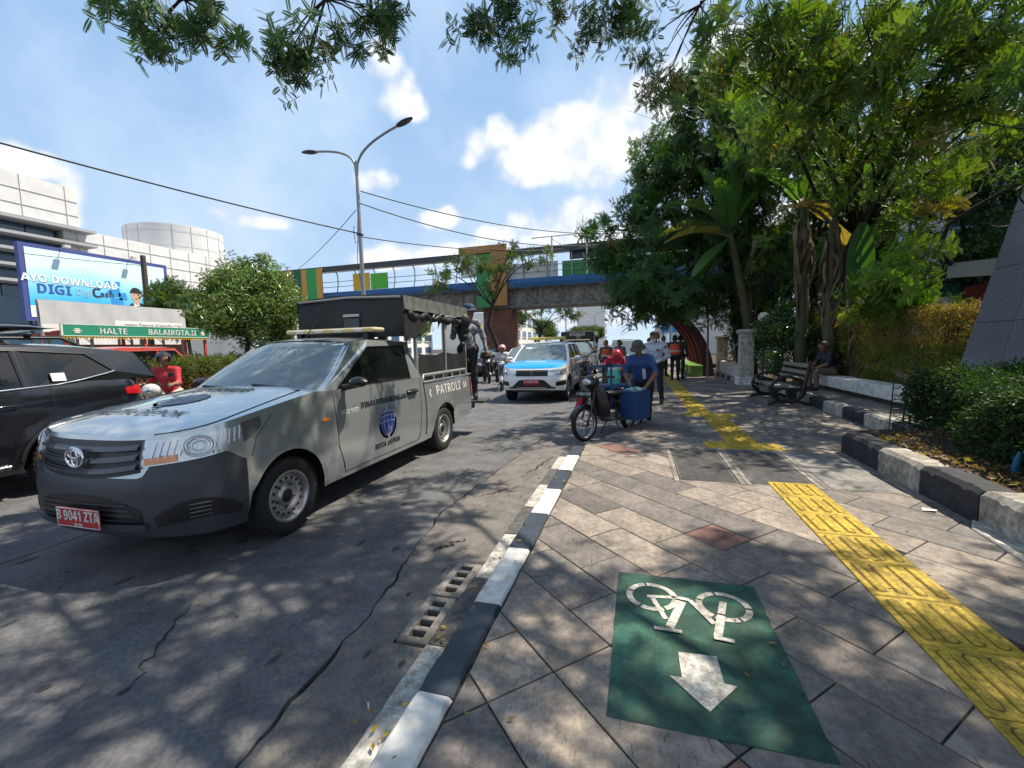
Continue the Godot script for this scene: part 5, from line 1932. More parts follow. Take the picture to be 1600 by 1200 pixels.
func banana(called: String, label: String, at: Vector3, h: float, leaves: Array, dead := 4, sd := 1, lean := Vector3.ZERO) -> void:
	# leaves: [yaw, pitch from upright, length, width, droop, torn]
	var t := thing(called, label, "plant", at, 0, "banana plants behind the garden wall")
	var g := G.new()
	g.tube([Vector3.ZERO, Vector3(0.03, h * 0.5, 0) + lean * 0.4, Vector3(0.0, h, 0.02) + lean], [0.17, 0.14, 0.09], 12)
	part("stem", g, tint(Color(0.16, 0.15, 0.07), 0.7, "bark"), t)
	for q in leaves:
		var lf := banana_leaf(q[2], q[3], q[4], q[5], sd)
		sd += 1
		var xf := Transform3D(Basis(Vector3.UP, q[0]) * Basis(Vector3(1, 0, 0), q[1]), Vector3(0, h - 0.1, 0) + lean)
		part("leaf", lf, tint(q[6] if q.size() > 6 else Color(0.055, 0.13, 0.03), 0.35, "frond"), t, xf)
	# dead leaves hanging round the stem
	for k in dead * 3:
		var a := rng.randf() * TAU
		var d := G.new()
		var rows := []
		var L := rng.randf_range(0.7, 2.2)
		var w := rng.randf_range(0.035, 0.11)
		var f := rng.randf() * 9.0
		var out := rng.randf_range(0.0, 0.16)
		d.c = Color(1, 1, 1) * rng.randf_range(0.55, 1.25)
		for i in 13:
			var u := i / 12.0
			var row := []
			for j in 4:
				var v := j / 1.5 - 1.0
				row.append(Vector3(v * w * (1.0 - u * 0.75) * (0.8 + 0.3 * sin(u * 17.0 + f)) + 0.06 * sin(u * 5.0 + f), -L * u, 0.13 + out * sin(PI * minf(u * 1.2, 1.0)) + 0.03 * sin(u * 11.0 + v * 2.5 + f)))
			rows.append(row)
		d.grid(rows)
		part("dead_leaf", d, M.dry_leaf, t, Transform3D(Basis(Vector3.UP, a), Vector3(0, h - rng.randf_range(0.0, 1.6), 0)))

func build_vegetation() -> void:
	var spray := spray_mesh(3, 9, 12, 1.0)
	var spray2 := spray_mesh(8, 11, 13, 1.1)
	var broad := tuft_mesh(4, 46, 0.34, 0.12, 0.045, 0.5)
	var small := tuft_mesh(5, 42, 0.17, 0.05, 0.026, 0.1)
	var tiny := tuft_mesh(6, 36, 0.15, 0.042, 0.018, 0.1)
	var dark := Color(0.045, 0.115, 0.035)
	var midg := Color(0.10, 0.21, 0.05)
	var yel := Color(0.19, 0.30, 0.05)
	# dark tree over the arched shelter
	var A := [[0.1, 4.0, -18.0, 1.1, 0.9], [-1.1, 5.3, -19.0, 1.0, 0.6], [-1.6, 6.5, -19.5, 0.6, 0.35], [1.3, 5.8, -19.0, 1.3, 1.1], [2.1, 8.4, -19.0, 1.4, 1.3], [1.0, 9.3, -20.0, 1.3, 1.0], [2.9, 9.5, -18.0, 1.5, 1.2], [1.7, 3.3, -17.5, 1.0, 0.8], [3.2, 4.0, -18.5, 1.1, 0.9], [0.4, 7.3, -20.0, 1.2, 0.9], [3.7, 7.2, -18.8, 1.4, 1.2], [-0.3, 3.2, -18.0, 0.8, 0.6], [3.2, 5.7, -18.8, 1.2, 0.9], [2.0, 10.4, -17.0, 1.0, 0.8], [3.4, 9.7, -16.0, 1.3, 1.0], [0.6, 3.0, -19.0, 0.8, 0.5], [2.1, 2.6, -17.0, 0.7, 0.5], [4.5, 8.4, -18.0, 1.3, 1.1], [4.4, 5.2, -18.6, 1.3, 1.0]]
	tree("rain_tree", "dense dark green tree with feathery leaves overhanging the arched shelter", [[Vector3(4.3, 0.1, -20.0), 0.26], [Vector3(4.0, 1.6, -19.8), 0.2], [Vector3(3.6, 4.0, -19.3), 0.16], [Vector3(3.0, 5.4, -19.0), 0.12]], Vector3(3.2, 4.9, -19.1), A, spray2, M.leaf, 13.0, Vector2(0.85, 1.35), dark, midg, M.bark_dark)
	# sunlit tree whose yellow green canopy reaches over the pavement
	var Bc := [[2.7, 7.4, -11.0, 1.3, 0.7], [3.5, 7.2, -10.0, 1.3, 0.7], [4.5, 5.9, -10.0, 1.4, 0.8], [4.9, 6.0, -9.0, 1.3, 0.7], [5.1, 5.1, -8.5, 1.2, 0.7], [4.9, 5.8, -12.0, 1.4, 0.8], [5.6, 4.8, -11.0, 1.2, 0.8], [3.8, 6.8, -12.5, 1.3, 0.9], [1.9, 7.3, -9.5, 1.0, 0.6], [4.0, 6.6, -9.0, 1.3, 0.6], [4.8, 5.9, -8.0, 1.2, 0.6], [2.7, 7.1, -9.0, 1.1, 0.5], [3.5, 7.4, -14.0, 1.3, 0.9], [6.9, 5.4, -16.0, 1.3, 0.8], [3.9, 6.6, -11.0, 1.2, 0.7], [5.3, 5.4, -10.0, 1.0, 0.6]]
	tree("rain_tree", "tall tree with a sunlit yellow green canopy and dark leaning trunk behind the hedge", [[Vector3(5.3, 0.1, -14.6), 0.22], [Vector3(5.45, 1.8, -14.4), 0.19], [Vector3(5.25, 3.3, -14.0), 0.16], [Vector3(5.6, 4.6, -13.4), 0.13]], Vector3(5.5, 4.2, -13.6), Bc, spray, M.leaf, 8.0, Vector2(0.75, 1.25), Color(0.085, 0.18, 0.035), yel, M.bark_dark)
	var hb := G.new()
	for k in 12:
		var a := Vector3(4.4 + rng.randf() * 0.8, 6.9 + rng.randf() * 0.6, -8.2 + rng.randf() * 0.6)
		limb(hb, a - Vector3(5.3, 0.1, -14.6), Vector3(2.6 + k * 0.16, 5.6 - 0.12 * k + rng.randf() * 0.5, -11.5 - rng.randf()) - Vector3(5.3, 0.1, -14.6), 0.016, 0.006, 0.25, 0.04)
	part("hanging_twigs", hb, M.bark_dark, get_node("rain_tree_001"))
	# tree beside the camera: boughs over the road and pavement, its trunk out of the picture
	var Cc := []
	var near := [[-4.63, 4.83, -3.18], [-4.48, 4.81, -3.40], [-4.28, 4.90, -3.56], [-4.05, 5.00, -3.73], [-4.58, 4.68, -3.39], [-4.10, 4.87, -3.80], [-3.99, 4.96, -3.84], [-3.61, 4.71, -4.08], [-3.49, 4.65, -4.23], [-3.59, 4.53, -4.23], [-3.62, 4.78, -4.02], [-3.13, 5.03, -4.22], [-2.87, 5.13, -4.32], [-2.74, 5.04, -4.47], [-3.31, 4.91, -4.18], [-2.58, 5.14, -4.48], [-3.03, 4.96, -4.35], [-1.57, 5.25, -4.98], [-1.37, 5.20, -5.07], [-1.82, 5.11, -5.00], [-1.47, 5.06, -5.14], [-1.21, 5.33, -5.02], [-0.94, 5.66, -5.59], [-0.68, 5.59, -5.67], [-0.34, 5.50, -5.77], [-0.08, 5.37, -5.87], [0.11, 5.23, -5.95], [0.26, 5.04, -6.06], [0.35, 4.79, -6.19], [-0.51, 5.37, -5.84], [0.40, 5.23, -5.94], [0.61, 5.35, -5.85], [0.03, 5.50, -5.78], [0.90, 5.13, -5.95], [0.74, 5.42, -5.79], [0.27, 4.74, -6.22]]
	for q in near:
		Cc.append([q[0], q[1], q[2], 0.2, 0.12])
	for k in 60:
		# the crown overhead, out of the picture, whose gaps dapple the ground
		var x := rng.randf_range(-1.6, 7.0)
		var z := rng.randf_range(-5.2, 2.5)
		Cc.append([x, 6.4 + rng.randf_range(-0.5, 1.4) + 0.15 * (z + 5.0), z, rng.randf_range(0.55, 1.05), rng.randf_range(0.3, 0.5)])
	var t := tree("rain_tree", "overhanging tree whose dark feathery sprays hang into the sky above the road", [[Vector3(6.4, 0.2, -1.2), 0.34], [Vector3(6.2, 2.0, -1.4), 0.28], [Vector3(5.6, 4.2, -1.8), 0.24], [Vector3(5.0, 5.4, -2.2), 0.2]], Vector3(5.1, 5.2, -2.2), [], spray, M.leaf, 1.0, Vector2.ONE, dark, dark, M.bark)
	var g := G.new()
	var base := Vector3(6.4, 0.2, -1.2)
	var ends := [Vector3(-4.3, 5.05, -3.5), Vector3(-3.1, 5.2, -4.1), Vector3(-1.5, 5.4, -4.9), Vector3(-0.3, 5.65, -5.6), Vector3(0.7, 5.45, -5.8)]
	for e in ends:
		limb(g, Vector3(5.1, 5.2, -2.2) - base, e - base, 0.07, 0.014, 0.9, 0.03)
	for c in Cc.slice(near.size()):
		limb(g, Vector3(5.1, 5.2, -2.2) - base, Vector3(c[0], c[1], c[2]) - base, 0.03, 0.006, 0.5, 0.08)
	for q in near:
		var best: Vector3 = ends[0]
		for e in ends:
			if e.distance_to(Vector3(q[0], q[1], q[2])) < best.distance_to(Vector3(q[0], q[1], q[2])): best = e
		limb(g, best - base, Vector3(q[0], q[1], q[2]) - base, 0.012, 0.004, 0.05, 0.05)
	part("limbs", g, M.bark, t)
	var xs := []
	var cols := []
	scatter(Cc.slice(0, near.size()), 40.0, Vector2(0.42, 0.62), dark, midg, xs, cols, 0.6)
	scatter(Cc.slice(near.size()), 17.0, Vector2(0.8, 1.2), dark, midg, xs, cols, 0.5)
	for i in xs.size(): xs[i].origin -= base
	swarm("crown", spray_mesh(11, 10, 12, 0.85), M.leaf_shaded, xs, cols, t).set_meta("kind", "stuff")
	# dark tree beside the monument
	var D := [[8.6, 5.6, -14.4, 1.2, 1.0], [8.9, 4.1, -13.9, 1.1, 0.8], [8.4, 5.1, -15.1, 1.1, 1.0], [8.8, 3.4, -15.1, 1.1, 0.7], [8.8, 6.3, -13.7, 1.2, 1.0], [8.3, 3.6, -14.4, 0.8, 0.6], [10.1, 5.2, -13.7, 1.4, 1.2], [10.3, 6.9, -13.7, 1.4, 1.2], [5.3, 3.7, -7.4, 0.4, 0.3]]
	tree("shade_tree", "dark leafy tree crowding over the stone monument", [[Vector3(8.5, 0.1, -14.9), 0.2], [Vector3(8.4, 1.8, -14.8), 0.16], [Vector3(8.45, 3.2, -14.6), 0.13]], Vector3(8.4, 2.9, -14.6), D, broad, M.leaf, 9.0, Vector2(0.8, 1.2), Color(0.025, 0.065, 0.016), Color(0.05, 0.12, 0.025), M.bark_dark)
	tree("shade_tree", "mid green feathery tree filling the space behind the banana plants", [[Vector3(5.9, 0.1, -17.4), 0.2], [Vector3(5.8, 2.0, -17.3), 0.16], [Vector3(5.6, 4.0, -17.0), 0.12]], Vector3(5.6, 3.7, -17.0), [[4.1, 7.4, -16.5, 1.3, 1.0], [5.6, 6.2, -16.5, 1.3, 1.0], [4.7, 4.5, -16.8, 1.1, 0.9], [6.2, 7.3, -16.5, 1.3, 1.0], [7.0, 4.3, -16.5, 1.2, 0.9], [5.3, 9.1, -17.0, 1.4, 1.0], [6.2, 4.3, -17.0, 1.1, 0.8], [7.8, 6.1, -17.0, 1.3, 1.0], [5.1, 3.0, -16.8, 0.9, 0.6]], spray2, M.leaf, 9.0, Vector2(0.85, 1.3), Color(0.07, 0.16, 0.035), Color(0.16, 0.28, 0.05), M.bark_dark)
	# young bright shrub behind the hedge
	tree("leafy_shrub", "bright green feathery shrub lit from behind above the brown hedge", [[Vector3(5.6, 0.3, -11.2), 0.04], [Vector3(5.4, 1.6, -11.1), 0.03], [Vector3(5.2, 2.4, -11.0), 0.015]], Vector3(5.4, 1.8, -11.1), [[5.1, 2.7, -11.0, 0.55, 0.45], [5.4, 3.1, -11.0, 0.45, 0.3], [5.4, 2.4, -10.5, 0.5, 0.3], [5.0, 2.35, -11.5, 0.6, 0.3]], spray2, M.leaf, 14.0, Vector2(0.7, 1.0), Color(0.09, 0.2, 0.025), Color(0.17, 0.28, 0.035), M.bark)
	# shrubs by the gate pillar
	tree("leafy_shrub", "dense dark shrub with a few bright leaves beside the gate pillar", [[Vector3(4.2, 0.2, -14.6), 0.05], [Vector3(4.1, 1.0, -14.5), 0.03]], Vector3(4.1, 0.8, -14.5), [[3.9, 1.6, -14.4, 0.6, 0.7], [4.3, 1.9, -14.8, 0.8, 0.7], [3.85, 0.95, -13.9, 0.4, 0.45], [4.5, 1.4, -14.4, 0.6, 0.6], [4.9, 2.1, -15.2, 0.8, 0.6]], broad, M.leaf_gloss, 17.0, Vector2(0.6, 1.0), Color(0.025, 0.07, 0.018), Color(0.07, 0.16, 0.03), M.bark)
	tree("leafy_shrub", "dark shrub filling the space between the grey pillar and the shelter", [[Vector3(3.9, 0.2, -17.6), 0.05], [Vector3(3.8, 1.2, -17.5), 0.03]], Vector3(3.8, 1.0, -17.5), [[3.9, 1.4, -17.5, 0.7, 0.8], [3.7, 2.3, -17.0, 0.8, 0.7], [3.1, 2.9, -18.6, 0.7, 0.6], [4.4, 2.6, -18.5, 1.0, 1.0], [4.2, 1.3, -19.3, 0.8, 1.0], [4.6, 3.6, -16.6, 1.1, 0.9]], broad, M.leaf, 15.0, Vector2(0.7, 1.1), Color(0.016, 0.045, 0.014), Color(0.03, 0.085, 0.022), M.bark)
	# banana plants
	var bg := Color(0.085, 0.19, 0.05)
	banana("banana_plant", "tall banana plant with torn feathery leaves beside the arched shelter", Vector3(3.8, 0.2, -16.5), 4.9, [[-1.5, 0.45, 2.6, 0.8, 0.9, 1.0, Color(0.10, 0.17, 0.07)], [-1.9, 0.85, 2.6, 0.8, 0.9, 1.0, Color(0.15, 0.18, 0.08)], [-1.3, 1.2, 2.4, 0.7, 0.7, 1.0, Color(0.28, 0.22, 0.12)], [0.4, 0.1, 2.8, 0.55, 0.2, 0.1, bg], [1.4, 0.35, 2.6, 0.65, 0.5, 0.4, bg], [2.6, 0.4, 2.6, 0.65, 0.6, 0.6, bg], [-0.4, 0.45, 2.4, 0.6, 0.6, 0.4, bg], [-1.1, 0.2, 2.8, 0.6, 0.5, 0.8, bg], [-0.9, 2.1, 2.2, 0.6, 0.3, 0.2, bg], [-2.3, 2.2, 2.0, 0.5, 0.3, 0.5, bg]], 3, 10, Vector3(-0.85, 0, 0.25))
	banana("banana_plant", "banana plant wrapped in hanging dry brown leaves behind the hedge", Vector3(4.35, 0.2, -13.9), 5.0, [[0.3, 0.25, 2.2, 0.55, 0.4, 0.4, bg], [-1.2, 0.6, 2.1, 0.55, 0.7, 0.8, bg], [1.5, 0.5, 2.2, 0.6, 0.6, 0.5, bg], [2.8, 0.7, 2.0, 0.5, 0.7, 0.7, Color(0.16, 0.14, 0.06)], [-0.6, 1.5, 1.8, 0.5, 0.5, 0.9, Color(0.26, 0.19, 0.1)]], 7, 30)
	banana("banana_plant", "slender banana plant with brown wilted leaves above the hedge", Vector3(4.75, 0.2, -13.1), 4.3, [[0.8, 0.35, 2.0, 0.5, 0.5, 0.5, bg], [1.7, 0.8, 2.1, 0.55, 0.6, 0.3, bg], [-0.9, 0.9, 1.8, 0.5, 0.8, 0.8, Color(0.24, 0.19, 0.1)], [2.6, 1.2, 1.6, 0.5, 0.9, 0.8, Color(0.3, 0.22, 0.13)]], 6, 50)
	banana("banana_plant", "young banana plant with two broad upright green leaves", Vector3(5.15, 0.2, -12.6), 2.2, [[1.2, 0.35, 2.1, 0.6, 0.15, 0.15, Color(0.07, 0.18, 0.04)], [-0.3, 0.12, 2.0, 0.55, 0.1, 0.1, Color(0.05, 0.14, 0.035)], [2.4, 0.8, 1.6, 0.5, 0.5, 0.4, bg]], 3, 70)
	# clipped hedges
	var brown := Color(0.30, 0.19, 0.07)
	hedge("clipped_hedge", "tall hedge with a scorched brown top and yellow green foot behind the white ledge", [[Vector3(5.0, 1.35, -14.6), Vector3(5.9, 2.02, -9.25), brown, Color(0.2, 0.2, 0.05)], [Vector3(5.05, 0.5, -14.6), Vector3(5.8, 1.4, -9.3), Color(0.26, 0.27, 0.05), Color(0.16, 0.22, 0.04)], [Vector3(4.95, 1.2, -14.8), Vector3(5.7, 2.15, -12.6), Color(0.2, 0.3, 0.05), Color(0.3, 0.33, 0.06)]], small, 260, Vector2(0.7, 1.1), brown, brown)
	hedge("low_hedge", "low dark green clipped hedge in the planter in front of the stone monument", [[Vector3(3.45, 0.42, -6.85), Vector3(5.0, 1.05, -5.4)], [Vector3(3.2, 0.42, -5.5), Vector3(5.0, 1.0, -2.6)]], small, 620, Vector2(0.75, 1.15), Color(0.022, 0.06, 0.02), Color(0.055, 0.12, 0.03))
	hedge("median_hedge", "clipped brownish hedge along the median beside the red shirted rider", [[Vector3(-10.9, 0.16, -8.8), Vector3(-10.0, 1.25, -6.2), Color(0.07, 0.07, 0.025), Color(0.12, 0.10, 0.04)], [Vector3(-10.9, 0.9, -9.4), Vector3(-10.0, 1.45, -7.2), Color(0.16, 0.2, 0.03), Color(0.10, 0.14, 0.03)]], small, 150, Vector2(0.9, 1.3), midg, midg)
	hedge("median_hedge", "long low green hedge along the median towards the footbridge", [[Vector3(-10.9, 0.16, -29.0), Vector3(-10.1, 0.75, -16.0), midg, Color(0.1, 0.16, 0.03)]], broad, 60, Vector2(0.8, 1.2), midg, midg)
	# round tree in the median
	var Lc := [[-10.7, 2.9, -9.9, 1.0, 0.9], [-10.7, 3.6, -10.1, 0.9, 0.75], [-10.7, 2.7, -9.0, 0.7, 0.7], [-10.7, 2.8, -11.0, 0.8, 0.8], [-10.2, 3.0, -10.2, 0.8, 0.8], [-11.3, 3.0, -10.0, 0.8, 0.8], [-10.6, 4.0, -10.2, 0.5, 0.4], [-10.5, 2.2, -9.7, 0.7, 0.45], [-10.5, 2.3, -10.6, 0.7, 0.45], [-10.8, 3.5, -10.9, 0.6, 0.5], [-10.8, 3.4, -9.3, 0.6, 0.5]]
	tree("round_tree", "compact round tree with glossy drooping leaves in the median", [[Vector3(-10.6, 0.16, -9.5), 0.09], [Vector3(-10.6, 1.3, -9.6), 0.07], [Vector3(-10.65, 2.1, -9.8), 0.055]], Vector3(-10.65, 2.0, -9.8), Lc, tuft_mesh(14, 50, 0.3, 0.15, 0.04, 0.9), M.leaf_gloss, 22.0, Vector2(0.75, 1.1), Color(0.09, 0.18, 0.04), Color(0.2, 0.29, 0.07), M.bark)
	# sparse pruned tree in front of the brick pier
	var Sp := [[-8.4, 6.2, -24.0, 0.8, 0.45], [-9.6, 6.5, -24.2, 0.9, 0.4], [-10.9, 6.0, -24.0, 0.9, 0.4], [-11.3, 5.0, -23.6, 0.7, 0.3], [-7.4, 5.6, -23.8, 0.7, 0.5], [-6.4, 6.4, -24.0, 0.8, 0.4], [-5.2, 6.5, -24.0, 0.7, 0.35], [-9.9, 7.0, -24.0, 0.5, 0.3], [-7.0, 7.0, -24.2, 0.5, 0.3], [-8.3, 4.9, -23.8, 0.5, 0.4]]
	tree("sparse_tree", "thin pruned tree with crooked branches in front of the brick pier", [[Vector3(-7.55, 0.1, -23.6), 0.17], [Vector3(-7.75, 1.6, -23.7), 0.14], [Vector3(-8.3, 2.9, -23.8), 0.12], [Vector3(-8.0, 4.2, -23.9), 0.09]], Vector3(-8.05, 3.9, -23.9), Sp, spray, M.leaf, 5.5, Vector2(0.9, 1.4), Color(0.06, 0.13, 0.03), Color(0.12, 0.17, 0.05), M.bark_dark)
	# trees seen under the bridge and far ones
	var Ub := [[-11.6, 5.2, -45.0, 1.8, 0.7], [-8.0, 5.6, -45.5, 1.7, 0.6], [-9.6, 6.2, -45.0, 1.8, 0.6], [-13.2, 4.4, -44.5, 1.6, 0.8], [-7.0, 4.6, -45.0, 1.3, 0.5], [-12.5, 6.3, -46.0, 1.6, 0.6]]
	tree("umbrella_tree", "open flat topped tree seen under the footbridge", [[Vector3(-10.2, 0.16, -45.0), 0.2], [Vector3(-10.1, 2.2, -45.0), 0.17], [Vector3(-9.7, 3.4, -45.0), 0.14]], Vector3(-9.8, 3.2, -45.0), Ub, spray, M.leaf, 3.2, Vector2(1.2, 1.9), Color(0.05, 0.10, 0.03), Color(0.10, 0.15, 0.05), M.bark_dark)
	for k in 7:
		var q: Array = [[-10.9, -78.0, 5.0], [-10.2, -92.0, 5.2], [-9.9, -110.0, 6.0], [-14.5, -70.0, 5.5], [-23.0, -40.0, 5.5], [-24.2, -7.7, 5.0], [-28.8, -21.8, 5.6]][k]
		var lab: String = ["bushy median tree beyond the flat topped tree", "bushy median tree second beyond the flat topped tree", "farthest bushy tree in the median", "leafy roadside tree across the road beyond the pier", "pale green tree across the road seen through the truck canopy", "feathery tree at the edge of the cyan billboard", "spiky dark tree between the billboard and the round tree"][k]
		var c := []
		for j in 9:
			c.append([q[0] + rng.randf_range(-1.3, 1.3), q[2] * rng.randf_range(0.6, 1.0), q[1] + rng.randf_range(-1.3, 1.3), rng.randf_range(0.8, 1.3), rng.randf_range(0.6, 0.9)])
		tree("roadside_tree", lab, [[Vector3(q[0], 0.1, q[1]), 0.14], [Vector3(q[0] + 0.1, 1.6, q[1]), 0.11], [Vector3(q[0], 2.6, q[1]), 0.09]], Vector3(q[0], 2.4, q[1]), c, broad if k < 5 else spray2, M.leaf, 6.0 if k < 5 else 9.0, Vector2(1.4, 2.0) if k < 5 else Vector2(1.1, 1.6), Color(0.05, 0.11, 0.03), Color(0.10, 0.17, 0.04), M.bark, "trees across the road")
	# agave like plant at the pier's foot
	var ag := thing("spiky_plant", "spiky green agave plant beside the brick pier", "plant", Vector3(-6.9, 0.1, -24.4))
	for k in 26:
		var lf := G.new()
		lf.c = Color(1, 1, 1) * rng.randf_range(0.8, 1.2)
		leaf(lf, Vector3.ZERO, Vector3(0, 1, 0), Vector3(0, 0, 1), 1.25, 0.10, 0.25)
		part("blade", lf, tint(Color(0.06, 0.13, 0.035), 0.4, "frond"), ag, Transform3D(Basis(Vector3.UP, k * 2.4) * Basis(Vector3(1, 0, 0), rng.randf_range(0.1, 1.1)), Vector3(0, 0.1, 0)))
	litter(tiny)

func litter(tiny: Mesh) -> void:
	# fallen leaves: yellow ones on the paving and road, brown ones in the planter
	var one := G.new()
	leaf(one, Vector3(0, 0, -0.02), Vector3(0, 0, 1), Vector3.UP, 0.042, 0.020, -0.15)
	var xs := []
	var cols := []
	for k in 230:
		var x := rng.randf_range(-4.0, 2.4)
		var z := -pow(rng.randf(), 1.3) * 11.0 - 0.8
		if k % 3 == 0:
			x = -0.98 + rng.randfn() * 0.12
		var y := PV if x > -0.72 else 0.035 if x > -1.06 else 0.003
		if x > -0.905 and x < -0.72: y = PV + 0.004
		if z < -6.3 and x < 0.1: y = 0.003
		xs.append(Transform3D(Basis(Vector3.UP, rng.randf() * TAU).scaled(Vector3.ONE * rng.randf_range(0.5, 1.15)), Vector3(x, y + 0.012, z)))
		cols.append([Color(0.45, 0.36, 0.03), Color(0.30, 0.32, 0.04), Color(0.35, 0.22, 0.06)][k % 3] * rng.randf_range(0.7, 1.1))
	tag(swarm("fallen_leaves", one.mesh(), M.leaf, xs, cols), "small yellow leaves scattered over the paving, kerb and road", "fallen leaves", "", "stuff")
	xs = []
	cols = []
	for k in 2600:
		var x := 2.68 + absf(rng.randfn()) * 0.5
		var z := rng.randf_range(-6.4, 1.0)
		xs.append(Transform3D(Basis.from_euler(Vector3(rng.randfn() * 0.5, rng.randf() * TAU, rng.randfn() * 0.5)).scaled(Vector3.ONE * rng.randf_range(0.8, 2.0)), Vector3(x, PV + 0.24 + 0.05 * sin(x * 5.1 + z * 2.0) * sin(z * 4.3) + rng.randf() * 0.03, z)))
		cols.append([Color(0.20, 0.12, 0.06), Color(0.28, 0.19, 0.10), Color(0.12, 0.07, 0.04), Color(0.33, 0.26, 0.08)][k % 4] * rng.randf_range(0.7, 1.2))
	tag(swarm("leaf_litter", one.mesh(), M.leaf, xs, cols), "dry brown leaf litter covering the planter soil", "leaf litter", "", "stuff")

# ---------------------------------------------------------------- vehicles
# A body is one outline (plan view) swept over its height. s runs along the outline from the
# middle of the nose (s = 0) down one side (s > 0) or the other (s < 0) to the middle of the tail.
class Body:
	var P: Dictionary
	var pts := []          # [length, x, z, front weight, rear weight]
	var total := 0.0
	func _init(p: Dictionary) -> void:
		P = p
		var raw := []
		var e: float = 2.0 / P.nf
		for k in 25:
			var a := PI * 0.5 * k / 24
			raw.append([P.hw * pow(sin(a), e), P.zf - P.df * (1.0 - pow(cos(a), e)), cos(a), 0.0])
		var z: float = P.zf - P.df - 0.05
		while z > P.zr + P.dr:
			raw.append([P.hw, z, 0.0, 0.0])
			z -= 0.05
		e = 2.0 / P.nr
		for k in 17:
			var a := PI * 0.5 * (1.0 - k / 16.0)
			raw.append([P.hw * pow(maxf(sin(a), 0.0), e), P.zr + P.dr * (1.0 - pow(maxf(cos(a), 0.0), e)), 0.0, cos(a)])
		var last := Vector2(0, P.zf)
		for r in raw:
			total += last.distance_to(Vector2(r[0], r[1]))
			last = Vector2(r[0], r[1])
			pts.append([total, r[0], r[1], r[2], r[3]])
	func outl(s: float) -> Array:
		var a := absf(s)
		var lo := 0
		var hi := pts.size() - 1
		if a >= total: return pts[hi]
		while hi - lo > 1:
			var m := (lo + hi) / 2
			if pts[m][0] <= a: lo = m
			else: hi = m
		var t: float = (a - pts[lo][0]) / maxf(pts[hi][0] - pts[lo][0], 1e-6)
		var o := []
		for k in 5: o.append(lerpf(pts[lo][k], pts[hi][k], t))
		return o
	# length along the side for a given z
	func s_of(z: float) -> float:
		for i in pts.size() - 1:
			if pts[i + 1][2] <= z:
				var t: float = (pts[i][2] - z) / maxf(pts[i][2] - pts[i + 1][2], 1e-6)
				return lerpf(pts[i][0], pts[i + 1][0], clampf(t, 0, 1))
		return total
	func s_of_x(x: float) -> float:
		for i in pts.size() - 1:
			if pts[i + 1][1] >= x: return lerpf(pts[i][0], pts[i + 1][0], (x - pts[i][1]) / maxf(pts[i + 1][1] - pts[i][1], 1e-6))
		return 0.9
	func ev(c: Array, v: float) -> float:
		if v <= c[0].x: return c[0].y
		for i in c.size() - 1:
			if v <= c[i + 1].x: return lerpf(c[i].y, c[i + 1].y, (v - c[i].x) / (c[i + 1].x - c[i].x))
		return c[c.size() - 1].y
	func at(s: float, y: float, out := 0.0) -> Vector3:
		var o := outl(s)
		var f: float = ev(P.sec, y)
		var z: float = o[2] + ev(P.nose, y) * o[3] - ev(P.tail, y) * o[4]
		var x: float = o[1] * f
		if o[3] <= 0.0 and o[4] <= 0.0:
			for c in P.axles:
				var d: float = Vector2(o[2] - c, y - P.tyre).length() - P.arch
				x += P.flare * exp(-pow(d / 0.09, 2.0)) if d > -0.02 else 0.0
		var p := Vector3(x if s >= 0 else -x, y, z)
		if out != 0.0:
			p += normal(s, y) * out
		return p
	func normal(s: float, y: float) -> Vector3:
		var a := at(s + 0.012, y) - at(s - 0.012, y)
		var b := at(s, y + 0.012) - at(s, y - 0.012)
		return b.cross(a).normalized() * -1.0
	func top(s: float) -> float:
		return ev(P.top, outl(s)[2])
	func low(s: float) -> float:
		var z: float = outl(s)[2]
		var y: float = ev(P.sill, z)
		for c in P.axles:
			var d: float = absf(z - c)
			if d < P.arch:
				y = maxf(y, P.tyre + sqrt(P.arch * P.arch - d * d))
		return y
	# a piece of the surface between two heights given as functions of s
	func patch(g: G, s0: float, s1: float, lo: Callable, hi: Callable, n: int, m: int, out := 0.0) -> void:
		var rows := []
		for i in m + 1:
			var row := []
			for j in n + 1:
				var s := lerpf(s0, s1, j / float(n))
				row.append(at(s, lerpf(lo.call(s), hi.call(s), i / float(m)), out))
			rows.append(row)
		g.grid(rows)
	func line(g: G, q: Array, r := 0.004, out := 0.001, side := 1.0) -> void:
		# a panel gap through (z, y) points on the side
		var p := []
		for i in q.size() - 1:
			for k in 7:
				var a: Vector2 = q[i].lerp(q[i + 1], k / 6.0)
				p.append(at(side * s_of(a.x), a.y, out))
		g.tube(p, r, 5)
	func decal(src: G, z: float, y: float, side := 1.0, out := 0.004) -> G:
		# letters drawn in xy are wrapped on the side at z, y
		var g := G.new()
		var s0 := s_of(z)
		for i in src.v.size():
			var v := src.v[i]
			g.vert(at(side * (s0 + v.x * side), y + v.y, out + v.z * 0.5), normal(side * s0, y))
		g.ix = src.ix
		return g

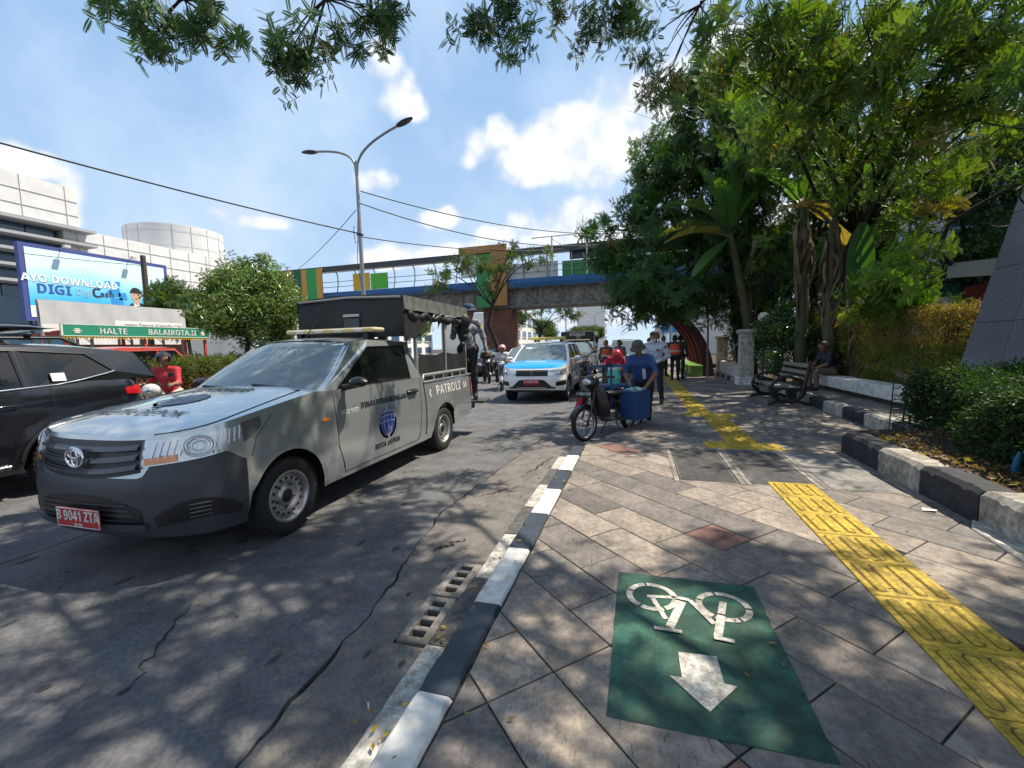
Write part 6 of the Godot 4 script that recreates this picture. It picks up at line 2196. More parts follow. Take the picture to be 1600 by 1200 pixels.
func base_car(P: Dictionary) -> Dictionary:
	var d := {"hw": 0.9, "zf": 0.95, "zr": -4.3, "df": 0.55, "dr": 0.15, "nf": 2.5, "nr": 3.5, "tyre": 0.33, "arch": 0.41, "flare": 0.012, "axles": [0.0, -3.085],
		"sec": [Vector2(0.2, 0.93), Vector2(0.4, 0.985), Vector2(0.6, 1.0), Vector2(0.8, 0.995), Vector2(0.95, 0.98), Vector2(1.1, 0.955), Vector2(1.25, 0.92)],
		"nose": [Vector2(0.2, -0.10), Vector2(0.35, -0.02), Vector2(0.5, 0.0), Vector2(0.68, -0.01), Vector2(0.8, -0.05), Vector2(0.92, -0.08), Vector2(1.0, -0.15)],
		"tail": [Vector2(0.3, -0.05), Vector2(0.5, 0.0), Vector2(1.2, -0.03)],
		"sill": [Vector2(-4.3, 0.42), Vector2(-3.6, 0.36), Vector2(-2.5, 0.27), Vector2(-0.5, 0.27), Vector2(0.4, 0.27), Vector2(0.95, 0.30)],
		"top": [Vector2(-4.3, 1.1), Vector2(0.95, 0.96)]}
	d.merge(P, true)
	return d

func wheel(parent: Node3D, at: Vector3, r: float, w: float, side: float, kind: String, turn := 0.0) -> Node3D:
	var o := Node3D.new()
	o.name = "wheel"
	parent.add_child(o, true)
	o.transform = Transform3D(Basis(Vector3.UP, turn), at)
	var xf := Transform3D(Basis(Vector3(0, 0, 1), -PI * 0.5 * side), Vector3.ZERO)   # y of the lathe points outwards
	var ri := r * 0.62
	var key := "wheel_%s_%.2f_%.2f_%d" % [kind, r, w, int(side)]
	if not T.has(key):
		var g := G.new()
		var h := w * 0.5
		g.lathe([Vector2(ri, -h * 0.8), Vector2(r * 0.78, -h), Vector2(r * 0.93, -h * 0.96), Vector2(r, -h * 0.72), Vector2(r * 1.004, 0), Vector2(r, h * 0.72), Vector2(r * 0.93, h * 0.96), Vector2(r * 0.78, h), Vector2(ri + 0.012, h * 0.86), Vector2(ri, h * 0.7)], 40, xf)
		for k in 36:
			# tread blocks
			var a := TAU * k / 36
			for q in [-0.5, 0.5]:
				g.box(xf * Vector3(cos(a) * r, q * h * 1.1, sin(a) * r), Vector3(0.012, h * 0.7, r * 0.11), xf.basis * Basis(Vector3.UP, -a), 0.003)
		var t := g.mesh()
		var m := G.new()
		m.lathe([Vector2(ri + 0.014, h * 0.84), Vector2(ri + 0.016, h * 0.92), Vector2(ri - 0.004, h * 0.92), Vector2(ri - 0.018, h * 0.6), Vector2(ri - 0.03, -h * 0.7)], 40, xf)
		if kind == "steel":
			m.lathe([Vector2(ri - 0.018, h * 0.50), Vector2(ri * 0.84, h * 0.56), Vector2(ri * 0.66, h * 0.62), Vector2(ri * 0.58, h * 0.40), Vector2(ri * 0.42, h * 0.34), Vector2(ri * 0.38, h * 0.52), Vector2(ri * 0.28, h * 0.60)], 40, xf)
		else:
			for k in 5:
				for q in [-0.16, 0.16]:
					var a: float = TAU * k / 5 + q
					var p0 := Vector3(cos(a) * ri * 0.22, h * 0.55, sin(a) * ri * 0.22)
					var p1 := Vector3(cos(a * 1.0) * (ri - 0.012), h * 0.78, sin(a) * (ri - 0.012))
					m.tube([xf * p0, xf * p1], [0.022, 0.018], 6)
			m.lathe([Vector2(ri * 0.3, h * 0.45), Vector2(ri * 0.26, h * 0.62), Vector2(0.0, h * 0.64)], 20, xf)
		var hb := G.new()
		hb.lathe([Vector2(ri - 0.028, -h * 0.6), Vector2(ri * 0.5, -h * 0.5), Vector2(0, -h * 0.5)], 24, xf)
		if kind == "steel":
			for k in 16:
				var a := TAU * k / 16
				hb.lathe([Vector2(0.0135, h * 0.05), Vector2(0.0135, 0.0015), Vector2(0.0, 0.0015)], 10, xf * Transform3D(Basis.IDENTITY, Vector3(cos(a) * ri * 0.755, h * 0.595, sin(a) * ri * 0.755)))
			for k in 5:
				var a := TAU * k / 5
				hb.lathe([Vector2(0.012, 0.0), Vector2(0.012, 0.012), Vector2(0.0, 0.014)], 6, xf * Transform3D(Basis.IDENTITY, Vector3(cos(a) * ri * 0.48, h * 0.36, sin(a) * ri * 0.48)))
			hb.lathe([Vector2(ri * 0.30, h * 0.2), Vector2(ri * 0.28, h * 0.62), Vector2(ri * 0.24, h * 0.70), Vector2(0, h * 0.72)], 20, xf)
		T[key] = [t, m.mesh(), hb.mesh()]
	part("tyre", T[key][0], M.rubber, o)
	part("rim", T[key][1], M.steel_rim, o)
	part("hub", T[key][2], M.black_plastic, o)
	return o

func car_shell(t: Node3D, B: Body, paint_m: Material, opt := {}) -> void:
	# painted sides, nose and tail above the bumpers, hood, wheel wells, underside
	var P := B.P
	var fs: float = opt.get("front_split", B.s_of(P.axles[0] + P.arch + 0.005))     # bumper in front of this s
	var rs: float = opt.get("rear_split", B.s_of(P.axles[1] - P.arch - 0.005))
	var fb: Callable = opt.get("front_line", func(_s): return 0.8)
	var rb: Callable = opt.get("rear_line", func(_s): return 0.55)
	var g := G.new()
	var n := int((rs - fs) / 0.035)
	for sd in [1.0, -1.0]:
		B.patch(g, sd * fs, sd * rs, func(s): return B.low(s), func(s): return B.top(s), n, 10)
	B.patch(g, -fs, fs, fb, func(s): return B.top(s), 60, 6)
	for sd in [1.0, -1.0]:
		B.patch(g, sd * rs, sd * B.total, rb, func(s): return B.top(s), 24, 8)
	part("body", g, paint_m, t)
	g = G.new()
	B.patch(g, -fs, fs, func(s): return B.low(s), fb, 60, 7, 0.004)
	part("front_bumper", g, opt.get("bumper", M.bumper), t)
	g = G.new()
	for sd in [1.0, -1.0]:
		B.patch(g, sd * rs, sd * B.total, func(s): return B.low(s), rb, 24, 5, 0.004)
	part("rear_bumper", g, opt.get("rear_bumper", opt.get("bumper", M.bumper)), t)
	# hood: rows across from side to side
	var hz: float = opt.get("cowl", -0.45)
	var sc := B.s_of(hz)
	g = G.new()
	var rows := []
	var crown: float = opt.get("crown", 0.05)
	for i in 33:
		var s := lerpf(0.001, sc, pow(i / 32.0, 0.8))
		var a := B.at(s, B.top(s))
		var row := []
		var c := crown * smoothstep(0.0, 1.0, i / 14.0)
		for j in 25:
			var u := -1.0 + j / 12.0
			# flat middle with rounded shoulders
			row.append(Vector3(a.x * u, a.y + c * (1.0 - pow(absf(u), 2.6)), a.z))
		rows.append(row)
	rows.reverse()
	g.grid(rows)
	part("hood", g, opt.get("hood", paint_m), t)
	# wheel wells
	for c in P.axles:
		for sd in [1.0, -1.0]:
			g = G.new()
			var rw := []
			for q in [Vector2(P.arch + 0.005, 0.0), Vector2(P.arch + 0.005, -0.32), Vector2(0.0, -0.32)]:
				var row := []
				for k in 21:
					var a := PI * k / 20.0
					row.append(Vector3(sd * (P.hw - 0.02 + q.y), P.tyre + sin(a) * q.x, c + cos(a) * q.x))
				rw.append(row)
			g.grid(rw)
			part("wheel_well", g, M.black_plastic, t)
	g = G.new()
	g.box(Vector3(0, 0.37, (P.zf + P.zr) * 0.5), Vector3(P.hw * 2 - 0.62, 0.16, P.zf - P.zr - 0.35))
	g.box(Vector3(0, 0.37, (P.axles[0] + P.axles[1]) * 0.5), Vector3(P.hw * 2 - 0.14, 0.16, absf(P.axles[1]) - P.arch * 2 - 0.05))
	part("underbody", g, M.black_plastic, t)

# greenhouse: corners in side view, half widths at belt and roof
func cabin(t: Node3D, Q: Dictionary, paint_m: Material) -> void:
	var side := func(z: float, y: float, sd: float, out := 0.0) -> Vector3:
		var f: float = clampf((y - Q.y0) / (Q.y1 - Q.y0), -0.2, 1.2)
		var x: float = lerpf(Q.x0, Q.x1, f) + 0.03 * sin(PI * clampf(f, 0, 1)) + out
		return Vector3(sd * x, y, z)
	var ring: Array = Q.outline        # (z, y) from the foot of the A pillar round over the roof to the rear foot
	# roof: between the outline's top points
	var g := G.new()
	var rows := []
	for p in Q.roof:
		var row := []
		var e: Vector3 = side.call(p.x, p.y, 1.0)
		for j in 17:
			var u := -1.0 + j / 8.0
			row.append(Vector3(e.x * u, p.y + Q.get("crown", 0.05) * (1.0 - pow(absf(u), 2.4)), p.x))
		rows.append(row)
	rows.reverse()
	g.grid(rows)
	part("roof", g, paint_m, t)
	# painted frame pieces on both sides
	for f in Q.frames:
		for sd in [1.0, -1.0]:
			g = G.new()
			var p := []
			for q in f: p.append(side.call(q.x, q.y, sd, 0.0))
			if sd < 0: p.reverse()
			var ids := Geometry2D.triangulate_polygon(PackedVector2Array(f) if sd > 0 else rev(f))
			for k in range(0, ids.size(), 3):
				g.tri(p[ids[k]], p[ids[k + 1]], p[ids[k + 2]])
			part("pillar", g, paint_m, t)
	var tr := G.new()
	for w in Q.windows:
		for sd in [1.0, -1.0]:
			var p := []
			for q in w: p.append(side.call(q.x, q.y, sd, -0.012))
			var gg := G.new()
			gg.fan(p)
			part("side_window", gg, Q.get("glass", M.tint), t)
			for i in p.size():
				tr.tube([p[i] + Vector3(sd * 0.009, 0, 0), p[(i + 1) % p.size()] + Vector3(sd * 0.009, 0, 0)], 0.009, 5)
	part("window_trim", tr, M.black_plastic, t)
	# windscreen
	g = G.new()
	rows = []
	var wb: Vector2 = Q.screen[0]
	var wt: Vector2 = Q.screen[1]
	for i in 9:
		var v := i / 8.0
		var row := []
		var e: Vector3 = side.call(0.0, lerpf(wb.y, wt.y, v), 1.0)
		var hw := e.x - lerpf(0.06, 0.055, v)
		for j in 17:
			var u := -1.0 + j / 8.0
			row.append(Vector3(hw * u, lerpf(wb.y, wt.y, v) + 0.03 * (1 - u * u) * v, lerpf(wb.x, wt.x, v) + Q.get("bow", 0.12) * (1.0 - u * u) * (1.0 - 0.5 * v)))
		rows.append(row)
	g.grid(rows)
	part("windscreen", g, Q.get("screen_glass", M.screen), t)
	for sd in [1.0, -1.0]:
		g = G.new()
		var st := []
		for i in 9:
			var v := i / 8.0
			var y := lerpf(wb.y, wt.y, v)
			var e: Vector3 = side.call(lerpf(wb.x, wt.x, v), y, sd)
			var k: Vector3 = rows[i][16 if sd > 0 else 0]
			st.append([e + Vector3(0, 0, -0.02), k])
		g.grid(st)
		part("screen_pillar", g, paint_m, t)
	# rear window
	if Q.has("back"):
		g = G.new()
		var b0: Vector2 = Q.back[0]
		var b1: Vector2 = Q.back[1]
		var q0: Vector3 = side.call(b0.x, b0.y, 1.0)
		var q1: Vector3 = side.call(b1.x, b1.y, 1.0)
		g.quad(Vector3(q0.x, b0.y, b0.x), Vector3(-q0.x, b0.y, b0.x), Vector3(-q1.x, b1.y, b1.x), Vector3(q1.x, b1.y, b1.x))
		part("tailgate", g, paint_m, t)
		g = G.new()
		var m0 := b0.lerp(b1, 0.1)
		var m1 := b0.lerp(b1, 0.88)
		g.quad(Vector3(q0.x * 0.86, m0.y, m0.x - 0.01), Vector3(-q0.x * 0.86, m0.y, m0.x - 0.01), Vector3(-q1.x * 0.88, m1.y, m1.x - 0.01), Vector3(q1.x * 0.88, m1.y, m1.x - 0.01))
		part("rear_window", g, M.tint, t)
	# dashboard and seats behind the glass
	g = G.new()
	g.box(Vector3(0, Q.y0 - 0.12, wb.x - 0.1), Vector3(Q.x0 * 1.75, 0.22, 0.5), Basis.IDENTITY, 0.05)
	part("dashboard", g, M.seat_vinyl, t)
	for sx in [-0.36, 0.36]:
		g = G.new()
		g.box(Vector3(sx, Q.y0 - 0.12, wb.x - 1.15), Vector3(0.46, 0.65, 0.16), Basis(Vector3(1, 0, 0), -0.15), 0.05)
		g.box(Vector3(sx, Q.y0 + 0.30, wb.x - 1.22), Vector3(0.26, 0.18, 0.1), Basis(Vector3(1, 0, 0), -0.1), 0.04)
		part("front_seat", g, M.seat_vinyl, t)

func rev(f: Array) -> PackedVector2Array:
	var a := f.duplicate()
	a.reverse()
	return PackedVector2Array(a)

func mirror_pair(t: Node3D, at: Vector3, m: Material, k := 1.0) -> void:
	for sd in [1.0, -1.0]:
		var g := G.new()
		var rows := []
		for i in 7:
			var u := i / 6.0
			var row := []
			var r := sqrt(maxf(0.02, 1.0 - pow(2.0 * u - 1.0, 2.0)))
			for j in 12:
				var a := TAU * j / 12
				row.append(Vector3(sd * (at.x + 0.07 + 0.22 * u * k), at.y + 0.055 * r * sin(a) * k + 0.04, at.z + (0.075 * cos(a) * r + 0.01 * u) * k))
			rows.append(row)
		if sd < 0: rows.reverse()
		g.grid(rows, true)
		g.tube([Vector3(sd * (at.x - 0.02), at.y - 0.02, at.z), Vector3(sd * (at.x + 0.16), at.y + 0.01, at.z)], [0.035, 0.03], 8)
		part("door_mirror", g, m, t)

func globe_emblem(r: float) -> Array:
	# drawn in xy: blue globe with pale grid lines, a yellow arc on one side, a dark one on the other
	var blue := G.new()
	var p := []
	for k in 32:
		p.append(Vector3(cos(TAU * k / 32) * r * 0.9, sin(TAU * k / 32) * r, 0))
	blue.fan(p)
	var pale := G.new()
	for x in [-0.45, 0.0, 0.45]:
		var q := []
		for k in 13:
			var a := -PI * 0.5 + PI * k / 12
			q.append(Vector3(cos(a) * r * x * 1.1 - r * 0.0, sin(a) * r * 0.97, 0.002))
		pale.tube(q, r * 0.025, 4)
	for y in [-0.05, 0.33, 0.66]:
		var q := []
		var w := sqrt(1.0 - y * y) * 0.9
		for k in 9:
			q.append(Vector3(r * w * (k / 4.0 - 1.0), r * (y + 0.12 * (1.0 - pow(k / 4.0 - 1.0, 2.0))), 0.002))
		pale.tube(q, r * 0.025, 4)
	pale.tube([Vector3(0, -r * 1.45, 0.002), Vector3(0, -r * 1.0, 0.002)], r * 0.03, 4)
	pale.tube([Vector3(r * 0.1, -r * 0.35, 0.002), Vector3(r * 0.35, -r * 0.5, 0.002), Vector3(r * 0.1, -r * 0.6, 0.002)], r * 0.03, 4)
	var arc := func(a0: float, a1: float, r0: float, r1: float) -> G:
		var g := G.new()
		var rows := [[], []]
		for k in 17:
			var a := lerpf(a0, a1, k / 16.0)
			rows[0].append(Vector3(cos(a) * r0 * 0.92, sin(a) * r0, 0.002))
			rows[1].append(Vector3(cos(a) * r1 * 0.92, sin(a) * r1, 0.002))
		g.grid(rows)
		return g
	var yel: G = arc.call(-1.35, 0.1, r * 1.02, r * 1.22)
	var dark: G = arc.call(-3.1, -1.5, r * 1.05, r * 1.2)
	return [blue, pale, yel, dark]

func pickup(t: Node3D, paint_m: Material, full := true) -> void:
	var P := base_car({"zf": 0.96, "zr": -4.30, "df": 0.56, "dr": 0.10, "hw": 0.905, "nf": 2.7, "axles": [0.0, -3.085], "arch": 0.405, "tyre": 0.33, "flare": 0.02,
		"top": [Vector2(-4.3, 1.10), Vector2(-2.49, 1.10), Vector2(-2.47, 1.165), Vector2(-0.62, 1.175), Vector2(-0.4, 1.185), Vector2(0.0, 1.135), Vector2(0.45, 1.075), Vector2(0.8, 1.03), Vector2(0.96, 1.0)],
		"nose": [Vector2(0.25, -0.12), Vector2(0.34, -0.04), Vector2(0.46, -0.005), Vector2(0.58, -0.01), Vector2(0.66, 0.0), Vector2(0.72, -0.03), Vector2(0.86, -0.06), Vector2(0.95, -0.09), Vector2(1.0, -0.12)]})
	var B := Body.new(P)
	# bumper line: from the arch, under the headlamp, down below the grille
	var bl := func(s: float) -> float:
		var z: float = B.outl(s)[2]
		var x: float = absf(B.outl(s)[1])
		return lerpf(0.76, 0.875, smoothstep(0.38, 0.62, z)) - 0.15 * smoothstep(0.62, 0.5, x)
	car_shell(t, B, paint_m, {"front_line": bl, "rear_line": func(_s): return 0.48, "rear_bumper": paint_m, "cowl": -0.5, "crown": 0.055})
	# dark grille with bars and the round oval badge
	var g := G.new()
	var xs := B.s_of_x(0.50)
	var gl := func(s: float) -> float: return 0.715 + 0.05 * pow(absf(s) / xs, 2.0)
	var gh := func(s: float) -> float: return B.top(s) - 0.03
	B.patch(g, -xs, xs, gl, gh, 30, 4, 0.006)
	var gr := part("grille", g, M.black_plastic, t)
	for k in 3:
		g = G.new()
		var f0 := 0.12 + k * 0.29
		for q in [[0.034, 0.0, 0.022], [0.022, 0.022, 0.034]]:
			B.patch(g, -xs * 0.985, xs * 0.985, func(s): return lerpf(gl.call(s), gh.call(s), f0) + q[1], func(s): return lerpf(gl.call(s), gh.call(s), f0) + q[2], 30, 2, q[0])
		part("grille_bar", g, M.body_grey, gr)
	g = G.new()
	var oc := B.at(0.0, 0.868) + Vector3(0, 0, 0.05)
	for q in [[0.088, 0.066, 0.010, 0.0], [0.03, 0.06, 0.008, 0.0], [0.062, 0.026, 0.008, 0.022]]:
		var p := []
		for k in 33:
			p.append(oc + Vector3(cos(TAU * k / 32) * q[0], sin(TAU * k / 32) * q[1] + q[3], 0.01))
		g.tube(p, q[2], 6, false)
	part("badge", g, M.chrome, gr)
	# lower intake with bars
	g = G.new()
	var xi := B.s_of_x(0.52)
	B.patch(g, -xi, xi, func(s): return 0.415 + 0.0 * s, func(s): return 0.605 - 0.10 * pow(absf(s) / xi, 3.0), 26, 3, 0.008)
	var ik := part("lower_intake", g, M.black_plastic, t)
	for k in 4:
		g = G.new()
		B.patch(g, -xi * (0.95 - 0.05 * k), xi * (0.95 - 0.05 * k), func(_s): return 0.440 + k * 0.034, func(_s): return 0.450 + k * 0.034, 26, 1, 0.014)
		part("intake_bar", g, M.bumper, ik)
	g = G.new()
	B.patch(g, -xi * 1.05, xi * 1.05, func(_s): return 0.375, func(_s): return 0.425, 26, 3, 0.03)
	part("bumper_lip", g, M.bumper, t)
	for sd in [1.0, -1.0]:
		# headlamp wrapping from the grille to the fender
		var s0 := B.s_of_x(0.51)
		var s1 := B.s_of(0.24)
		var lo := func(s: float) -> float:
			var u := clampf((absf(s) - s0) / (s1 - s0), 0, 1)
			return lerpf(0.80, 0.885, u) + 0.10 * pow(u, 6.0)
		var hi := func(s: float) -> float:
			var u := clampf((absf(s) - s0) / (s1 - s0), 0, 1)
			return B.top(s) - lerpf(0.04, 0.045, u)
		g = G.new()
		B.patch(g, sd * s0, sd * s1, lo, hi, 24, 4, 0.004)
		var hl := part("headlamp", g, M.lamp_silver, t)
		g = G.new()
		B.patch(g, sd * lerpf(s0, s1, 0.80), sd * s1, lo, hi, 12, 3, 0.007)
		part("lamp_bezel", g, M.black_plastic, hl)
		g = G.new()
		var sm := lerpf(s0, s1, 0.42)
		for r in [0.085, 0.068, 0.04]:
			var c := B.at(sd * sm, (lo.call(sm) + hi.call(sm)) * 0.5 + 0.005, 0.012)
			var nn := B.normal(sd * sm, 0.9)
			var fb := G.frame(nn)
			var p := []
			for k in 25: p.append(c + fb.x * cos(TAU * k / 24) * r * 1.1 + fb.z * sin(TAU * k / 24) * r * 0.85)
			g.tube(p, 0.006, 5, false)
		for k in 14:
			var u := 0.08 + k * 0.052
			var s := lerpf(s0, s1, u)
			g.tube([B.at(sd * s, lo.call(s) + 0.04, 0.01), B.at(sd * (s + 0.02), hi.call(s + 0.02) - 0.015, 0.01)], 0.004, 4)
		part("reflector", g, M.chrome, hl)
		g = G.new()
		B.patch(g, sd * (s0 + 0.02), sd * lerpf(s0, s1, 0.27), func(s): return lo.call(s) + 0.008, func(s): return lo.call(s) + 0.055, 8, 2, 0.012)
		part("indicator", g, M.amber, hl)
		g = G.new()
		B.patch(g, sd * s0, sd * s1, lo, hi, 24, 5, 0.020)
		part("lamp_lens", g, M.lens, hl)
		# fog lamp recess
		g = G.new()
		var f0 := B.s_of_x(0.60)
		var f1 := B.s_of(0.47)
		B.patch(g, sd * f0, sd * f1, func(s): return 0.40 + 0.02 * sin(absf(s) * 9.0), func(s): return 0.40 + 0.16 * sin(PI * clampf(0.12 + 0.80 * (absf(s) - f0) / (f1 - f0), 0, 1)), 14, 3, 0.008)
		var fg := part("fog_lamp_recess", g, M.black_plastic, t)
		g = G.new()
		for k in 4:
			var sm2 := lerpf(f0, f1, 0.5)
			g.tube([B.at(sd * (sm2 - 0.06), 0.44 + k * 0.028, 0.018), B.at(sd * (sm2 + 0.06), 0.44 + k * 0.028, 0.018)], 0.007, 5)
		part("fog_lamp_bar", g, M.dark_steel, fg)
		# amber side repeater, door handle, gaps
		g = G.new()
		B.patch(g, sd * B.s_of(-0.44), sd * B.s_of(-0.53), func(_s): return 0.895, func(_s): return 0.925, 6, 3, 0.012)
		part("side_repeater", g, M.amber, t)
		g = G.new()
		var hs := B.s_of(-2.16)
		g.tube([B.at(sd * (hs - 0.13), 1.0, 0.012), B.at(sd * (hs - 0.09), 1.0, 0.04), B.at(sd * (hs + 0.07), 1.0, 0.04), B.at(sd * (hs + 0.11), 1.0, 0.012)], 0.020, 8)
		B.patch(g, sd * (hs - 0.13), sd * (hs + 0.11), func(_s): return 0.965, func(_s): return 1.03, 8, 3, 0.004)
		part("door_handle", g, M.black_plastic, t)
		g = G.new()
		B.line(g, [Vector2(-0.64, 1.165), Vector2(-0.64, 0.62), Vector2(-0.72, 0.42), Vector2(-0.75, 0.33), Vector2(-2.30, 0.33), Vector2(-2.33, 0.45), Vector2(-2.36, 0.8), Vector2(-2.42, 1.155)], 0.0045, 0.0, sd)
		B.line(g, [Vector2(-2.50, 1.10), Vector2(-2.50, 0.36)], 0.011, 0.0, sd)
		B.line(g, [Vector2(0.36, 0.765), Vector2(0.30, 0.9), Vector2(0.12, 1.06)], 0.003, 0.0, sd)
		part("panel_gap", g, M.black_plastic, t)
		# tail lamp
		g = G.new()
		B.patch(g, sd * B.s_of(-4.19), sd * B.s_of(-4.285), func(_s): return 0.70, func(_s): return 1.03, 8, 4, 0.010)
		part("tail_lamp", g, M.red_lamp, t)
	# hood shut lines
	for sd in [1.0, -1.0]:
		g = G.new()
		var p := []
		for i in 16:
			var s := lerpf(B.s_of_x(0.56), B.s_of(-0.38), i / 15.0)
			var a := B.at(sd * s, B.top(s))
			var u := lerpf(1.0, 0.84, i / 15.0)
			p.append(Vector3(a.x * u, a.y + 0.055 * (1.0 - pow(u, 2.6)) * smoothstep(0, 1, i / 6.0 + 0.2) + 0.001, a.z))
		g.tube(p, 0.005, 5)
		part("hood_gap", g, M.black_plastic, t)
	cabin(t, {"y0": 1.165, "y1": 1.655, "x0": 0.845, "x1": 0.635, "crown": 0.045,
		"outline": [], "roof": [Vector2(-1.20, 1.645), Vector2(-1.30, 1.668), Vector2(-1.6, 1.685), Vector2(-2.1, 1.685), Vector2(-2.40, 1.67), Vector2(-2.47, 1.645)],
		"frames": [[Vector2(-0.52, 1.165), Vector2(-0.70, 1.165), Vector2(-1.50, 1.60), Vector2(-2.36, 1.615), Vector2(-2.22, 1.17), Vector2(-2.49, 1.16), Vector2(-2.48, 1.66), Vector2(-1.6, 1.685), Vector2(-1.22, 1.655)]],
		"windows": [[Vector2(-0.72, 1.17), Vector2(-2.21, 1.175), Vector2(-2.35, 1.612), Vector2(-1.51, 1.598)]],
		"screen": [Vector2(-0.52, 1.175), Vector2(-1.22, 1.645)], "back": [Vector2(-2.49, 1.16), Vector2(-2.48, 1.65)], "bow": 0.16}, paint_m)
	mirror_pair(t, Vector3(0.86, 1.20, -0.82), M.black_plastic)
	# wipers, aerial, light bar
	g = G.new()
	g.tube([Vector3(0.62, 1.205, -0.46), Vector3(0.1, 1.25, -0.43)], 0.012, 5)
	g.tube([Vector3(-0.05, 1.225, -0.36), Vector3(-0.55, 1.235, -0.44)], 0.012, 5)
	g.box(Vector3(0, 1.188, -0.42), Vector3(1.45, 0.02, 0.14), Basis(Vector3(1, 0, 0), -0.2), 0.008)
	part("wiper", g, M.black_plastic, t)
	g = G.new()
	g.tube([Vector3(-0.05, 1.71, -1.34), Vector3(-0.03, 1.76, -1.37), Vector3(0.02, 1.92, -1.46)], 0.006, 5)
	g.box(Vector3(-0.05, 1.705, -1.34), Vector3(0.05, 0.03, 0.09), Basis.IDENTITY, 0.01)
	part("aerial", g, M.black_plastic, t)
	var lb := part("light_bar", box_g(Vector3(0.0, 1.815, -1.82), Vector3(1.32, 0.055, 0.26), 0.02), tint(Color(0.42, 0.37, 0.24), 0.4), t)
	for k in 9:
		part("light_bar_module", box_g(Vector3(-0.58 + k * 0.145, 1.812, -1.69), Vector3(0.125, 0.036, 0.012), 0.004), tint([Color(0.5, 0.4, 0.16), Color(0.55, 0.53, 0.48)][k % 2], 0.2), lb)
	for sx in [-0.5, 0.5]:
		part("light_bar_foot", box_g(Vector3(sx, 1.74, -1.82), Vector3(0.07, 0.12, 0.16), 0.01), M.black_plastic, lb)
	# load bed inside and its rails
	g = G.new()
	g.box(Vector3(0, 0.66, -3.4), Vector3(1.62, 0.06, 1.74))
	for sd in [-1.0, 1.0]:
		g.box(Vector3(sd * 0.80, 0.87, -3.4), Vector3(0.05, 0.44, 1.76))
		g.box(Vector3(sd * 0.835, 1.095, -3.4), Vector3(0.10, 0.025, 1.76), Basis.IDENTITY, 0.008)
	g.box(Vector3(0, 0.86, -2.53), Vector3(1.6, 0.46, 0.04))
	g.box(Vector3(0, 0.86, -4.27), Vector3(1.6, 0.46, 0.04))
	part("load_bed", g, paint_m, t)
	for sd in [-1.0, 1.0]:
		g = G.new()
		g.tube([Vector3(sd * 0.83, 1.12, -2.56), Vector3(sd * 0.83, 1.185, -2.58), Vector3(sd * 0.83, 1.19, -4.12), Vector3(sd * 0.83, 1.12, -4.16)], 0.022, 8)
		for k in 4: g.cyl(Vector3(sd * 0.83, 1.10, -2.9 - k * 0.33), Vector3(sd * 0.83, 1.19, -2.9 - k * 0.33), 0.018, 6)
		part("bed_rail", g, M.grey_steel, t)
	canopy(t, full)
	for sd in [1.0, -1.0]:
		wheel(t, Vector3(sd * 0.795, 0.33, 0.0), 0.33, 0.20, sd, "steel", 0.0)
		wheel(t, Vector3(sd * 0.795, 0.33, -3.085), 0.33, 0.20, sd, "steel")
	if not full:
		return
	# registration plate
	var pl := B.at(0.0, 0.47) + Vector3(0.06, -0.01, 0.05)
	var pb := part("number_plate", box_g(pl, Vector3(0.43, 0.135, 0.008), 0.003), M.plate_red, t)
	part("plate_border", frame_g(pl + Vector3(0, 0, 0.005), 0.425, 0.13, 0.005), M.white_steel, pb)
	part("lettering", lettering("B 9041 ZTA", 0.098, Transform3D(Basis.IDENTITY.scaled(Vector3(0.86, 1, 1)), pl + Vector3(0, 0.014, 0.006)), 0.003), M.white_steel, pb)
	part("lettering", lettering("10·28", 0.036, Transform3D(Basis.IDENTITY, pl + Vector3(0, -0.05, 0.006)), 0.003), M.white_steel, pb)
	# lettering and emblem on the door
	var I := Transform3D.IDENTITY
	part("door_lettering", B.decal(lettering("DINAS PERHUBUNGAN", 0.088, I, 0.0), -1.52, 0.965), M.black_plastic, t)
	part("door_lettering", B.decal(lettering("KOTA DEPOK", 0.088, I, 0.0), -1.52, 0.455), M.black_plastic, t)
	part("door_lettering", B.decal(lettering("0812 1177", 0.06, I, 0.0), -0.86, 0.935), M.white_steel, t)
	var em := globe_emblem(0.165)
	var ms := [tint(Color(0.02, 0.045, 0.30), 0.3), tint(Color(0.5, 0.55, 0.55), 0.4), tint(Color(0.5, 0.38, 0.03), 0.4), tint(Color(0.02, 0.035, 0.03), 0.4)]
	var names := ["emblem_globe", "emblem_lines", "emblem_arc", "emblem_arc"]
	for k in 4:
		part(names[k], B.decal(em[k], -1.52, 0.715, 1.0, [0.003, 0.004, 0.0042, 0.0042][k]), ms[k], t)
	part("bed_lettering", B.decal(lettering("PATROLI", 0.19, Transform3D(Basis.IDENTITY.scaled(Vector3(1.16, 1, 1)), Vector3.ZERO), 0.0), -3.30, 0.94), M.white_steel, t)
	part("bed_chevron", B.decal(lettering("‹", 0.27, I, 0.0), -2.66, 0.94), M.white_steel, t)
	part("bed_chevron", B.decal(lettering("››", 0.24, I, 0.0), -3.95, 0.95), M.white_steel, t)
	# hood lettering, following the hood's crown
	var hood_at := func(src: G, zc: float, xc: float) -> G:
		var o := G.new()
		for i in src.v.size():
			var v: Vector3 = src.v[i]
			var z: float = zc - v.y
			var x: float = xc + v.x
			var s := B.s_of(z)
			var e := B.at(s, B.top(s))
			var u := clampf(absf(x) / e.x, 0, 1)
			o.vert(Vector3(x, e.y + 0.055 * (1.0 - pow(u, 2.6)) * smoothstep(0.0, 1.0, pow(clampf(s / B.s_of(-0.5), 0, 1), 1.25) * 32.0 / 14.0) + 0.006 + v.z, z), Vector3.UP)
		o.ix = src.ix
		return o
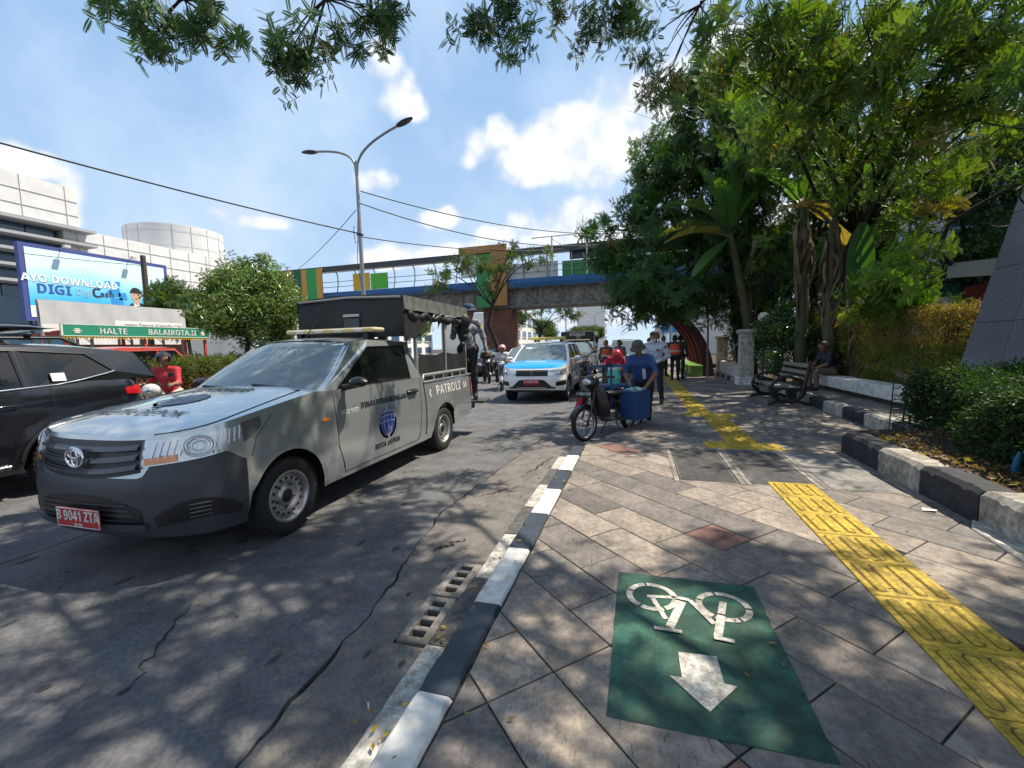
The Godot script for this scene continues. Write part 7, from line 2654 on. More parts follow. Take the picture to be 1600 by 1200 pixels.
	part("hood_lettering", hood_at.call(lettering("KOTA DEPOK", 0.15, I, 0.0), 0.52, 0.0), M.black_plastic, t)
	part("hood_lettering", hood_at.call(lettering("DISHUB", 0.17, I, 0.0), -0.22, 0.0), M.black_plastic, t)
	em = globe_emblem(0.19)
	for k in [0, 1, 3]:
		part("hood_emblem", hood_at.call(em[k], 0.16, 0.0), [tint(Color(0.17, 0.20, 0.26), 0.4), tint(Color(0.45, 0.47, 0.5), 0.4), ms[2], tint(Color(0.17, 0.2, 0.26), 0.4)][k], t)
	# sun strip with pale lettering at the top of the windscreen
	var ln := lettering("A I R K O", 0.11, Transform3D(Basis(Vector3.RIGHT, Vector3(0, 0.55, -0.83), Vector3(0, 0.83, 0.55)), Vector3(0.0, 1.565, -0.985)), 0.002)
	part("screen_lettering", ln, tint(Color(0.6, 0.64, 0.66)), t)

func frame_g(o: Vector3, w: float, h: float, b: float) -> G:
	var g := G.new()
	for s in [-1.0, 1.0]:
		g.box(o + Vector3(s * (w - b) * 0.5, 0, 0), Vector3(b, h, 0.003))
		g.box(o + Vector3(0, s * (h - b) * 0.5, 0), Vector3(w - b * 2, b, 0.003))
	return g

func canopy(t: Node3D, full: bool) -> void:
	var c := Node3D.new()
	c.name = "canopy"
	t.add_child(c, true)
	var W := 0.83
	var z0 := -2.14
	var z1 := -4.26
	# black front sheet with soft creases, running down to the cab roof
	var g := G.new()
	var rows := []
	for i in 13:
		var v := i / 12.0
		var row := []
		for j in 31:
			var u := -1.0 + j / 15.0
			var y := lerpf(1.73, 2.27 - 0.02 * u * u, v)
			row.append(Vector3(u * W, y, z0 + 0.012 * sin(u * 5.0 + v * 3.0) + 0.010 * sin(u * 11.0 - v * 7.0) * (1.0 - v) + 0.02 * sin(PI * v)))
		rows.append(row)
	g.grid(rows)
	part("front_sheet", g, M.tarp, c)
	# side return of the front sheet, behind the cab
	for sd in [-1.0, 1.0]:
		g = G.new()
		g.fan([Vector3(sd * W, 2.26, z0), Vector3(sd * W, 1.73, z0 + 0.01), Vector3(sd * W, 1.70, z0 - 0.20), Vector3(sd * W, 1.74, z0 - 0.34), Vector3(sd * W, 1.90, z0 - 0.55), Vector3(sd * W, 2.08, z0 - 0.9)])
		part("side_return", g, M.tarp, c)
	# small clear window with a pale top strip
	part("front_window", box_g(Vector3(0.06, 1.91, z0 + 0.045), Vector3(0.24, 0.16, 0.006)), M.tint, c)
	part("window_strip", box_g(Vector3(0.06, 2.03, z0 + 0.05), Vector3(0.25, 0.035, 0.008)), tint(Color(0.4, 0.41, 0.42)), c)
	# roof sheet
	g = G.new()
	rows = []
	for i in 17:
		var v := i / 16.0
		var row := []
		for j in 13:
			var u := -1.0 + j / 6.0
			row.append(Vector3(u * (W + 0.008), 2.262 + 0.035 * (1.0 - u * u) - 0.008 * absf(sin(v * PI * 3.0)) * (1.0 - u * u), lerpf(z0 + 0.02, z1 - 0.01, v)))
		rows.append(row)
	g.grid(rows)
	part("roof_sheet", g, M.tarp_grey, c)
	for sd in [-1.0, 1.0]:
		g = G.new()
		rows = []
		for i in 5:
			var v := i / 4.0
			var row := []
			for j in 33:
				var u := j / 32.0
				row.append(Vector3(sd * (W + 0.01 + 0.012 * v + 0.006 * sin(u * 40.0) * v), lerpf(2.262, 2.085, v) - 0.012 * absf(sin(u * PI * 6.0)) * v, lerpf(z0 + 0.02, z1 - 0.01, u)))
			rows.append(row)
		g.grid(rows)
		part("valance", g, M.tarp_grey, c)
		# rolled up side curtain, lumpy and tied
		g = G.new()
		var p := []
		var r := []
		for k in 41:
			var u := k / 40.0
			p.append(Vector3(sd * (W - 0.03 + 0.015 * sin(u * 31.0)), 2.035 - 0.035 * absf(sin(u * PI * 4.0)) + 0.012 * sin(u * 57.0), lerpf(z0 - 0.1, z1 + 0.05, u)))
			r.append(0.052 + 0.008 * sin(u * 13.0) + 0.006 * sin(u * 71.0))
		g.tube(p, r, 9)
		for k in 7:
			var u := 0.08 + k * 0.14
			var q := Vector3(sd * (W - 0.02), 1.99, lerpf(z0 - 0.1, z1 + 0.05, u))
			for m in 3:
				g.tri(q + Vector3(0.02 * m, 0.04, 0.10), q + Vector3(-0.02, -0.09 - 0.03 * m, 0.02 * m), q + Vector3(0.0, 0.04, -0.10))
		part("rolled_curtain", g, M.tarp, c)
		# bunched curtain at the rear post
		g = G.new()
		p = []
		r = []
		for k in 13:
			var u := k / 12.0
			p.append(Vector3(sd * (W - 0.02 + 0.02 * sin(u * 9.0)), lerpf(2.06, 1.62, u), z1 + 0.10 + 0.03 * sin(u * 14.0) + 0.05 * u))
			r.append(lerpf(0.13, 0.05, u) + 0.02 * sin(u * 19.0))
		g.tube(p, r, 9)
		part("tied_curtain", g, M.tarp, c)
		# lower side panel
		g = G.new()
		rows = []
		for i in 5:
			var v := i / 4.0
			var row := []
			for j in 25:
				var u := j / 24.0
				row.append(Vector3(sd * (W - 0.03 + 0.012 * sin(u * 19.0 + v * 2.0)), lerpf(1.10, 1.50 - 0.035 * absf(sin(u * PI * 2.0)), v), lerpf(-2.50, z1 + 0.02, u)))
			rows.append(row)
		g.grid(rows)
		part("side_panel", g, M.tarp, c)
		for z in [-2.48, -3.42, z1]:
			g = G.new()
			g.box(Vector3(sd * (W - 0.045), 1.66, z), Vector3(0.04, 1.14, 0.04))
			part("post", g, M.grey_steel, c)
	for z in [z0 + 0.03, -2.8, -3.5, z1]:
		g = G.new()
		g.tube([Vector3(-W + 0.03, 2.24, z), Vector3(0, 2.27, z), Vector3(W - 0.03, 2.24, z)], 0.016, 6)
		part("hoop", g, M.grey_steel, c)

func suv(t: Node3D, P: Dictionary, o: Dictionary) -> Body:
	var B := Body.new(base_car(P))
	var pm: Material = o.paint
	car_shell(t, B, pm, o)
	cabin(t, o.cabin, pm)
	mirror_pair(t, o.mirror, o.get("mirror_paint", pm))
	for sd in [1.0, -1.0]:
		for a in B.P.axles:
			wheel(t, Vector3(sd * (B.P.hw - 0.115), B.P.tyre, a), B.P.tyre, 0.215, sd, "alloy")
		var g := G.new()
		for q in o.gaps: B.line(g, q, 0.0045, 0.0, sd)
		part("panel_gap", g, M.black_plastic, t)
		for z in o.handles:
			g = G.new()
			var hs := B.s_of(z)
			g.tube([B.at(sd * (hs - 0.10), o.handle_y, 0.012), B.at(sd * (hs - 0.06), o.handle_y, 0.035), B.at(sd * (hs + 0.06), o.handle_y, 0.035), B.at(sd * (hs + 0.10), o.handle_y, 0.012)], 0.014, 6)
			part("door_handle", g, o.get("handle_paint", pm), t)
	return B

func lamp_patch(t: Node3D, B: Body, called: String, m: Material, s0: float, s1: float, y0: float, y1: float, y2: float, y3: float, lens := true) -> void:
	# a lamp from height y0..y1 at s0 to y2..y3 at s1, on both sides
	for sd in [1.0, -1.0]:
		var g := G.new()
		var lo := func(s: float) -> float: return lerpf(y0, y2, clampf((absf(s) - s0) / (s1 - s0), 0, 1))
		var hi := func(s: float) -> float: return lerpf(y1, y3, clampf((absf(s) - s0) / (s1 - s0), 0, 1))
		B.patch(g, sd * s0, sd * s1, lo, hi, 16, 4, 0.008)
		var l := part(called, g, m, t)
		if lens:
			g = G.new()
			var c := (s0 + s1) * 0.5
			for q in [0.3, 0.62]:
				var s := lerpf(s0, s1, q)
				var nn := B.normal(sd * s, (y0 + y1) * 0.5)
				var fb := G.frame(nn)
				var o := B.at(sd * s, (lo.call(s) + hi.call(s)) * 0.5, 0.012)
				var p := []
				for k in 17: p.append(o + fb.x * cos(TAU * k / 16) * 0.05 + fb.z * sin(TAU * k / 16) * 0.045)
				g.tube(p, 0.007, 5, false)
			part("reflector", g, M.chrome, l)
			g = G.new()
			B.patch(g, sd * s0, sd * s1, lo, hi, 16, 4, 0.02)
			part("lamp_lens", g, M.lens, l)

func build_vehicles() -> void:
	# silver patrol pickup
	var t := thing("patrol_pickup", "silver single cab patrol pickup with black canvas canopy and blue globe emblem on the door", "pickup truck", Vector3(-3.755, 0, -2.93))
	pickup(t, M.silver)
	# second pickup farther back
	t = thing("patrol_pickup", "dark patrol pickup with a black canopy behind the white and blue SUV", "pickup truck", Vector3(-3.0, 0, -20.3))
	pickup(t, M.body_grey, false)
	part("bonnet_stripe", box_g(Vector3(0, 1.17, 0.12), Vector3(1.1, 0.01, 0.12), 0.0, Basis(Vector3(1, 0, 0), 0.16)), tint(Color(0.5, 0.06, 0.05)), t)
	part("canopy_lettering", lettering("DISHUB", 0.22, Transform3D(Basis.IDENTITY, Vector3(0, 2.12, -1.98)), 0.01), tint(Color(0.4, 0.42, 0.44)), t)
	black_suv()
	white_suv()
	others()

func black_suv() -> void:
	var t := thing("black_suv", "glossy black SUV with dark windows and roof bars in the lane beyond the pickup", "car", Vector3(-7.52, 0, -0.72), -0.015)
	var P := {"hw": 0.925, "zf": 0.9, "zr": -3.78, "df": 0.5, "dr": 0.42, "nf": 2.6, "nr": 2.8, "axles": [0.0, -2.75], "tyre": 0.365, "arch": 0.445, "flare": 0.025,
		"sec": [Vector2(0.2, 0.92), Vector2(0.4, 0.97), Vector2(0.62, 0.995), Vector2(0.8, 0.985), Vector2(0.95, 1.0), Vector2(1.1, 0.985), Vector2(1.22, 0.94), Vector2(1.3, 0.9)],
		"top": [Vector2(-3.78, 1.30), Vector2(-3.0, 1.27), Vector2(-0.7, 1.14), Vector2(0.0, 1.12), Vector2(0.9, 0.98)],
		"sill": [Vector2(-3.78, 0.50), Vector2(-3.2, 0.42), Vector2(-2.3, 0.30), Vector2(0.5, 0.30), Vector2(0.9, 0.34)],
		"tail": [Vector2(0.4, -0.10), Vector2(0.6, 0.02), Vector2(0.85, 0.03), Vector2(1.0, -0.03), Vector2(1.3, -0.10)]}
	var gaps := [[Vector2(-0.62, 1.13), Vector2(-0.62, 0.5), Vector2(-0.72, 0.36), Vector2(-1.5, 0.36), Vector2(-1.55, 1.17)], [Vector2(-1.56, 1.17), Vector2(-1.52, 0.36), Vector2(-2.2, 0.36), Vector2(-2.3, 0.62), Vector2(-2.62, 0.93), Vector2(-2.62, 1.23)]]
	var cab := {"y0": 1.14, "y1": 1.72, "x0": 0.875, "x1": 0.665, "crown": 0.05, "outline": [],
		"roof": [Vector2(-1.15, 1.68), Vector2(-1.35, 1.715), Vector2(-2.2, 1.735), Vector2(-3.0, 1.70), Vector2(-3.45, 1.64), Vector2(-3.62, 1.60)],
		"frames": [[Vector2(-0.35, 1.12), Vector2(-0.62, 1.14), Vector2(-1.32, 1.64), Vector2(-2.3, 1.662), Vector2(-3.05, 1.61), Vector2(-3.55, 1.635), Vector2(-3.0, 1.70), Vector2(-2.2, 1.735), Vector2(-1.3, 1.71)],
			[Vector2(-3.05, 1.61), Vector2(-3.30, 1.38), Vector2(-3.2, 1.26), Vector2(-3.77, 1.28), Vector2(-3.74, 1.42), Vector2(-3.61, 1.61), Vector2(-3.55, 1.635)],
			[Vector2(-2.7, 1.235), Vector2(-3.30, 1.385), Vector2(-3.25, 1.26), Vector2(-2.9, 1.24)],
			[Vector2(-1.50, 1.17), Vector2(-1.60, 1.17), Vector2(-1.62, 1.66), Vector2(-1.54, 1.66)], [Vector2(-2.40, 1.21), Vector2(-2.50, 1.21), Vector2(-2.46, 1.66), Vector2(-2.38, 1.66)]],
		"windows": [[Vector2(-0.64, 1.13), Vector2(-1.52, 1.165), Vector2(-1.55, 1.655), Vector2(-1.32, 1.645)], [Vector2(-1.58, 1.165), Vector2(-2.42, 1.21), Vector2(-2.40, 1.66), Vector2(-1.6, 1.66)], [Vector2(-2.48, 1.21), Vector2(-2.75, 1.25), Vector2(-3.30, 1.38), Vector2(-3.05, 1.61), Vector2(-2.44, 1.66)]],
		"screen": [Vector2(-0.35, 1.12), Vector2(-1.15, 1.685)], "back": [Vector2(-3.78, 1.25), Vector2(-3.60, 1.61)]}
	var B := suv(t, P, {"paint": M.body_black, "bumper": M.body_black, "cabin": cab, "mirror": Vector3(0.9, 1.2, -0.7), "gaps": gaps, "handles": [-1.3, -2.2], "handle_y": 1.05, "cowl": -0.4, "rear_line": func(_s): return 0.62})
	# chrome line under the windows, lamps, plate, sticker
	for sd in [1.0, -1.0]:
		var g := G.new()
		var p := []
		for k in 20:
			var z := lerpf(-0.6, -2.7, k / 19.0)
			p.append(B.at(sd * B.s_of(z), B.ev(P.top, z) - 0.004, 0.006))
		for q in [[-2.9, 1.285], [-3.2, 1.352], [-3.3, 1.38]]:
			p.append(Vector3(sd * lerpf(0.875, 0.665, (q[1] - 1.14) / 0.58), q[1], q[0]) + Vector3(sd * 0.035, 0, 0))
		g.tube(p, 0.011, 6)
		part("chrome_trim", g, M.chrome, t)
		g = G.new()
		p = []
		for k in 10: p.append(B.at(sd * B.s_of(lerpf(-0.7, -2.2, k / 9.0)), 0.40, 0.02))
		g.tube(p, 0.012, 6)
		part("sill_trim", g, M.chrome, t)
		# plastic arch lips
		for a in B.P.axles:
			g = G.new()
			p = []
			for k in 15:
				var an := lerpf(0.15, PI - 0.15, k / 14.0)
				p.append(B.at(sd * B.s_of(a + cos(an) * (B.P.arch + 0.02)), B.P.tyre + sin(an) * (B.P.arch + 0.02), 0.006))
			g.tube(p, 0.022, 6)
			part("arch_lip", g, M.black_plastic, t)
	lamp_patch(t, B, "tail_lamp", M.red_lamp, B.s_of(-3.36), B.s_of(-3.70), 1.07, 1.15, 1.05, 1.22, false)
	lamp_patch(t, B, "headlamp", M.lamp_silver, B.s_of_x(0.5), B.s_of(0.35), 0.82, 0.94, 0.88, 1.02)
	part("parking_sticker", box_g(Vector3(0.835, 1.34, -2.72), Vector3(0.006, 0.10, 0.13), 0.0, Basis(Vector3(0, 0, 1), 0.36)), tint(Color(0.6, 0.62, 0.6)), t)
	part("door_badge", lettering("TRD", 0.06, Transform3D(Basis(Vector3(0, 0, -1), Vector3.UP, Vector3(1, 0, 0)), B.at(B.s_of(-1.75), 0.66, 0.004)), 0.006), M.chrome, t)
	# roof bars with a ladder rack
	for sd in [-1.0, 1.0]:
		var g := G.new()
		g.tube([Vector3(sd * 0.60, 1.74, -1.3), Vector3(sd * 0.60, 1.80, -1.45), Vector3(sd * 0.60, 1.81, -2.9), Vector3(sd * 0.60, 1.73, -3.05)], 0.02, 6)
		part("roof_rail", g, M.black_plastic, t)
	var rk := G.new()
	for z in [-1.7, -2.6]:
		rk = G.new()
		rk.box(Vector3(0, 1.85, z), Vector3(1.3, 0.035, 0.06), Basis.IDENTITY, 0.01)
		for sd in [-1.0, 1.0]: rk.box(Vector3(sd * 0.55, 1.82, z), Vector3(0.08, 0.07, 0.10), Basis.IDENTITY, 0.015)
		part("roof_bar", rk, M.black_plastic, t)
	rk = G.new()
	var rows := []
	for i in 9:
		var v := i / 8.0
		var row := []
		for j in 9:
			var an := TAU * j / 9
			row.append(Vector3(-0.05 + 0.52 * cos(an), 1.94 + 0.06 * sin(an) * (1.0 - pow(2 * v - 1, 6.0)), lerpf(-1.2, -2.95, v)))
		rows.append(row)
	rk.grid(rows, true)
	part("roof_box", rk, M.body_black, t)

func white_suv() -> void:
	var t := thing("white_suv", "white government SUV with a bright blue hood and red number plate driving towards the viewer", "car", Vector3(-2.80, 0, -12.25))
	var P := {"hw": 0.905, "zf": 0.80, "zr": -3.45, "df": 0.46, "dr": 0.3, "nf": 3.2, "nr": 3.5, "axles": [0.0, -2.64], "tyre": 0.345, "arch": 0.425, "flare": 0.025,
		"sec": [Vector2(0.2, 0.93), Vector2(0.4, 0.985), Vector2(0.6, 1.0), Vector2(0.8, 0.985), Vector2(1.0, 0.985), Vector2(1.1, 0.965), Vector2(1.25, 0.92)],
		"top": [Vector2(-3.45, 1.2), Vector2(-0.6, 1.12), Vector2(-0.3, 1.11), Vector2(0.3, 1.06), Vector2(0.62, 1.0), Vector2(0.8, 0.94)],
		"sill": [Vector2(-3.45, 0.45), Vector2(-3.0, 0.40), Vector2(-2.2, 0.32), Vector2(0.4, 0.32), Vector2(0.8, 0.36)],
		"nose": [Vector2(0.3, -0.12), Vector2(0.4, -0.03), Vector2(0.5, 0.0), Vector2(0.66, 0.0), Vector2(0.74, -0.03), Vector2(0.86, -0.04), Vector2(0.95, -0.10), Vector2(1.05, -0.16)]}
	var gaps := [[Vector2(-0.62, 1.1), Vector2(-0.62, 0.5), Vector2(-0.72, 0.38), Vector2(-1.55, 0.38), Vector2(-1.58, 1.14)], [Vector2(-1.6, 1.14), Vector2(-1.58, 0.38), Vector2(-2.15, 0.38), Vector2(-2.25, 0.65), Vector2(-2.5, 0.9), Vector2(-2.5, 1.17)]]
	var cab := {"y0": 1.11, "y1": 1.66, "x0": 0.86, "x1": 0.66, "crown": 0.045, "outline": [],
		"roof": [Vector2(-1.08, 1.62), Vector2(-1.25, 1.65), Vector2(-2.2, 1.665), Vector2(-3.0, 1.64), Vector2(-3.32, 1.60)],
		"frames": [[Vector2(-0.32, 1.10), Vector2(-0.6, 1.12), Vector2(-1.22, 1.58), Vector2(-2.3, 1.60), Vector2(-3.08, 1.56), Vector2(-3.2, 1.2), Vector2(-3.42, 1.19), Vector2(-3.30, 1.60), Vector2(-2.2, 1.66), Vector2(-1.2, 1.64)],
			[Vector2(-1.53, 1.13), Vector2(-1.63, 1.13), Vector2(-1.62, 1.6), Vector2(-1.55, 1.6)], [Vector2(-2.42, 1.16), Vector2(-2.56, 1.16), Vector2(-2.5, 1.6), Vector2(-2.4, 1.6)]],
		"windows": [[Vector2(-0.62, 1.12), Vector2(-1.55, 1.14), Vector2(-1.56, 1.595), Vector2(-1.22, 1.585)], [Vector2(-1.61, 1.14), Vector2(-2.44, 1.165), Vector2(-2.41, 1.60), Vector2(-1.61, 1.60)], [Vector2(-2.53, 1.165), Vector2(-3.19, 1.2), Vector2(-3.07, 1.56), Vector2(-2.49, 1.60)]],
		"screen": [Vector2(-0.32, 1.11), Vector2(-1.10, 1.63)], "back": [Vector2(-3.44, 1.2), Vector2(-3.32, 1.6)]}
	var B := suv(t, P, {"paint": M.body_white, "bumper": M.body_white, "hood": M.body_blue, "cabin": cab, "mirror": Vector3(0.88, 1.16, -0.7), "gaps": gaps, "handles": [-1.35, -2.25], "handle_y": 0.98, "cowl": -0.34, "crown": 0.05})
	lamp_patch(t, B, "headlamp", M.lamp_silver, B.s_of_x(0.46), B.s_of(0.42), 0.74, 0.90, 0.80, 0.95)
	var g := G.new()
	var xs := B.s_of_x(0.45)
	B.patch(g, -xs, xs, func(_s): return 0.735, func(_s): return 0.90, 20, 3, 0.008)
	var gr := part("grille", g, M.black_plastic, t)
	for k in 3:
		g = G.new()
		B.patch(g, -xs, xs, func(_s): return 0.755 + k * 0.05, func(_s): return 0.772 + k * 0.05, 20, 1, 0.018)
		part("grille_bar", g, M.dark_steel, gr)
	part("badge", lettering("S", 0.15, Transform3D(Basis.IDENTITY, B.at(0, 0.815) + Vector3(0, 0, 0.02)), 0.02), M.chrome, gr)
	g = G.new()
	for sd in [1.0, -1.0]:
		B.patch(g, 0.0, sd * B.s_of_x(0.66), func(s): return 0.40, func(s): return 0.64 - 0.20 * smoothstep(0.3, 0.62, absf(s)), 18, 3, 0.010)
	part("air_dam", g, M.black_plastic, t)
	g = G.new()
	B.patch(g, -B.s_of_x(0.42), B.s_of_x(0.42), func(_s): return 0.405, func(_s): return 0.455, 16, 2, 0.03)
	part("skid_plate", g, M.grey_steel, t)
	lamp_patch(t, B, "fog_lamp", M.black_plastic, B.s_of_x(0.66), B.s_of(0.47), 0.47, 0.58, 0.50, 0.64, false)
	var pl := B.at(0.0, 0.58) + Vector3(0.0, 0.0, 0.04)
	var pb := part("number_plate", box_g(pl, Vector3(0.43, 0.135, 0.008), 0.003), M.plate_red, t)
	part("lettering", lettering("B 1068 ZPA", 0.09, Transform3D(Basis.IDENTITY.scaled(Vector3(0.86, 1, 1)), pl + Vector3(0, 0.01, 0.006)), 0.003), M.white_steel, pb)
	part("hood_stripe", lettering("DISHUB", 0.16, Transform3D(Basis(Vector3.RIGHT, Vector3(0, 0.16, -0.98), Vector3(0, 0.98, 0.16)), Vector3(0, 1.118, 0.22)), 0.01), tint(Color(0.45, 0.5, 0.6)), t)
	part("screen_sticker", box_g(Vector3(-0.38, 1.50, -0.83), Vector3(0.32, 0.07, 0.006), 0.0, Basis(Vector3(1, 0, 0), -0.95)), tint(Color(0.6, 0.63, 0.63)), t)
	part("light_bar", box_g(Vector3(0, 1.80, -1.6), Vector3(1.15, 0.09, 0.24), 0.03), tint(Color(0.55, 0.42, 0.08), 0.3), t)
	g = G.new()
	for sx in [-0.42, 0.42]: g.box(Vector3(sx, 1.72, -1.6), Vector3(0.06, 0.08, 0.14))
	part("light_bar_foot", g, M.black_plastic, t)
	g = G.new()
	g.tube([Vector3(0.55, 1.135, -0.34), Vector3(0.08, 1.16, -0.28)], 0.012, 5)
	g.tube([Vector3(-0.05, 1.135, -0.26), Vector3(-0.5, 1.15, -0.32)], 0.012, 5)
	part("wiper", g, M.black_plastic, t)
	for sd in [1.0, -1.0]:
		g = G.new()
		var s0 := B.s_of(-0.7)
		B.patch(g, sd * s0, sd * B.s_of(-2.1), func(_s): return 0.78, func(_s): return 0.84, 14, 1, 0.004)
		part("side_stripe", g, M.body_blue, t)

func plain_car(called: String, label: String, at: Vector3, turn: float, pm: Material, van := false, s := 1.0) -> void:
	var t := thing(called, label, "van" if van else "car", at, turn)
	var top := [Vector2(-3.3, 1.0), Vector2(-0.4, 0.98), Vector2(0.3, 0.92), Vector2(0.75, 0.82)]
	var P := {"hw": 0.84, "zf": 0.75, "zr": -3.2, "df": 0.45, "dr": 0.25, "axles": [0.0, -2.5], "tyre": 0.30, "arch": 0.36, "top": top,
		"sill": [Vector2(-3.2, 0.36), Vector2(-2.2, 0.25), Vector2(0.5, 0.25), Vector2(0.75, 0.28)]}
	var r := 1.80 if van else 1.50
	var a := 0.0 if van else -0.25
	var cab := {"y0": 0.97, "y1": r, "x0": 0.80, "x1": 0.66, "crown": 0.05, "outline": [],
		"roof": [Vector2(a - 0.72, r - 0.03), Vector2(a - 0.95, r), Vector2(-2.2, r + 0.01), Vector2(-2.9, r - 0.03), Vector2(-3.1, r - 0.06)],
		"frames": [[Vector2(a, 0.97), Vector2(a - 0.2, 0.98), Vector2(a - 0.82, r - 0.07), Vector2(-2.85, r - 0.1), Vector2(-3.0, 1.02), Vector2(-3.18, 1.0), Vector2(-3.08, r - 0.06), Vector2(-2.2, r), Vector2(a - 0.8, r - 0.02)],
			[Vector2(-1.25, 0.98), Vector2(-1.35, 0.98), Vector2(-1.35, r - 0.06), Vector2(-1.27, r - 0.06)]],
		"windows": [[Vector2(a - 0.22, 0.98), Vector2(-1.27, 0.99), Vector2(-1.28, r - 0.08), Vector2(a - 0.82, r - 0.08)], [Vector2(-1.33, 0.99), Vector2(-2.98, 1.02), Vector2(-2.84, r - 0.1), Vector2(-1.33, r - 0.08)]],
		"screen": [Vector2(a, 0.97), Vector2(a - 0.72, r - 0.03)], "back": [Vector2(-3.2, 1.0), Vector2(-3.1, r - 0.06)]}
	var B := suv(t, P, {"paint": pm, "bumper": pm, "cabin": cab, "mirror": Vector3(0.82, 1.02, a - 0.3), "gaps": [[Vector2(-0.5, 0.96), Vector2(-0.55, 0.32), Vector2(-1.3, 0.32), Vector2(-1.32, 0.98)]], "handles": [-1.15], "handle_y": 0.88, "cowl": minf(a, -0.1) - 0.02, "crown": 0.04})
	lamp_patch(t, B, "headlamp", M.lamp_silver, B.s_of_x(0.45), B.s_of(0.4), 0.60, 0.74, 0.66, 0.78)
	lamp_patch(t, B, "tail_lamp", M.red_lamp, B.s_of(-2.98), B.s_of(-3.19), 0.62, 0.86, 0.62, 0.86, false)
	var g := G.new()
	var xs := B.s_of_x(0.42)
	B.patch(g, -xs, xs, func(_s): return 0.42, func(_s): return 0.66, 14, 2, 0.008)
	part("grille", g, M.black_plastic, t)
	var pl := B.at(0.0, 0.45) + Vector3(0, 0, 0.03)
	part("number_plate", box_g(pl, Vector3(0.4, 0.12, 0.008)), M.plate_black, t)

func others() -> void:
	plain_car("parked_car", "white car with a pale windscreen half hidden behind the white and blue SUV", Vector3(-5.3, 0, -19.5), 0.0, M.body_white)
	plain_car("black_car", "small black car in the far lane beside the brick pier", Vector3(-8.0, 0, -22.6), 0.55, M.body_black)
	plain_car("cream_van", "cream van behind the people in orange vests", Vector3(-0.75, 0, -24.5), 0.0, tint(Color(0.62, 0.58, 0.48), 0.3, "body_white"), true)
	plain_car("red_minivan", "red public minivan with a rounded white front on the opposite carriageway", Vector3(-14.2, 0, -10.6), PI, M.body_red, true)
	plain_car("silver_car", "silver car far up the road near the shop houses", Vector3(-1.6, 0, -40.0), 0.0, M.silver)

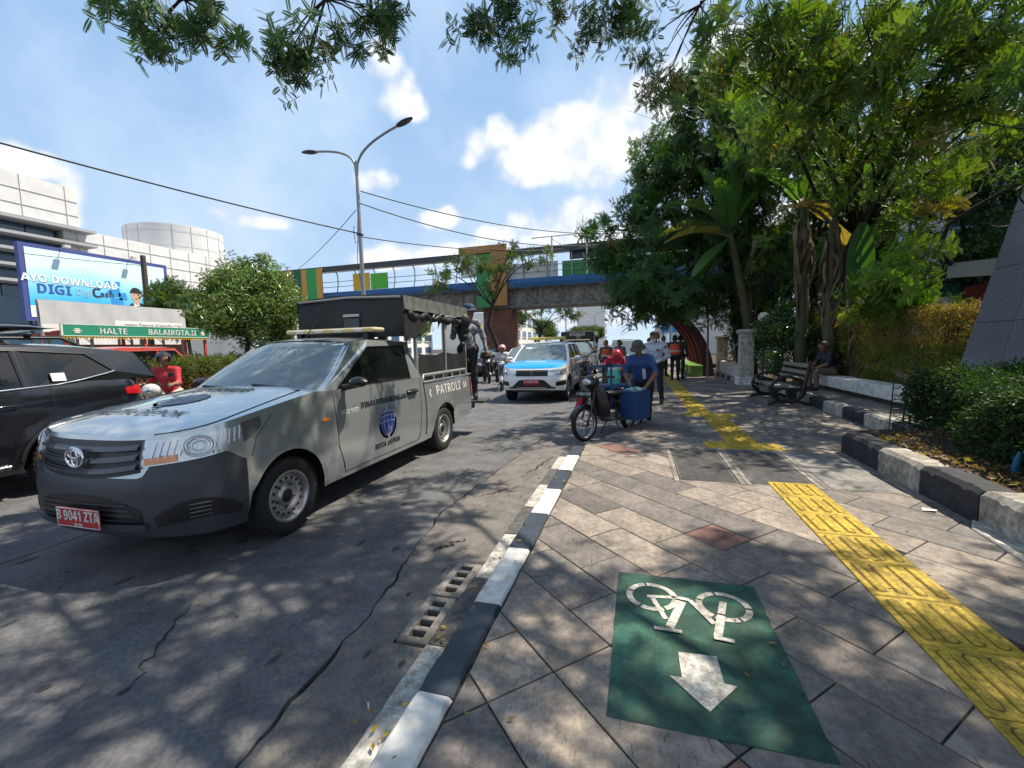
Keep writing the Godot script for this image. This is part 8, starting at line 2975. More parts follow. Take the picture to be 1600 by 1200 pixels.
# ---------------------------------------------------------------- people
# bones: [a, b, ra, rb, colour index]; the field of tapered capsules is joined smoothly and meshed as surface nets
func nets(g: G, bones: Array, cell: float, k: float, pal: Array) -> void:
	var lo := Vector3.ONE * 1e9
	var hi := Vector3.ONE * -1e9
	for b in bones:
		var r: float = maxf(b[2], b[3]) + cell * 3.0
		lo = lo.min((b[0] as Vector3).min(b[1]) - Vector3.ONE * r)
		hi = hi.max((b[0] as Vector3).max(b[1]) + Vector3.ONE * r)
	var nx := int((hi.x - lo.x) / cell) + 2
	var ny := int((hi.y - lo.y) / cell) + 2
	var nz := int((hi.z - lo.z) / cell) + 2
	var f := PackedFloat32Array()
	f.resize(nx * ny * nz)
	f.fill(1.0)
	var best := f.duplicate()
	var ci := PackedByteArray()
	ci.resize(nx * ny * nz)
	for b in bones:
		var a: Vector3 = b[0]
		var ba: Vector3 = b[1] - a
		var ra: float = b[2]
		var dr: float = b[3] - ra
		var inv := 1.0 / maxf(ba.length_squared(), 1e-8)
		var r: float = maxf(b[2], b[3]) + k + cell * 2.0
		var p0 := ((a.min(b[1]) - Vector3.ONE * r - lo) / cell).floor()
		var p1 := ((a.max(b[1]) + Vector3.ONE * r - lo) / cell).ceil()
		for z in range(maxi(0, int(p0.z)), mini(nz, int(p1.z) + 1)):
			for y in range(maxi(0, int(p0.y)), mini(ny, int(p1.y) + 1)):
				var row := (z * ny + y) * nx
				for x in range(maxi(0, int(p0.x)), mini(nx, int(p1.x) + 1)):
					var q := lo + Vector3(x, y, z) * cell - a
					var h := clampf(q.dot(ba) * inv, 0.0, 1.0)
					var d := (q - ba * h).length() - ra - dr * h
					var i := row + x
					var o := f[i]
					if d < o + k:
						var hh := clampf(0.5 + 0.5 * (o - d) / k, 0.0, 1.0)
						f[i] = lerpf(o, d, hh) - k * hh * (1.0 - hh)
					if d < best[i]:
						best[i] = d
						ci[i] = b[4]
	var id := PackedInt32Array()
	id.resize(nx * ny * nz)
	id.fill(-1)
	var s := g.v.size()
	var offs := [0, 1, nx, nx + 1, nx * ny, nx * ny + 1, nx * ny + nx, nx * ny + nx + 1]
	var cr := [Vector3(0, 0, 0), Vector3(1, 0, 0), Vector3(0, 1, 0), Vector3(1, 1, 0), Vector3(0, 0, 1), Vector3(1, 0, 1), Vector3(0, 1, 1), Vector3(1, 1, 1)]
	var eds := [[0, 1], [2, 3], [4, 5], [6, 7], [0, 2], [1, 3], [4, 6], [5, 7], [0, 4], [1, 5], [2, 6], [3, 7]]
	for z in nz - 1:
		for y in ny - 1:
			for x in nx - 1:
				var i := (z * ny + y) * nx + x
				if absf(f[i]) > cell * 2.5:
					continue
				var neg := 0
				for c in 8:
					if f[i + offs[c]] < 0.0: neg += 1
				if neg == 0 or neg == 8:
					continue
				var sum := Vector3.ZERO
				var n := 0
				for e in eds:
					var fa: float = f[i + offs[e[0]]]
					var fb: float = f[i + offs[e[1]]]
					if (fa < 0.0) != (fb < 0.0):
						sum += cr[e[0]].lerp(cr[e[1]], fa / (fa - fb))
						n += 1
				var p: Vector3 = lo + (Vector3(x, y, z) + sum / n) * cell
				var col = pal[ci[i]]
				if col is Array:
					# patterned cloth: patches of a few tones
					var w := sin(p.x * 61.0 + sin(p.y * 47.0) * 2.0) + sin(p.y * 53.0 + p.z * 67.0)
					col = col[0] if w > 0.5 else col[1] if w > -0.6 else col[2]
				g.c = col
				id[i] = g.vert(p, Vector3.ZERO)
	for z in range(1, nz - 1):
		for y in range(1, ny - 1):
			for x in range(1, nx - 1):
				var i := (z * ny + y) * nx + x
				var a := f[i] < 0.0
				if absf(f[i]) > cell * 2.5: continue
				for ax in 3:
					var j: int = i + [1, nx, nx * ny][ax]
					if (f[j] < 0.0) == a: continue
					var u: int = [nx, nx * ny, 1][ax]
					var w: int = [nx * ny, 1, nx][ax]
					var q := [id[i - u - w], id[i - w], id[i], id[i - u]]
					if q[0] < 0 or q[1] < 0 or q[2] < 0 or q[3] < 0: continue
					if not a: q.reverse()
					var nn := (g.v[q[2]] - g.v[q[0]]).cross(g.v[q[3]] - g.v[q[1]])
					for t in q: g.n[t] += nn
					g.ix.append_array([q[0], q[2], q[1], q[0], q[3], q[2]])
	for i in range(s, g.v.size()):
		g.n[i] = g.n[i].normalized()
	g.c = Color.WHITE

func stand() -> Dictionary:
	# facing +z; index 0 is the figure's own left (+x), 1 its right
	return {"pelvis": Vector3(0, 0.95, 0), "chest": Vector3(0, 1.24, 0.0), "neck": Vector3(0, 1.43, -0.01), "head": Vector3(0, 1.58, 0.02), "face": Vector3(0, 0, 1),
		"sh": [Vector3(0.185, 1.39, -0.01), Vector3(-0.185, 1.39, -0.01)], "el": [Vector3(0.25, 1.11, -0.03), Vector3(-0.25, 1.11, -0.03)], "wr": [Vector3(0.25, 0.87, 0.07), Vector3(-0.25, 0.87, 0.07)],
		"hip": [Vector3(0.09, 0.91, 0), Vector3(-0.09, 0.91, 0)], "kn": [Vector3(0.10, 0.49, 0.02), Vector3(-0.10, 0.49, 0.02)], "an": [Vector3(0.10, 0.085, -0.02), Vector3(-0.10, 0.085, -0.02)], "toe": [Vector3(0.125, 0.035, 0.14), Vector3(-0.125, 0.035, 0.14)], "hand": [Vector3(0, -1, 0.2), Vector3(0, -1, 0.2)]}

# colours: skin, hair, shirt, sleeve (forearm), trousers, shin, shoe, then free ones
func person(label: String, at: Vector3, turn: float, J: Dictionary, C: Dictionary, o := {}) -> Node3D:
	var t := thing("person", label, "person", at, turn, o.get("group", ""))
	var cell: float = o.get("cell", 0.02)
	var w: float = o.get("bulk", 1.0)
	var pal := [C.skin, C.hair, C.shirt, C.get("sleeve", C.skin), C.trousers, C.get("shin", C.trousers), C.get("shoe", Color(0.012, 0.012, 0.012)), C.get("mask", C.skin), Color(0.01, 0.008, 0.008), C.get("belt", C.trousers), C.get("lip", C.skin * 0.7)]
	var g := G.new()
	var b := []
	var p: Vector3 = J.pelvis
	var c: Vector3 = J.chest
	var n: Vector3 = J.neck
	b.append([J.hip[0], J.hip[1], 0.115 * w, 0.115 * w, 4])
	b.append([p + (c - p) * 0.12, p + (c - p) * 0.5, 0.135 * w, 0.135 * w, 2])
	b.append([p + (c - p) * 0.05, p + (c - p) * 0.1, 0.128 * w, 0.128 * w, 9])
	b.append([p.lerp(c, 0.45), c, 0.135 * w, 0.128 * w, 2])
	b.append([c.lerp(J.sh[0], 0.55) - Vector3(0, 0.05, 0), c.lerp(J.sh[1], 0.55) - Vector3(0, 0.05, 0), 0.105 * w, 0.105 * w, 2])
	b.append([n.lerp(J.sh[0], 0.35), J.sh[0], 0.055 * w, 0.062 * w, 2])
	b.append([n.lerp(J.sh[1], 0.35), J.sh[1], 0.055 * w, 0.062 * w, 2])
	b.append([c.lerp(n, 0.6), n, 0.075, 0.056, 2])
	for s in 2:
		b.append([J.sh[s], J.el[s], 0.060 * w, 0.050 * w, 2])
		b.append([J.el[s], J.wr[s], 0.045 * w, 0.032 * w, 3])
		b.append([J.hip[s], J.kn[s], 0.090 * w, 0.064, 4])
		b.append([J.kn[s], J.kn[s].lerp(J.an[s], 0.35), 0.064, 0.066, 5])
		b.append([J.kn[s].lerp(J.an[s], 0.35), J.an[s] + Vector3(0, 0.02, 0), 0.064, 0.052 if not C.has("shin") else 0.038, 5])
		b.append([J.an[s] - Vector3(0, 0.03, 0.0), J.toe[s], 0.045, 0.034, 6])
		b.append([J.an[s] - Vector3(0, 0.045, 0) - (J.toe[s] - J.an[s]) * Vector3(0.25, 0, 0.25), J.toe[s], 0.034, 0.030, 6])
	nets(g, b, cell, 0.035, pal)
	# head with brow, jaw, nose, ears, eyes and mouth
	var hd: Vector3 = J.head
	var fz: Vector3 = J.face.normalized()
	var fx := Vector3.UP.cross(fz).normalized()
	var fy := fz.cross(fx)
	var P := func(x: float, y: float, z: float) -> Vector3: return hd + fx * x + fy * y + fz * z
	var h := [[n - Vector3(0, 0.03, 0), P.call(0, -0.05, -0.02), 0.052, 0.052, 0], [P.call(0, 0.035, -0.03), P.call(0, 0.03, 0.02), 0.088, 0.082, 0], [P.call(0, 0.0, 0.02), P.call(0, -0.075, 0.042), 0.072, 0.046, 7 if C.has("mask") else 0], [P.call(0, 0.015, 0.085), P.call(0, -0.028, 0.108), 0.010, 0.016, 7 if C.has("mask") else 0],
		[P.call(0.083, 0.01, -0.01), P.call(0.088, -0.025, -0.005), 0.015, 0.010, 0], [P.call(-0.083, 0.01, -0.01), P.call(-0.088, -0.025, -0.005), 0.015, 0.010, 0]]
	if not o.get("helmet", false):
		h.append([P.call(0, 0.055, -0.045), P.call(0, 0.075, 0.012), 0.088, 0.078, 1])
		h.append([P.call(0.03, 0.0, -0.07), P.call(-0.03, 0.0, -0.07), 0.072, 0.072, 1])
	for s in [-1.0, 1.0]:
		h.append([P.call(s * 0.032, 0.018, 0.086), P.call(s * 0.036, 0.018, 0.084), 0.010, 0.010, 8])
		h.append([P.call(s * 0.02, 0.042, 0.088), P.call(s * 0.05, 0.04, 0.078), 0.007, 0.006, 1])
	if not C.has("mask"):
		h.append([P.call(-0.02, -0.062, 0.088), P.call(0.02, -0.062, 0.088), 0.007, 0.007, 10])
	var fine: float = 0.010 if cell < 0.025 else 0.018
	nets(g, h, fine, 0.012, pal)
	for s in 2:
		# palm, four fingers with a bend, thumb from the side of the palm
		var d: Vector3 = J.hand[s].normalized()
		var e: Vector3 = J.wr[s]
		var sx := 1.0 if s == 0 else -1.0
		var pn := d.cross(Vector3(0, 0, 1) if absf(d.z) < 0.8 else Vector3(0, 1, 0)).normalized() * sx      # palm normal side
		var ac := d.cross(pn).normalized()
		var curl: float = o.get("curl", 0.6)
		var hb := [[e, e + d * 0.045, 0.026, 0.030, 0], [e + d * 0.05 - ac * 0.022, e + d * 0.085 - ac * 0.026, 0.017, 0.013, 0], [e + d * 0.05 + ac * 0.022, e + d * 0.08 + ac * 0.024, 0.017, 0.013, 0]]
		for i in 4:
			var r0 := e + d * 0.075 + ac * ((i - 1.5) * 0.019)
			var L: float = [0.066, 0.078, 0.072, 0.055][i]
			var m := r0 + (d * cos(curl * 0.5) - pn * sin(curl * 0.5)) * L * 0.55
			hb.append([r0, m, 0.0098, 0.0092, 0])
			hb.append([m, m + (d * cos(curl * 1.6) - pn * sin(curl * 1.6)) * L * 0.5, 0.0092, 0.008, 0])
		var tb := e + d * 0.03 - ac * 0.03
		hb.append([tb, tb + (d * 0.7 - ac * 0.7).normalized() * 0.04, 0.013, 0.011, 0])
		hb.append([tb + (d * 0.7 - ac * 0.7).normalized() * 0.04, tb + (d * 0.85 - ac * 0.5 - pn * 0.3).normalized() * 0.072, 0.011, 0.0095, 0])
		nets(g, hb, 0.007 if cell < 0.025 else 0.014, 0.006, pal)
	part("body", g, M.figure, t)
	return t

func cap(t: Node3D, J: Dictionary, c: Color, badge := Color(0, 0, 0, 0)) -> void:
	var hd: Vector3 = J.head
	var fz: Vector3 = J.face.normalized()
	var fx := Vector3.UP.cross(fz).normalized()
	var b := Basis(fx, fz.cross(fx), fz)
	var g := G.new()
	var xf := Transform3D(b, hd + b.y * 0.045 - b.z * 0.02)
	g.lathe([Vector2(0.108, 0.0), Vector2(0.110, 0.03), Vector2(0.10, 0.075), Vector2(0.075, 0.10), Vector2(0.04, 0.112), Vector2(0.0, 0.115)], 20, xf)
	var o := part("cap", g, tint(c, 0.8), t)
	g = G.new()
	var rows := []
	for i in 4:
		var row := []
		for j in 11:
			var a := PI * (0.12 + 0.76 * j / 10.0)
			row.append(xf * Vector3(cos(a) * (0.105 + 0.012 * i), 0.018 - 0.006 * i - 0.012 * absf(cos(a)) * i / 3.0, sin(a) * (0.105 + 0.032 * i)))
		rows.append(row)
	g.grid(rows)
	part("peak", g, tint(c * 0.8, 0.8), o)
	if badge.a > 0:
		g = G.new()
		g.box(xf * Vector3(0, 0.055, 0.106), Vector3(0.05, 0.03, 0.008), b)
		part("badge", g, tint(badge), o)

func helmet(t: Node3D, J: Dictionary, c: Color, visor := true) -> void:
	var hd: Vector3 = J.head
	var fz: Vector3 = J.face.normalized()
	var fx := Vector3.UP.cross(fz).normalized()
	var b := Basis(fx, fz.cross(fx), fz)
	var xf := Transform3D(b, hd + b.y * 0.02 - b.z * 0.012)
	var g := G.new()
	var rows := []
	for i in 9:
		var u := i / 8.0
		var row := []
		for j in 25:
			var a := PI * 0.5 + lerpf(-2.3, 2.3, j / 24.0) + PI
			var th := lerpf(-0.55, PI * 0.5, u)
			if i == 8: th = PI * 0.5
			row.append(xf * Vector3(cos(a) * cos(th) * 0.128, sin(th) * 0.135 + 0.01, sin(a) * cos(th) * 0.142))
		rows.append(row)
	g.grid(rows)
	rows = []
	for i in 5:
		var row := []
		for j in 13:
			var a := PI * 0.5 + lerpf(-0.88, 0.88, j / 12.0)
			var th := lerpf(0.55, PI * 0.5, i / 4.0)
			row.append(xf * Vector3(cos(a) * cos(th) * 0.128, sin(th) * 0.135 + 0.01, sin(a) * cos(th) * 0.142))
		rows.append(row)
	g.grid(rows)
	var h := part("helmet", g, tint(c, 0.25, "gloss"), t)
	g = G.new()
	rows = []
	for i in 4:
		var row := []
		for j in 13:
			var a := PI * 0.5 + lerpf(-0.95, 0.95, j / 12.0)
			row.append(xf * Vector3(cos(a) * 0.145, 0.085 - 0.012 * i, sin(a) * 0.150 + 0.016 * i))
		rows.append(row)
	g.grid(rows)
	part("visor_peak", g, tint(c * 0.5, 0.3, "gloss"), h)

func vest(t: Node3D, J: Dictionary, c: Color, w := 1.0) -> void:
	# sleeveless hi-vis vest: a shell round the chest with reflective bands
	for part_i in 2:
		var g := G.new()
		var rows := []
		var ys := [0.02, 0.14, 0.26, 0.34, 0.41] if part_i == 0 else [0.13, 0.165]
		for y in ys:
			var row := []
			var m: Vector3 = J.pelvis.lerp(J.neck, (y + 0.02) / 0.48)
			for k in 24:
				var a := TAU * k / 24
				var q := 0.205 if y < 0.3 else 0.19
				var e := 0.012 * part_i
				row.append(m + Vector3(cos(a) * (q + e) * w * (0.92 if y > 0.38 else 1.0), 0, -sin(a) * (0.165 + e) * w))
			rows.append(row)
		g.grid(rows, true)
		part(["vest", "reflective_band"][part_i], g, tint(c if part_i == 0 else Color(0.6, 0.6, 0.5), 0.7), t)

func rider_pose() -> Dictionary:
	var J := stand()
	J.pelvis = Vector3(0, 0.86, -0.12)
	J.chest = Vector3(0, 1.14, -0.04)
	J.neck = Vector3(0, 1.33, 0.0)
	J.head = Vector3(0, 1.48, 0.04)
	J.sh = [Vector3(0.18, 1.29, -0.01), Vector3(-0.18, 1.29, -0.01)]
	J.el = [Vector3(0.27, 1.05, 0.10), Vector3(-0.27, 1.05, 0.10)]
	J.wr = [Vector3(0.29, 1.03, 0.33), Vector3(-0.29, 1.03, 0.33)]
	J.hip = [Vector3(0.10, 0.83, -0.12), Vector3(-0.10, 0.83, -0.12)]
	J.kn = [Vector3(0.20, 0.73, 0.28), Vector3(-0.20, 0.73, 0.28)]
	J.an = [Vector3(0.18, 0.36, 0.20), Vector3(-0.18, 0.36, 0.20)]
	J.toe = [Vector3(0.19, 0.31, 0.36), Vector3(-0.19, 0.31, 0.36)]
	J.hand = [Vector3(0.1, -0.1, 1), Vector3(-0.1, -0.1, 1)]
	return J

# motorbike, front towards +z, origin on the ground between the wheels
func motorbike(label: String, at: Vector3, turn: float, c: Color, lean := 0.0, scooter := true, plate := "") -> Node3D:
	var t := thing("motorbike", label, "motorbike", at, turn)
	t.rotation.z = lean
	var R := 0.285 if not scooter else 0.255
	var body := tint(c, 0.25, "gloss")
	for e in 2:
		var z := 0.62 if e == 0 else -0.60
		var o := Node3D.new()
		o.name = "wheel"
		t.add_child(o, true)
		o.position = Vector3(0, R, z)
		var xf := Transform3D(Basis(Vector3(0, 0, 1), PI * 0.5), Vector3.ZERO)
		var g := G.new()
		var w := 0.042 if e == 0 else 0.05
		g.lathe([Vector2(R - 0.055, -w * 0.7), Vector2(R - 0.02, -w), Vector2(R, -w * 0.4), Vector2(R + 0.002, 0), Vector2(R, w * 0.4), Vector2(R - 0.02, w), Vector2(R - 0.055, w * 0.7)], 32, xf)
		part("tyre", g, M.rubber, o)
		g = G.new()
		g.lathe([Vector2(R - 0.05, -0.03), Vector2(R - 0.07, -0.022), Vector2(R - 0.07, 0.022), Vector2(R - 0.05, 0.03)], 32, xf)
		part("rim", g, M.steel_rim if not scooter else M.black_plastic, o)
		g = G.new()
		for k in (18 if not scooter else 5):
			var a := TAU * k / (18 if not scooter else 5)
			g.tube([xf * Vector3(0, 0.02 * (1 if k % 2 else -1), 0), xf * Vector3(cos(a) * (R - 0.065), 0, sin(a) * (R - 0.065))], 0.0035 if not scooter else 0.014, 4)
		g.lathe([Vector2(0, -0.05), Vector2(0.06, -0.05), Vector2(0.06, 0.05), Vector2(0, 0.05)], 16, xf)
		part("spokes", g, M.chrome if not scooter else M.black_plastic, o)
		# mudguard
		g = G.new()
		var rows := []
		for i in 11:
			var a := lerpf(0.35, 2.5, i / 10.0) if e == 0 else lerpf(0.5, 2.9, i / 10.0)
			var row := []
			for j in 7:
				var v := j / 3.0 - 1.0
				row.append(Vector3(v * 0.062, R + sin(a) * (R + 0.035) - 0.02 * v * v, z + cos(a) * (R + 0.035)))
			rows.append(row)
		g.grid(rows)
		part("mudguard", g, body, t)
	var g := G.new()
	for s in [-1.0, 1.0]:
		g.tube([Vector3(s * 0.075, R, 0.62), Vector3(s * 0.07, 0.62, 0.47), Vector3(s * 0.05, 0.85, 0.38)], 0.018, 7)
	part("fork", g, M.dark_steel, t)
	g = G.new()
	g.tube([Vector3(0.33, 1.02, 0.27), Vector3(0.2, 1.03, 0.34), Vector3(0, 0.97, 0.38), Vector3(-0.2, 1.03, 0.34), Vector3(-0.33, 1.02, 0.27)], 0.013, 7)
	for s in [-1.0, 1.0]:
		g.tube([Vector3(s * 0.22, 1.02, 0.32), Vector3(s * 0.36, 1.02, 0.255)], 0.021, 7)
		g.tube([Vector3(s * 0.2, 1.03, 0.34), Vector3(s * 0.26, 1.2, 0.30)], 0.007, 5)
		g.box(Vector3(s * 0.28, 1.22, 0.30), Vector3(0.11, 0.075, 0.02), Basis.IDENTITY, 0.008)
	part("handlebar", g, M.black_plastic, t)
	# head fairing with lamp
	g = G.new()
	g.ball(Vector3(0, 0.95, 0.42), Vector3(0.15, 0.12, 0.12), 14)
	part("head_fairing", g, body, t)
	g = G.new()
	g.ball(Vector3(0, 0.95, 0.485), Vector3(0.10, 0.065, 0.07), 12)
	part("headlamp", g, M.lamp_silver, t)
	# leg shield / body
	g = G.new()
	var rows := []
	for i in 7:
		var u := i / 6.0
		var row := []
		for j in 9:
			var v := j / 4.0 - 1.0
			row.append(Vector3(v * lerpf(0.13, 0.21, sin(PI * u * 0.8)), lerpf(0.9, 0.36, u), lerpf(0.42, 0.30, u) - 0.12 * v * v))
		rows.append(row)
	g.grid(rows)
	part("leg_shield", g, body, t)
	g = G.new()
	for k in 2:
		g.tube([Vector3(0, 0.78, 0.36), Vector3(0, 0.45, 0.15), Vector3(0, 0.45, -0.25), Vector3(0, 0.68, -0.55), Vector3(0, 0.74, -0.8)], [0.05, 0.06, 0.07, 0.06, 0.04], 9)
	g.box(Vector3(0, 0.36, 0.0), Vector3(0.22, 0.2, 0.34), Basis.IDENTITY, 0.04)
	part("engine", g, M.dark_steel, t)
	g = G.new()
	g.tube([Vector3(0.12, 0.30, 0.1), Vector3(0.15, 0.27, -0.2), Vector3(0.16, 0.34, -0.78)], [0.025, 0.035, 0.055], 9)
	part("exhaust", g, M.dark_steel, t)
	g = G.new()
	rows = []
	for i in 8:
		var u := i / 7.0
		var row := []
		for j in 10:
			var a := TAU * j / 10
			row.append(Vector3(cos(a) * lerpf(0.09, 0.14, sin(PI * minf(u * 0.8 + 0.15, 1.0))), 0.73 + 0.03 * u + sin(a) * 0.05 - 0.03 * sin(PI * u), lerpf(0.12, -0.75, u)))
		rows.append(row)
	g.grid(rows, true)
	part("seat", g, M.seat_vinyl, t)
	g = G.new()
	g.box(Vector3(0, 0.60, -0.45), Vector3(0.24, 0.16, 0.55), Basis(Vector3(1, 0, 0), 0.12), 0.06)
	part("tail_fairing", g, body, t)
	g = G.new()
	g.box(Vector3(0, 0.70, -0.86), Vector3(0.16, 0.07, 0.05), Basis.IDENTITY, 0.02)
	part("tail_lamp", g, M.red_lamp, t)
	g = G.new()
	g.tube([Vector3(0.1, 0.25, -0.05), Vector3(0.22, 0.02, -0.02)], 0.012, 6)
	g.tube([Vector3(-0.1, 0.25, -0.05), Vector3(-0.22, 0.02, -0.02)], 0.012, 6)
	g.tube([Vector3(-0.24, 0.3, 0.12), Vector3(0.24, 0.3, 0.12)], 0.016, 6)
	part("stand_and_pegs", g, M.dark_steel, t)
	if plate:
		var b := part("number_plate", box_g(Vector3(0, 0.76, 0.60), Vector3(0.27, 0.11, 0.006), 0.002, Basis(Vector3(1, 0, 0), -0.2)), M.plate_black, t)
		part("lettering", lettering(plate, 0.062, Transform3D(Basis(Vector3(1, 0, 0), -0.2), Vector3(0, 0.765, 0.605)), 0.003), M.white_steel, b)
	return t

func build_people() -> void:
	var skin := Color(0.23, 0.115, 0.065)
	var hair := Color(0.012, 0.010, 0.009)
	var camo := [Color(0.44, 0.47, 0.52), Color(0.36, 0.39, 0.45), Color(0.26, 0.29, 0.35)]
	# officer with a face mask
	var J := stand()
	J.head = Vector3(-0.03, 1.57, 0.06)
	J.face = Vector3(-0.25, -0.35, 1)
	J.el = [Vector3(0.29, 1.12, 0.02), Vector3(-0.27, 1.12, 0.06)]
	J.wr = [Vector3(0.10, 0.99, 0.24), Vector3(-0.10, 0.98, 0.28)]
	J.hand = [Vector3(-1, 0, 0.3), Vector3(1, 0, 0.1)]
	J.an = [Vector3(0.13, 0.085, -0.03), Vector3(-0.13, 0.085, 0.0)]
	J.toe = [Vector3(0.17, 0.035, 0.12), Vector3(-0.18, 0.035, 0.15)]
	var t := person("officer in a pale grey camouflage shirt and dark trousers wearing a white face mask", Vector3(0.41, PV, -10.85), -0.35, J, {"skin": skin, "hair": hair, "shirt": camo, "sleeve": camo, "trousers": Color(0.012, 0.013, 0.022), "mask": Color(0.62, 0.60, 0.60)}, {"bulk": 1.13})
	for s in [-1.0, 1.0]:
		part("shoulder_patch", box_g(Vector3(s * 0.235, 1.33, 0.05), Vector3(0.05, 0.07, 0.06), 0.015), tint(Color(0.3, 0.02, 0.02)), t)
	part("chest_badge", box_g(Vector3(0.09, 1.27, 0.150), Vector3(0.07, 0.045, 0.012), 0.004), tint(Color(0.25, 0.03, 0.04)), t)
	# street vendor bending over his boxes
	J = stand()
	J.pelvis = Vector3(0, 0.89, -0.05)
	J.chest = Vector3(0.0, 1.16, 0.04)
	J.neck = Vector3(-0.01, 1.33, 0.10)
	J.head = Vector3(-0.02, 1.455, 0.17)
	J.face = Vector3(-0.1, -0.65, 1)
	J.sh = [Vector3(0.185, 1.28, 0.08), Vector3(-0.185, 1.28, 0.08)]
	J.el = [Vector3(0.30, 1.02, 0.16), Vector3(-0.25, 1.00, 0.18)]
	J.wr = [Vector3(0.17, 0.78, 0.36), Vector3(-0.12, 0.85, 0.42)]
	J.hip = [Vector3(0.09, 0.84, -0.05), Vector3(-0.09, 0.84, -0.05)]
	J.kn = [Vector3(0.12, 0.45, 0.02), Vector3(-0.12, 0.45, 0.03)]
	J.an = [Vector3(0.13, 0.085, -0.05), Vector3(-0.14, 0.085, 0.02)]
	J.toe = [Vector3(0.16, 0.035, 0.11), Vector3(-0.17, 0.035, 0.18)]
	J.hand = [Vector3(-0.5, -0.6, 0.5), Vector3(0.4, -0.4, 0.6)]
	t = person("street vendor in a dark blue shirt and cap leaning over the blue boxes", Vector3(0.06, 0.0, -8.40), -0.25, J, {"skin": skin, "hair": hair, "shirt": Color(0.022, 0.06, 0.20), "trousers": Color(0.010, 0.010, 0.012), "shin": Color(0.010, 0.010, 0.012), "shoe": Color(0.05, 0.04, 0.035)}, {"bulk": 1.04})
	cap(t, J, Color(0.09, 0.075, 0.075), Color(0.35, 0.05, 0.06))
	part("identity_card", box_g(Vector3(0.10, 1.0, 0.215), Vector3(0.06, 0.20, 0.006), 0.002, Basis(Vector3(1, 0, 0), 0.35)), tint(Color(0.55, 0.58, 0.62)), t)
	var g := G.new()
	g.tube([Vector3(0.06, 1.34, 0.07), Vector3(0.13, 1.2, 0.175), Vector3(0.10, 1.10, 0.195)], 0.008, 5)
	part("lanyard", g, tint(Color(0.02, 0.08, 0.25)), t)
	# officer standing on the pickup's rear step
	J = stand()
	J.head = Vector3(0.05, 1.58, 0.03)
	J.face = Vector3(0.6, -0.1, 0.8)
	J.el = [Vector3(0.29, 1.12, 0.0), Vector3(-0.26, 1.14, 0.10)]
	J.wr = [Vector3(0.33, 0.88, 0.08), Vector3(-0.24, 1.32, 0.24)]
	J.hand = [Vector3(0.5, -0.8, 0), Vector3(0, 1, 0.2)]
	t = person("officer in grey camouflage and dark blue cap standing on the pickup's rear step", Vector3(-3.0, 0.62, -7.42), 0.35, J, {"skin": skin, "hair": hair, "shirt": [Color(0.27, 0.285, 0.31), Color(0.17, 0.18, 0.20), Color(0.09, 0.095, 0.11)], "sleeve": [Color(0.27, 0.285, 0.31), Color(0.17, 0.18, 0.20), Color(0.09, 0.095, 0.11)], "trousers": Color(0.012, 0.014, 0.02)}, {"cell": 0.02})
	cap(t, J, Color(0.012, 0.04, 0.10))
	part("arm_badge", box_g(Vector3(0.24, 1.32, 0.04), Vector3(0.03, 0.07, 0.06), 0.01), tint(Color(0.5, 0.3, 0.05)), t)
	var st := thing("rear_step", "black steel step plate bolted behind the silver pickup", "step", Vector3(-3.4, 0, -7.38))
	part("plate", box_g(Vector3(0, 0.585, -0.02), Vector3(1.5, 0.05, 0.36), 0.01), M.dark_steel, st)
	for s in [-0.5, 0.5]:
		part("bracket", box_g(Vector3(s, 0.52, 0.14), Vector3(0.06, 0.1, 0.2)), M.dark_steel, st)
	# seated man with a backpack
	J = stand()
	J.pelvis = Vector3(0, 0.12, 0)
	J.chest = Vector3(0, 0.41, 0.07)
	J.neck = Vector3(0, 0.59, 0.13)
	J.head = Vector3(0, 0.72, 0.19)
	J.face = Vector3(0.35, -0.25, 1)
	J.sh = [Vector3(0.18, 0.55, 0.11), Vector3(-0.18, 0.55, 0.11)]
	J.el = [Vector3(0.24, 0.30, 0.20), Vector3(-0.24, 0.30, 0.20)]
	J.wr = [Vector3(0.12, 0.20, 0.40), Vector3(-0.12, 0.20, 0.40)]
	J.hip = [Vector3(0.09, 0.10, 0.0), Vector3(-0.09, 0.10, 0.0)]
	J.kn = [Vector3(0.14, 0.10, 0.42), Vector3(-0.14, 0.10, 0.42)]
	J.an = [Vector3(0.13, -0.29, 0.40), Vector3(-0.13, -0.29, 0.40)]
	J.toe = [Vector3(0.15, -0.34, 0.55), Vector3(-0.15, -0.34, 0.55)]
	J.hand = [Vector3(-0.6, 0, 0.7), Vector3(0.6, 0, 0.7)]
	t = person("man in a dark shirt sitting on the white ledge with a backpack on", Vector3(4.66, PV + 0.505, -12.75), -PI * 0.5 + 0.25, J, {"skin": skin, "hair": hair, "shirt": Color(0.022, 0.018, 0.025), "trousers": Color(0.16, 0.12, 0.08), "shoe": Color(0.03, 0.02, 0.02)})
	var bp := thing("backpack", "black backpack with a red trim worn by the seated man", "backpack", Vector3(4.66, PV + 0.505, -12.75), -PI * 0.5 + 0.25)
	g = G.new()
	nets(g, [[Vector3(-0.08, 0.20, -0.16), Vector3(0.08, 0.20, -0.16), 0.12, 0.12, 0], [Vector3(-0.07, 0.45, -0.10), Vector3(0.07, 0.45, -0.10), 0.10, 0.10, 0], [Vector3(0, 0.2, -0.27), Vector3(0, 0.28, -0.25), 0.07, 0.06, 0]], 0.02, 0.05, [Color(0.012, 0.012, 0.014)])
	part("sack", g, M.figure, bp)
	part("trim", box_g(Vector3(0, 0.13, -0.285), Vector3(0.2, 0.03, 0.05), 0.01), tint(Color(0.4, 0.02, 0.03)), bp)
	# rider in red beside the median
	J = rider_pose()
	J.face = Vector3(0.55, 0.0, 0.85)
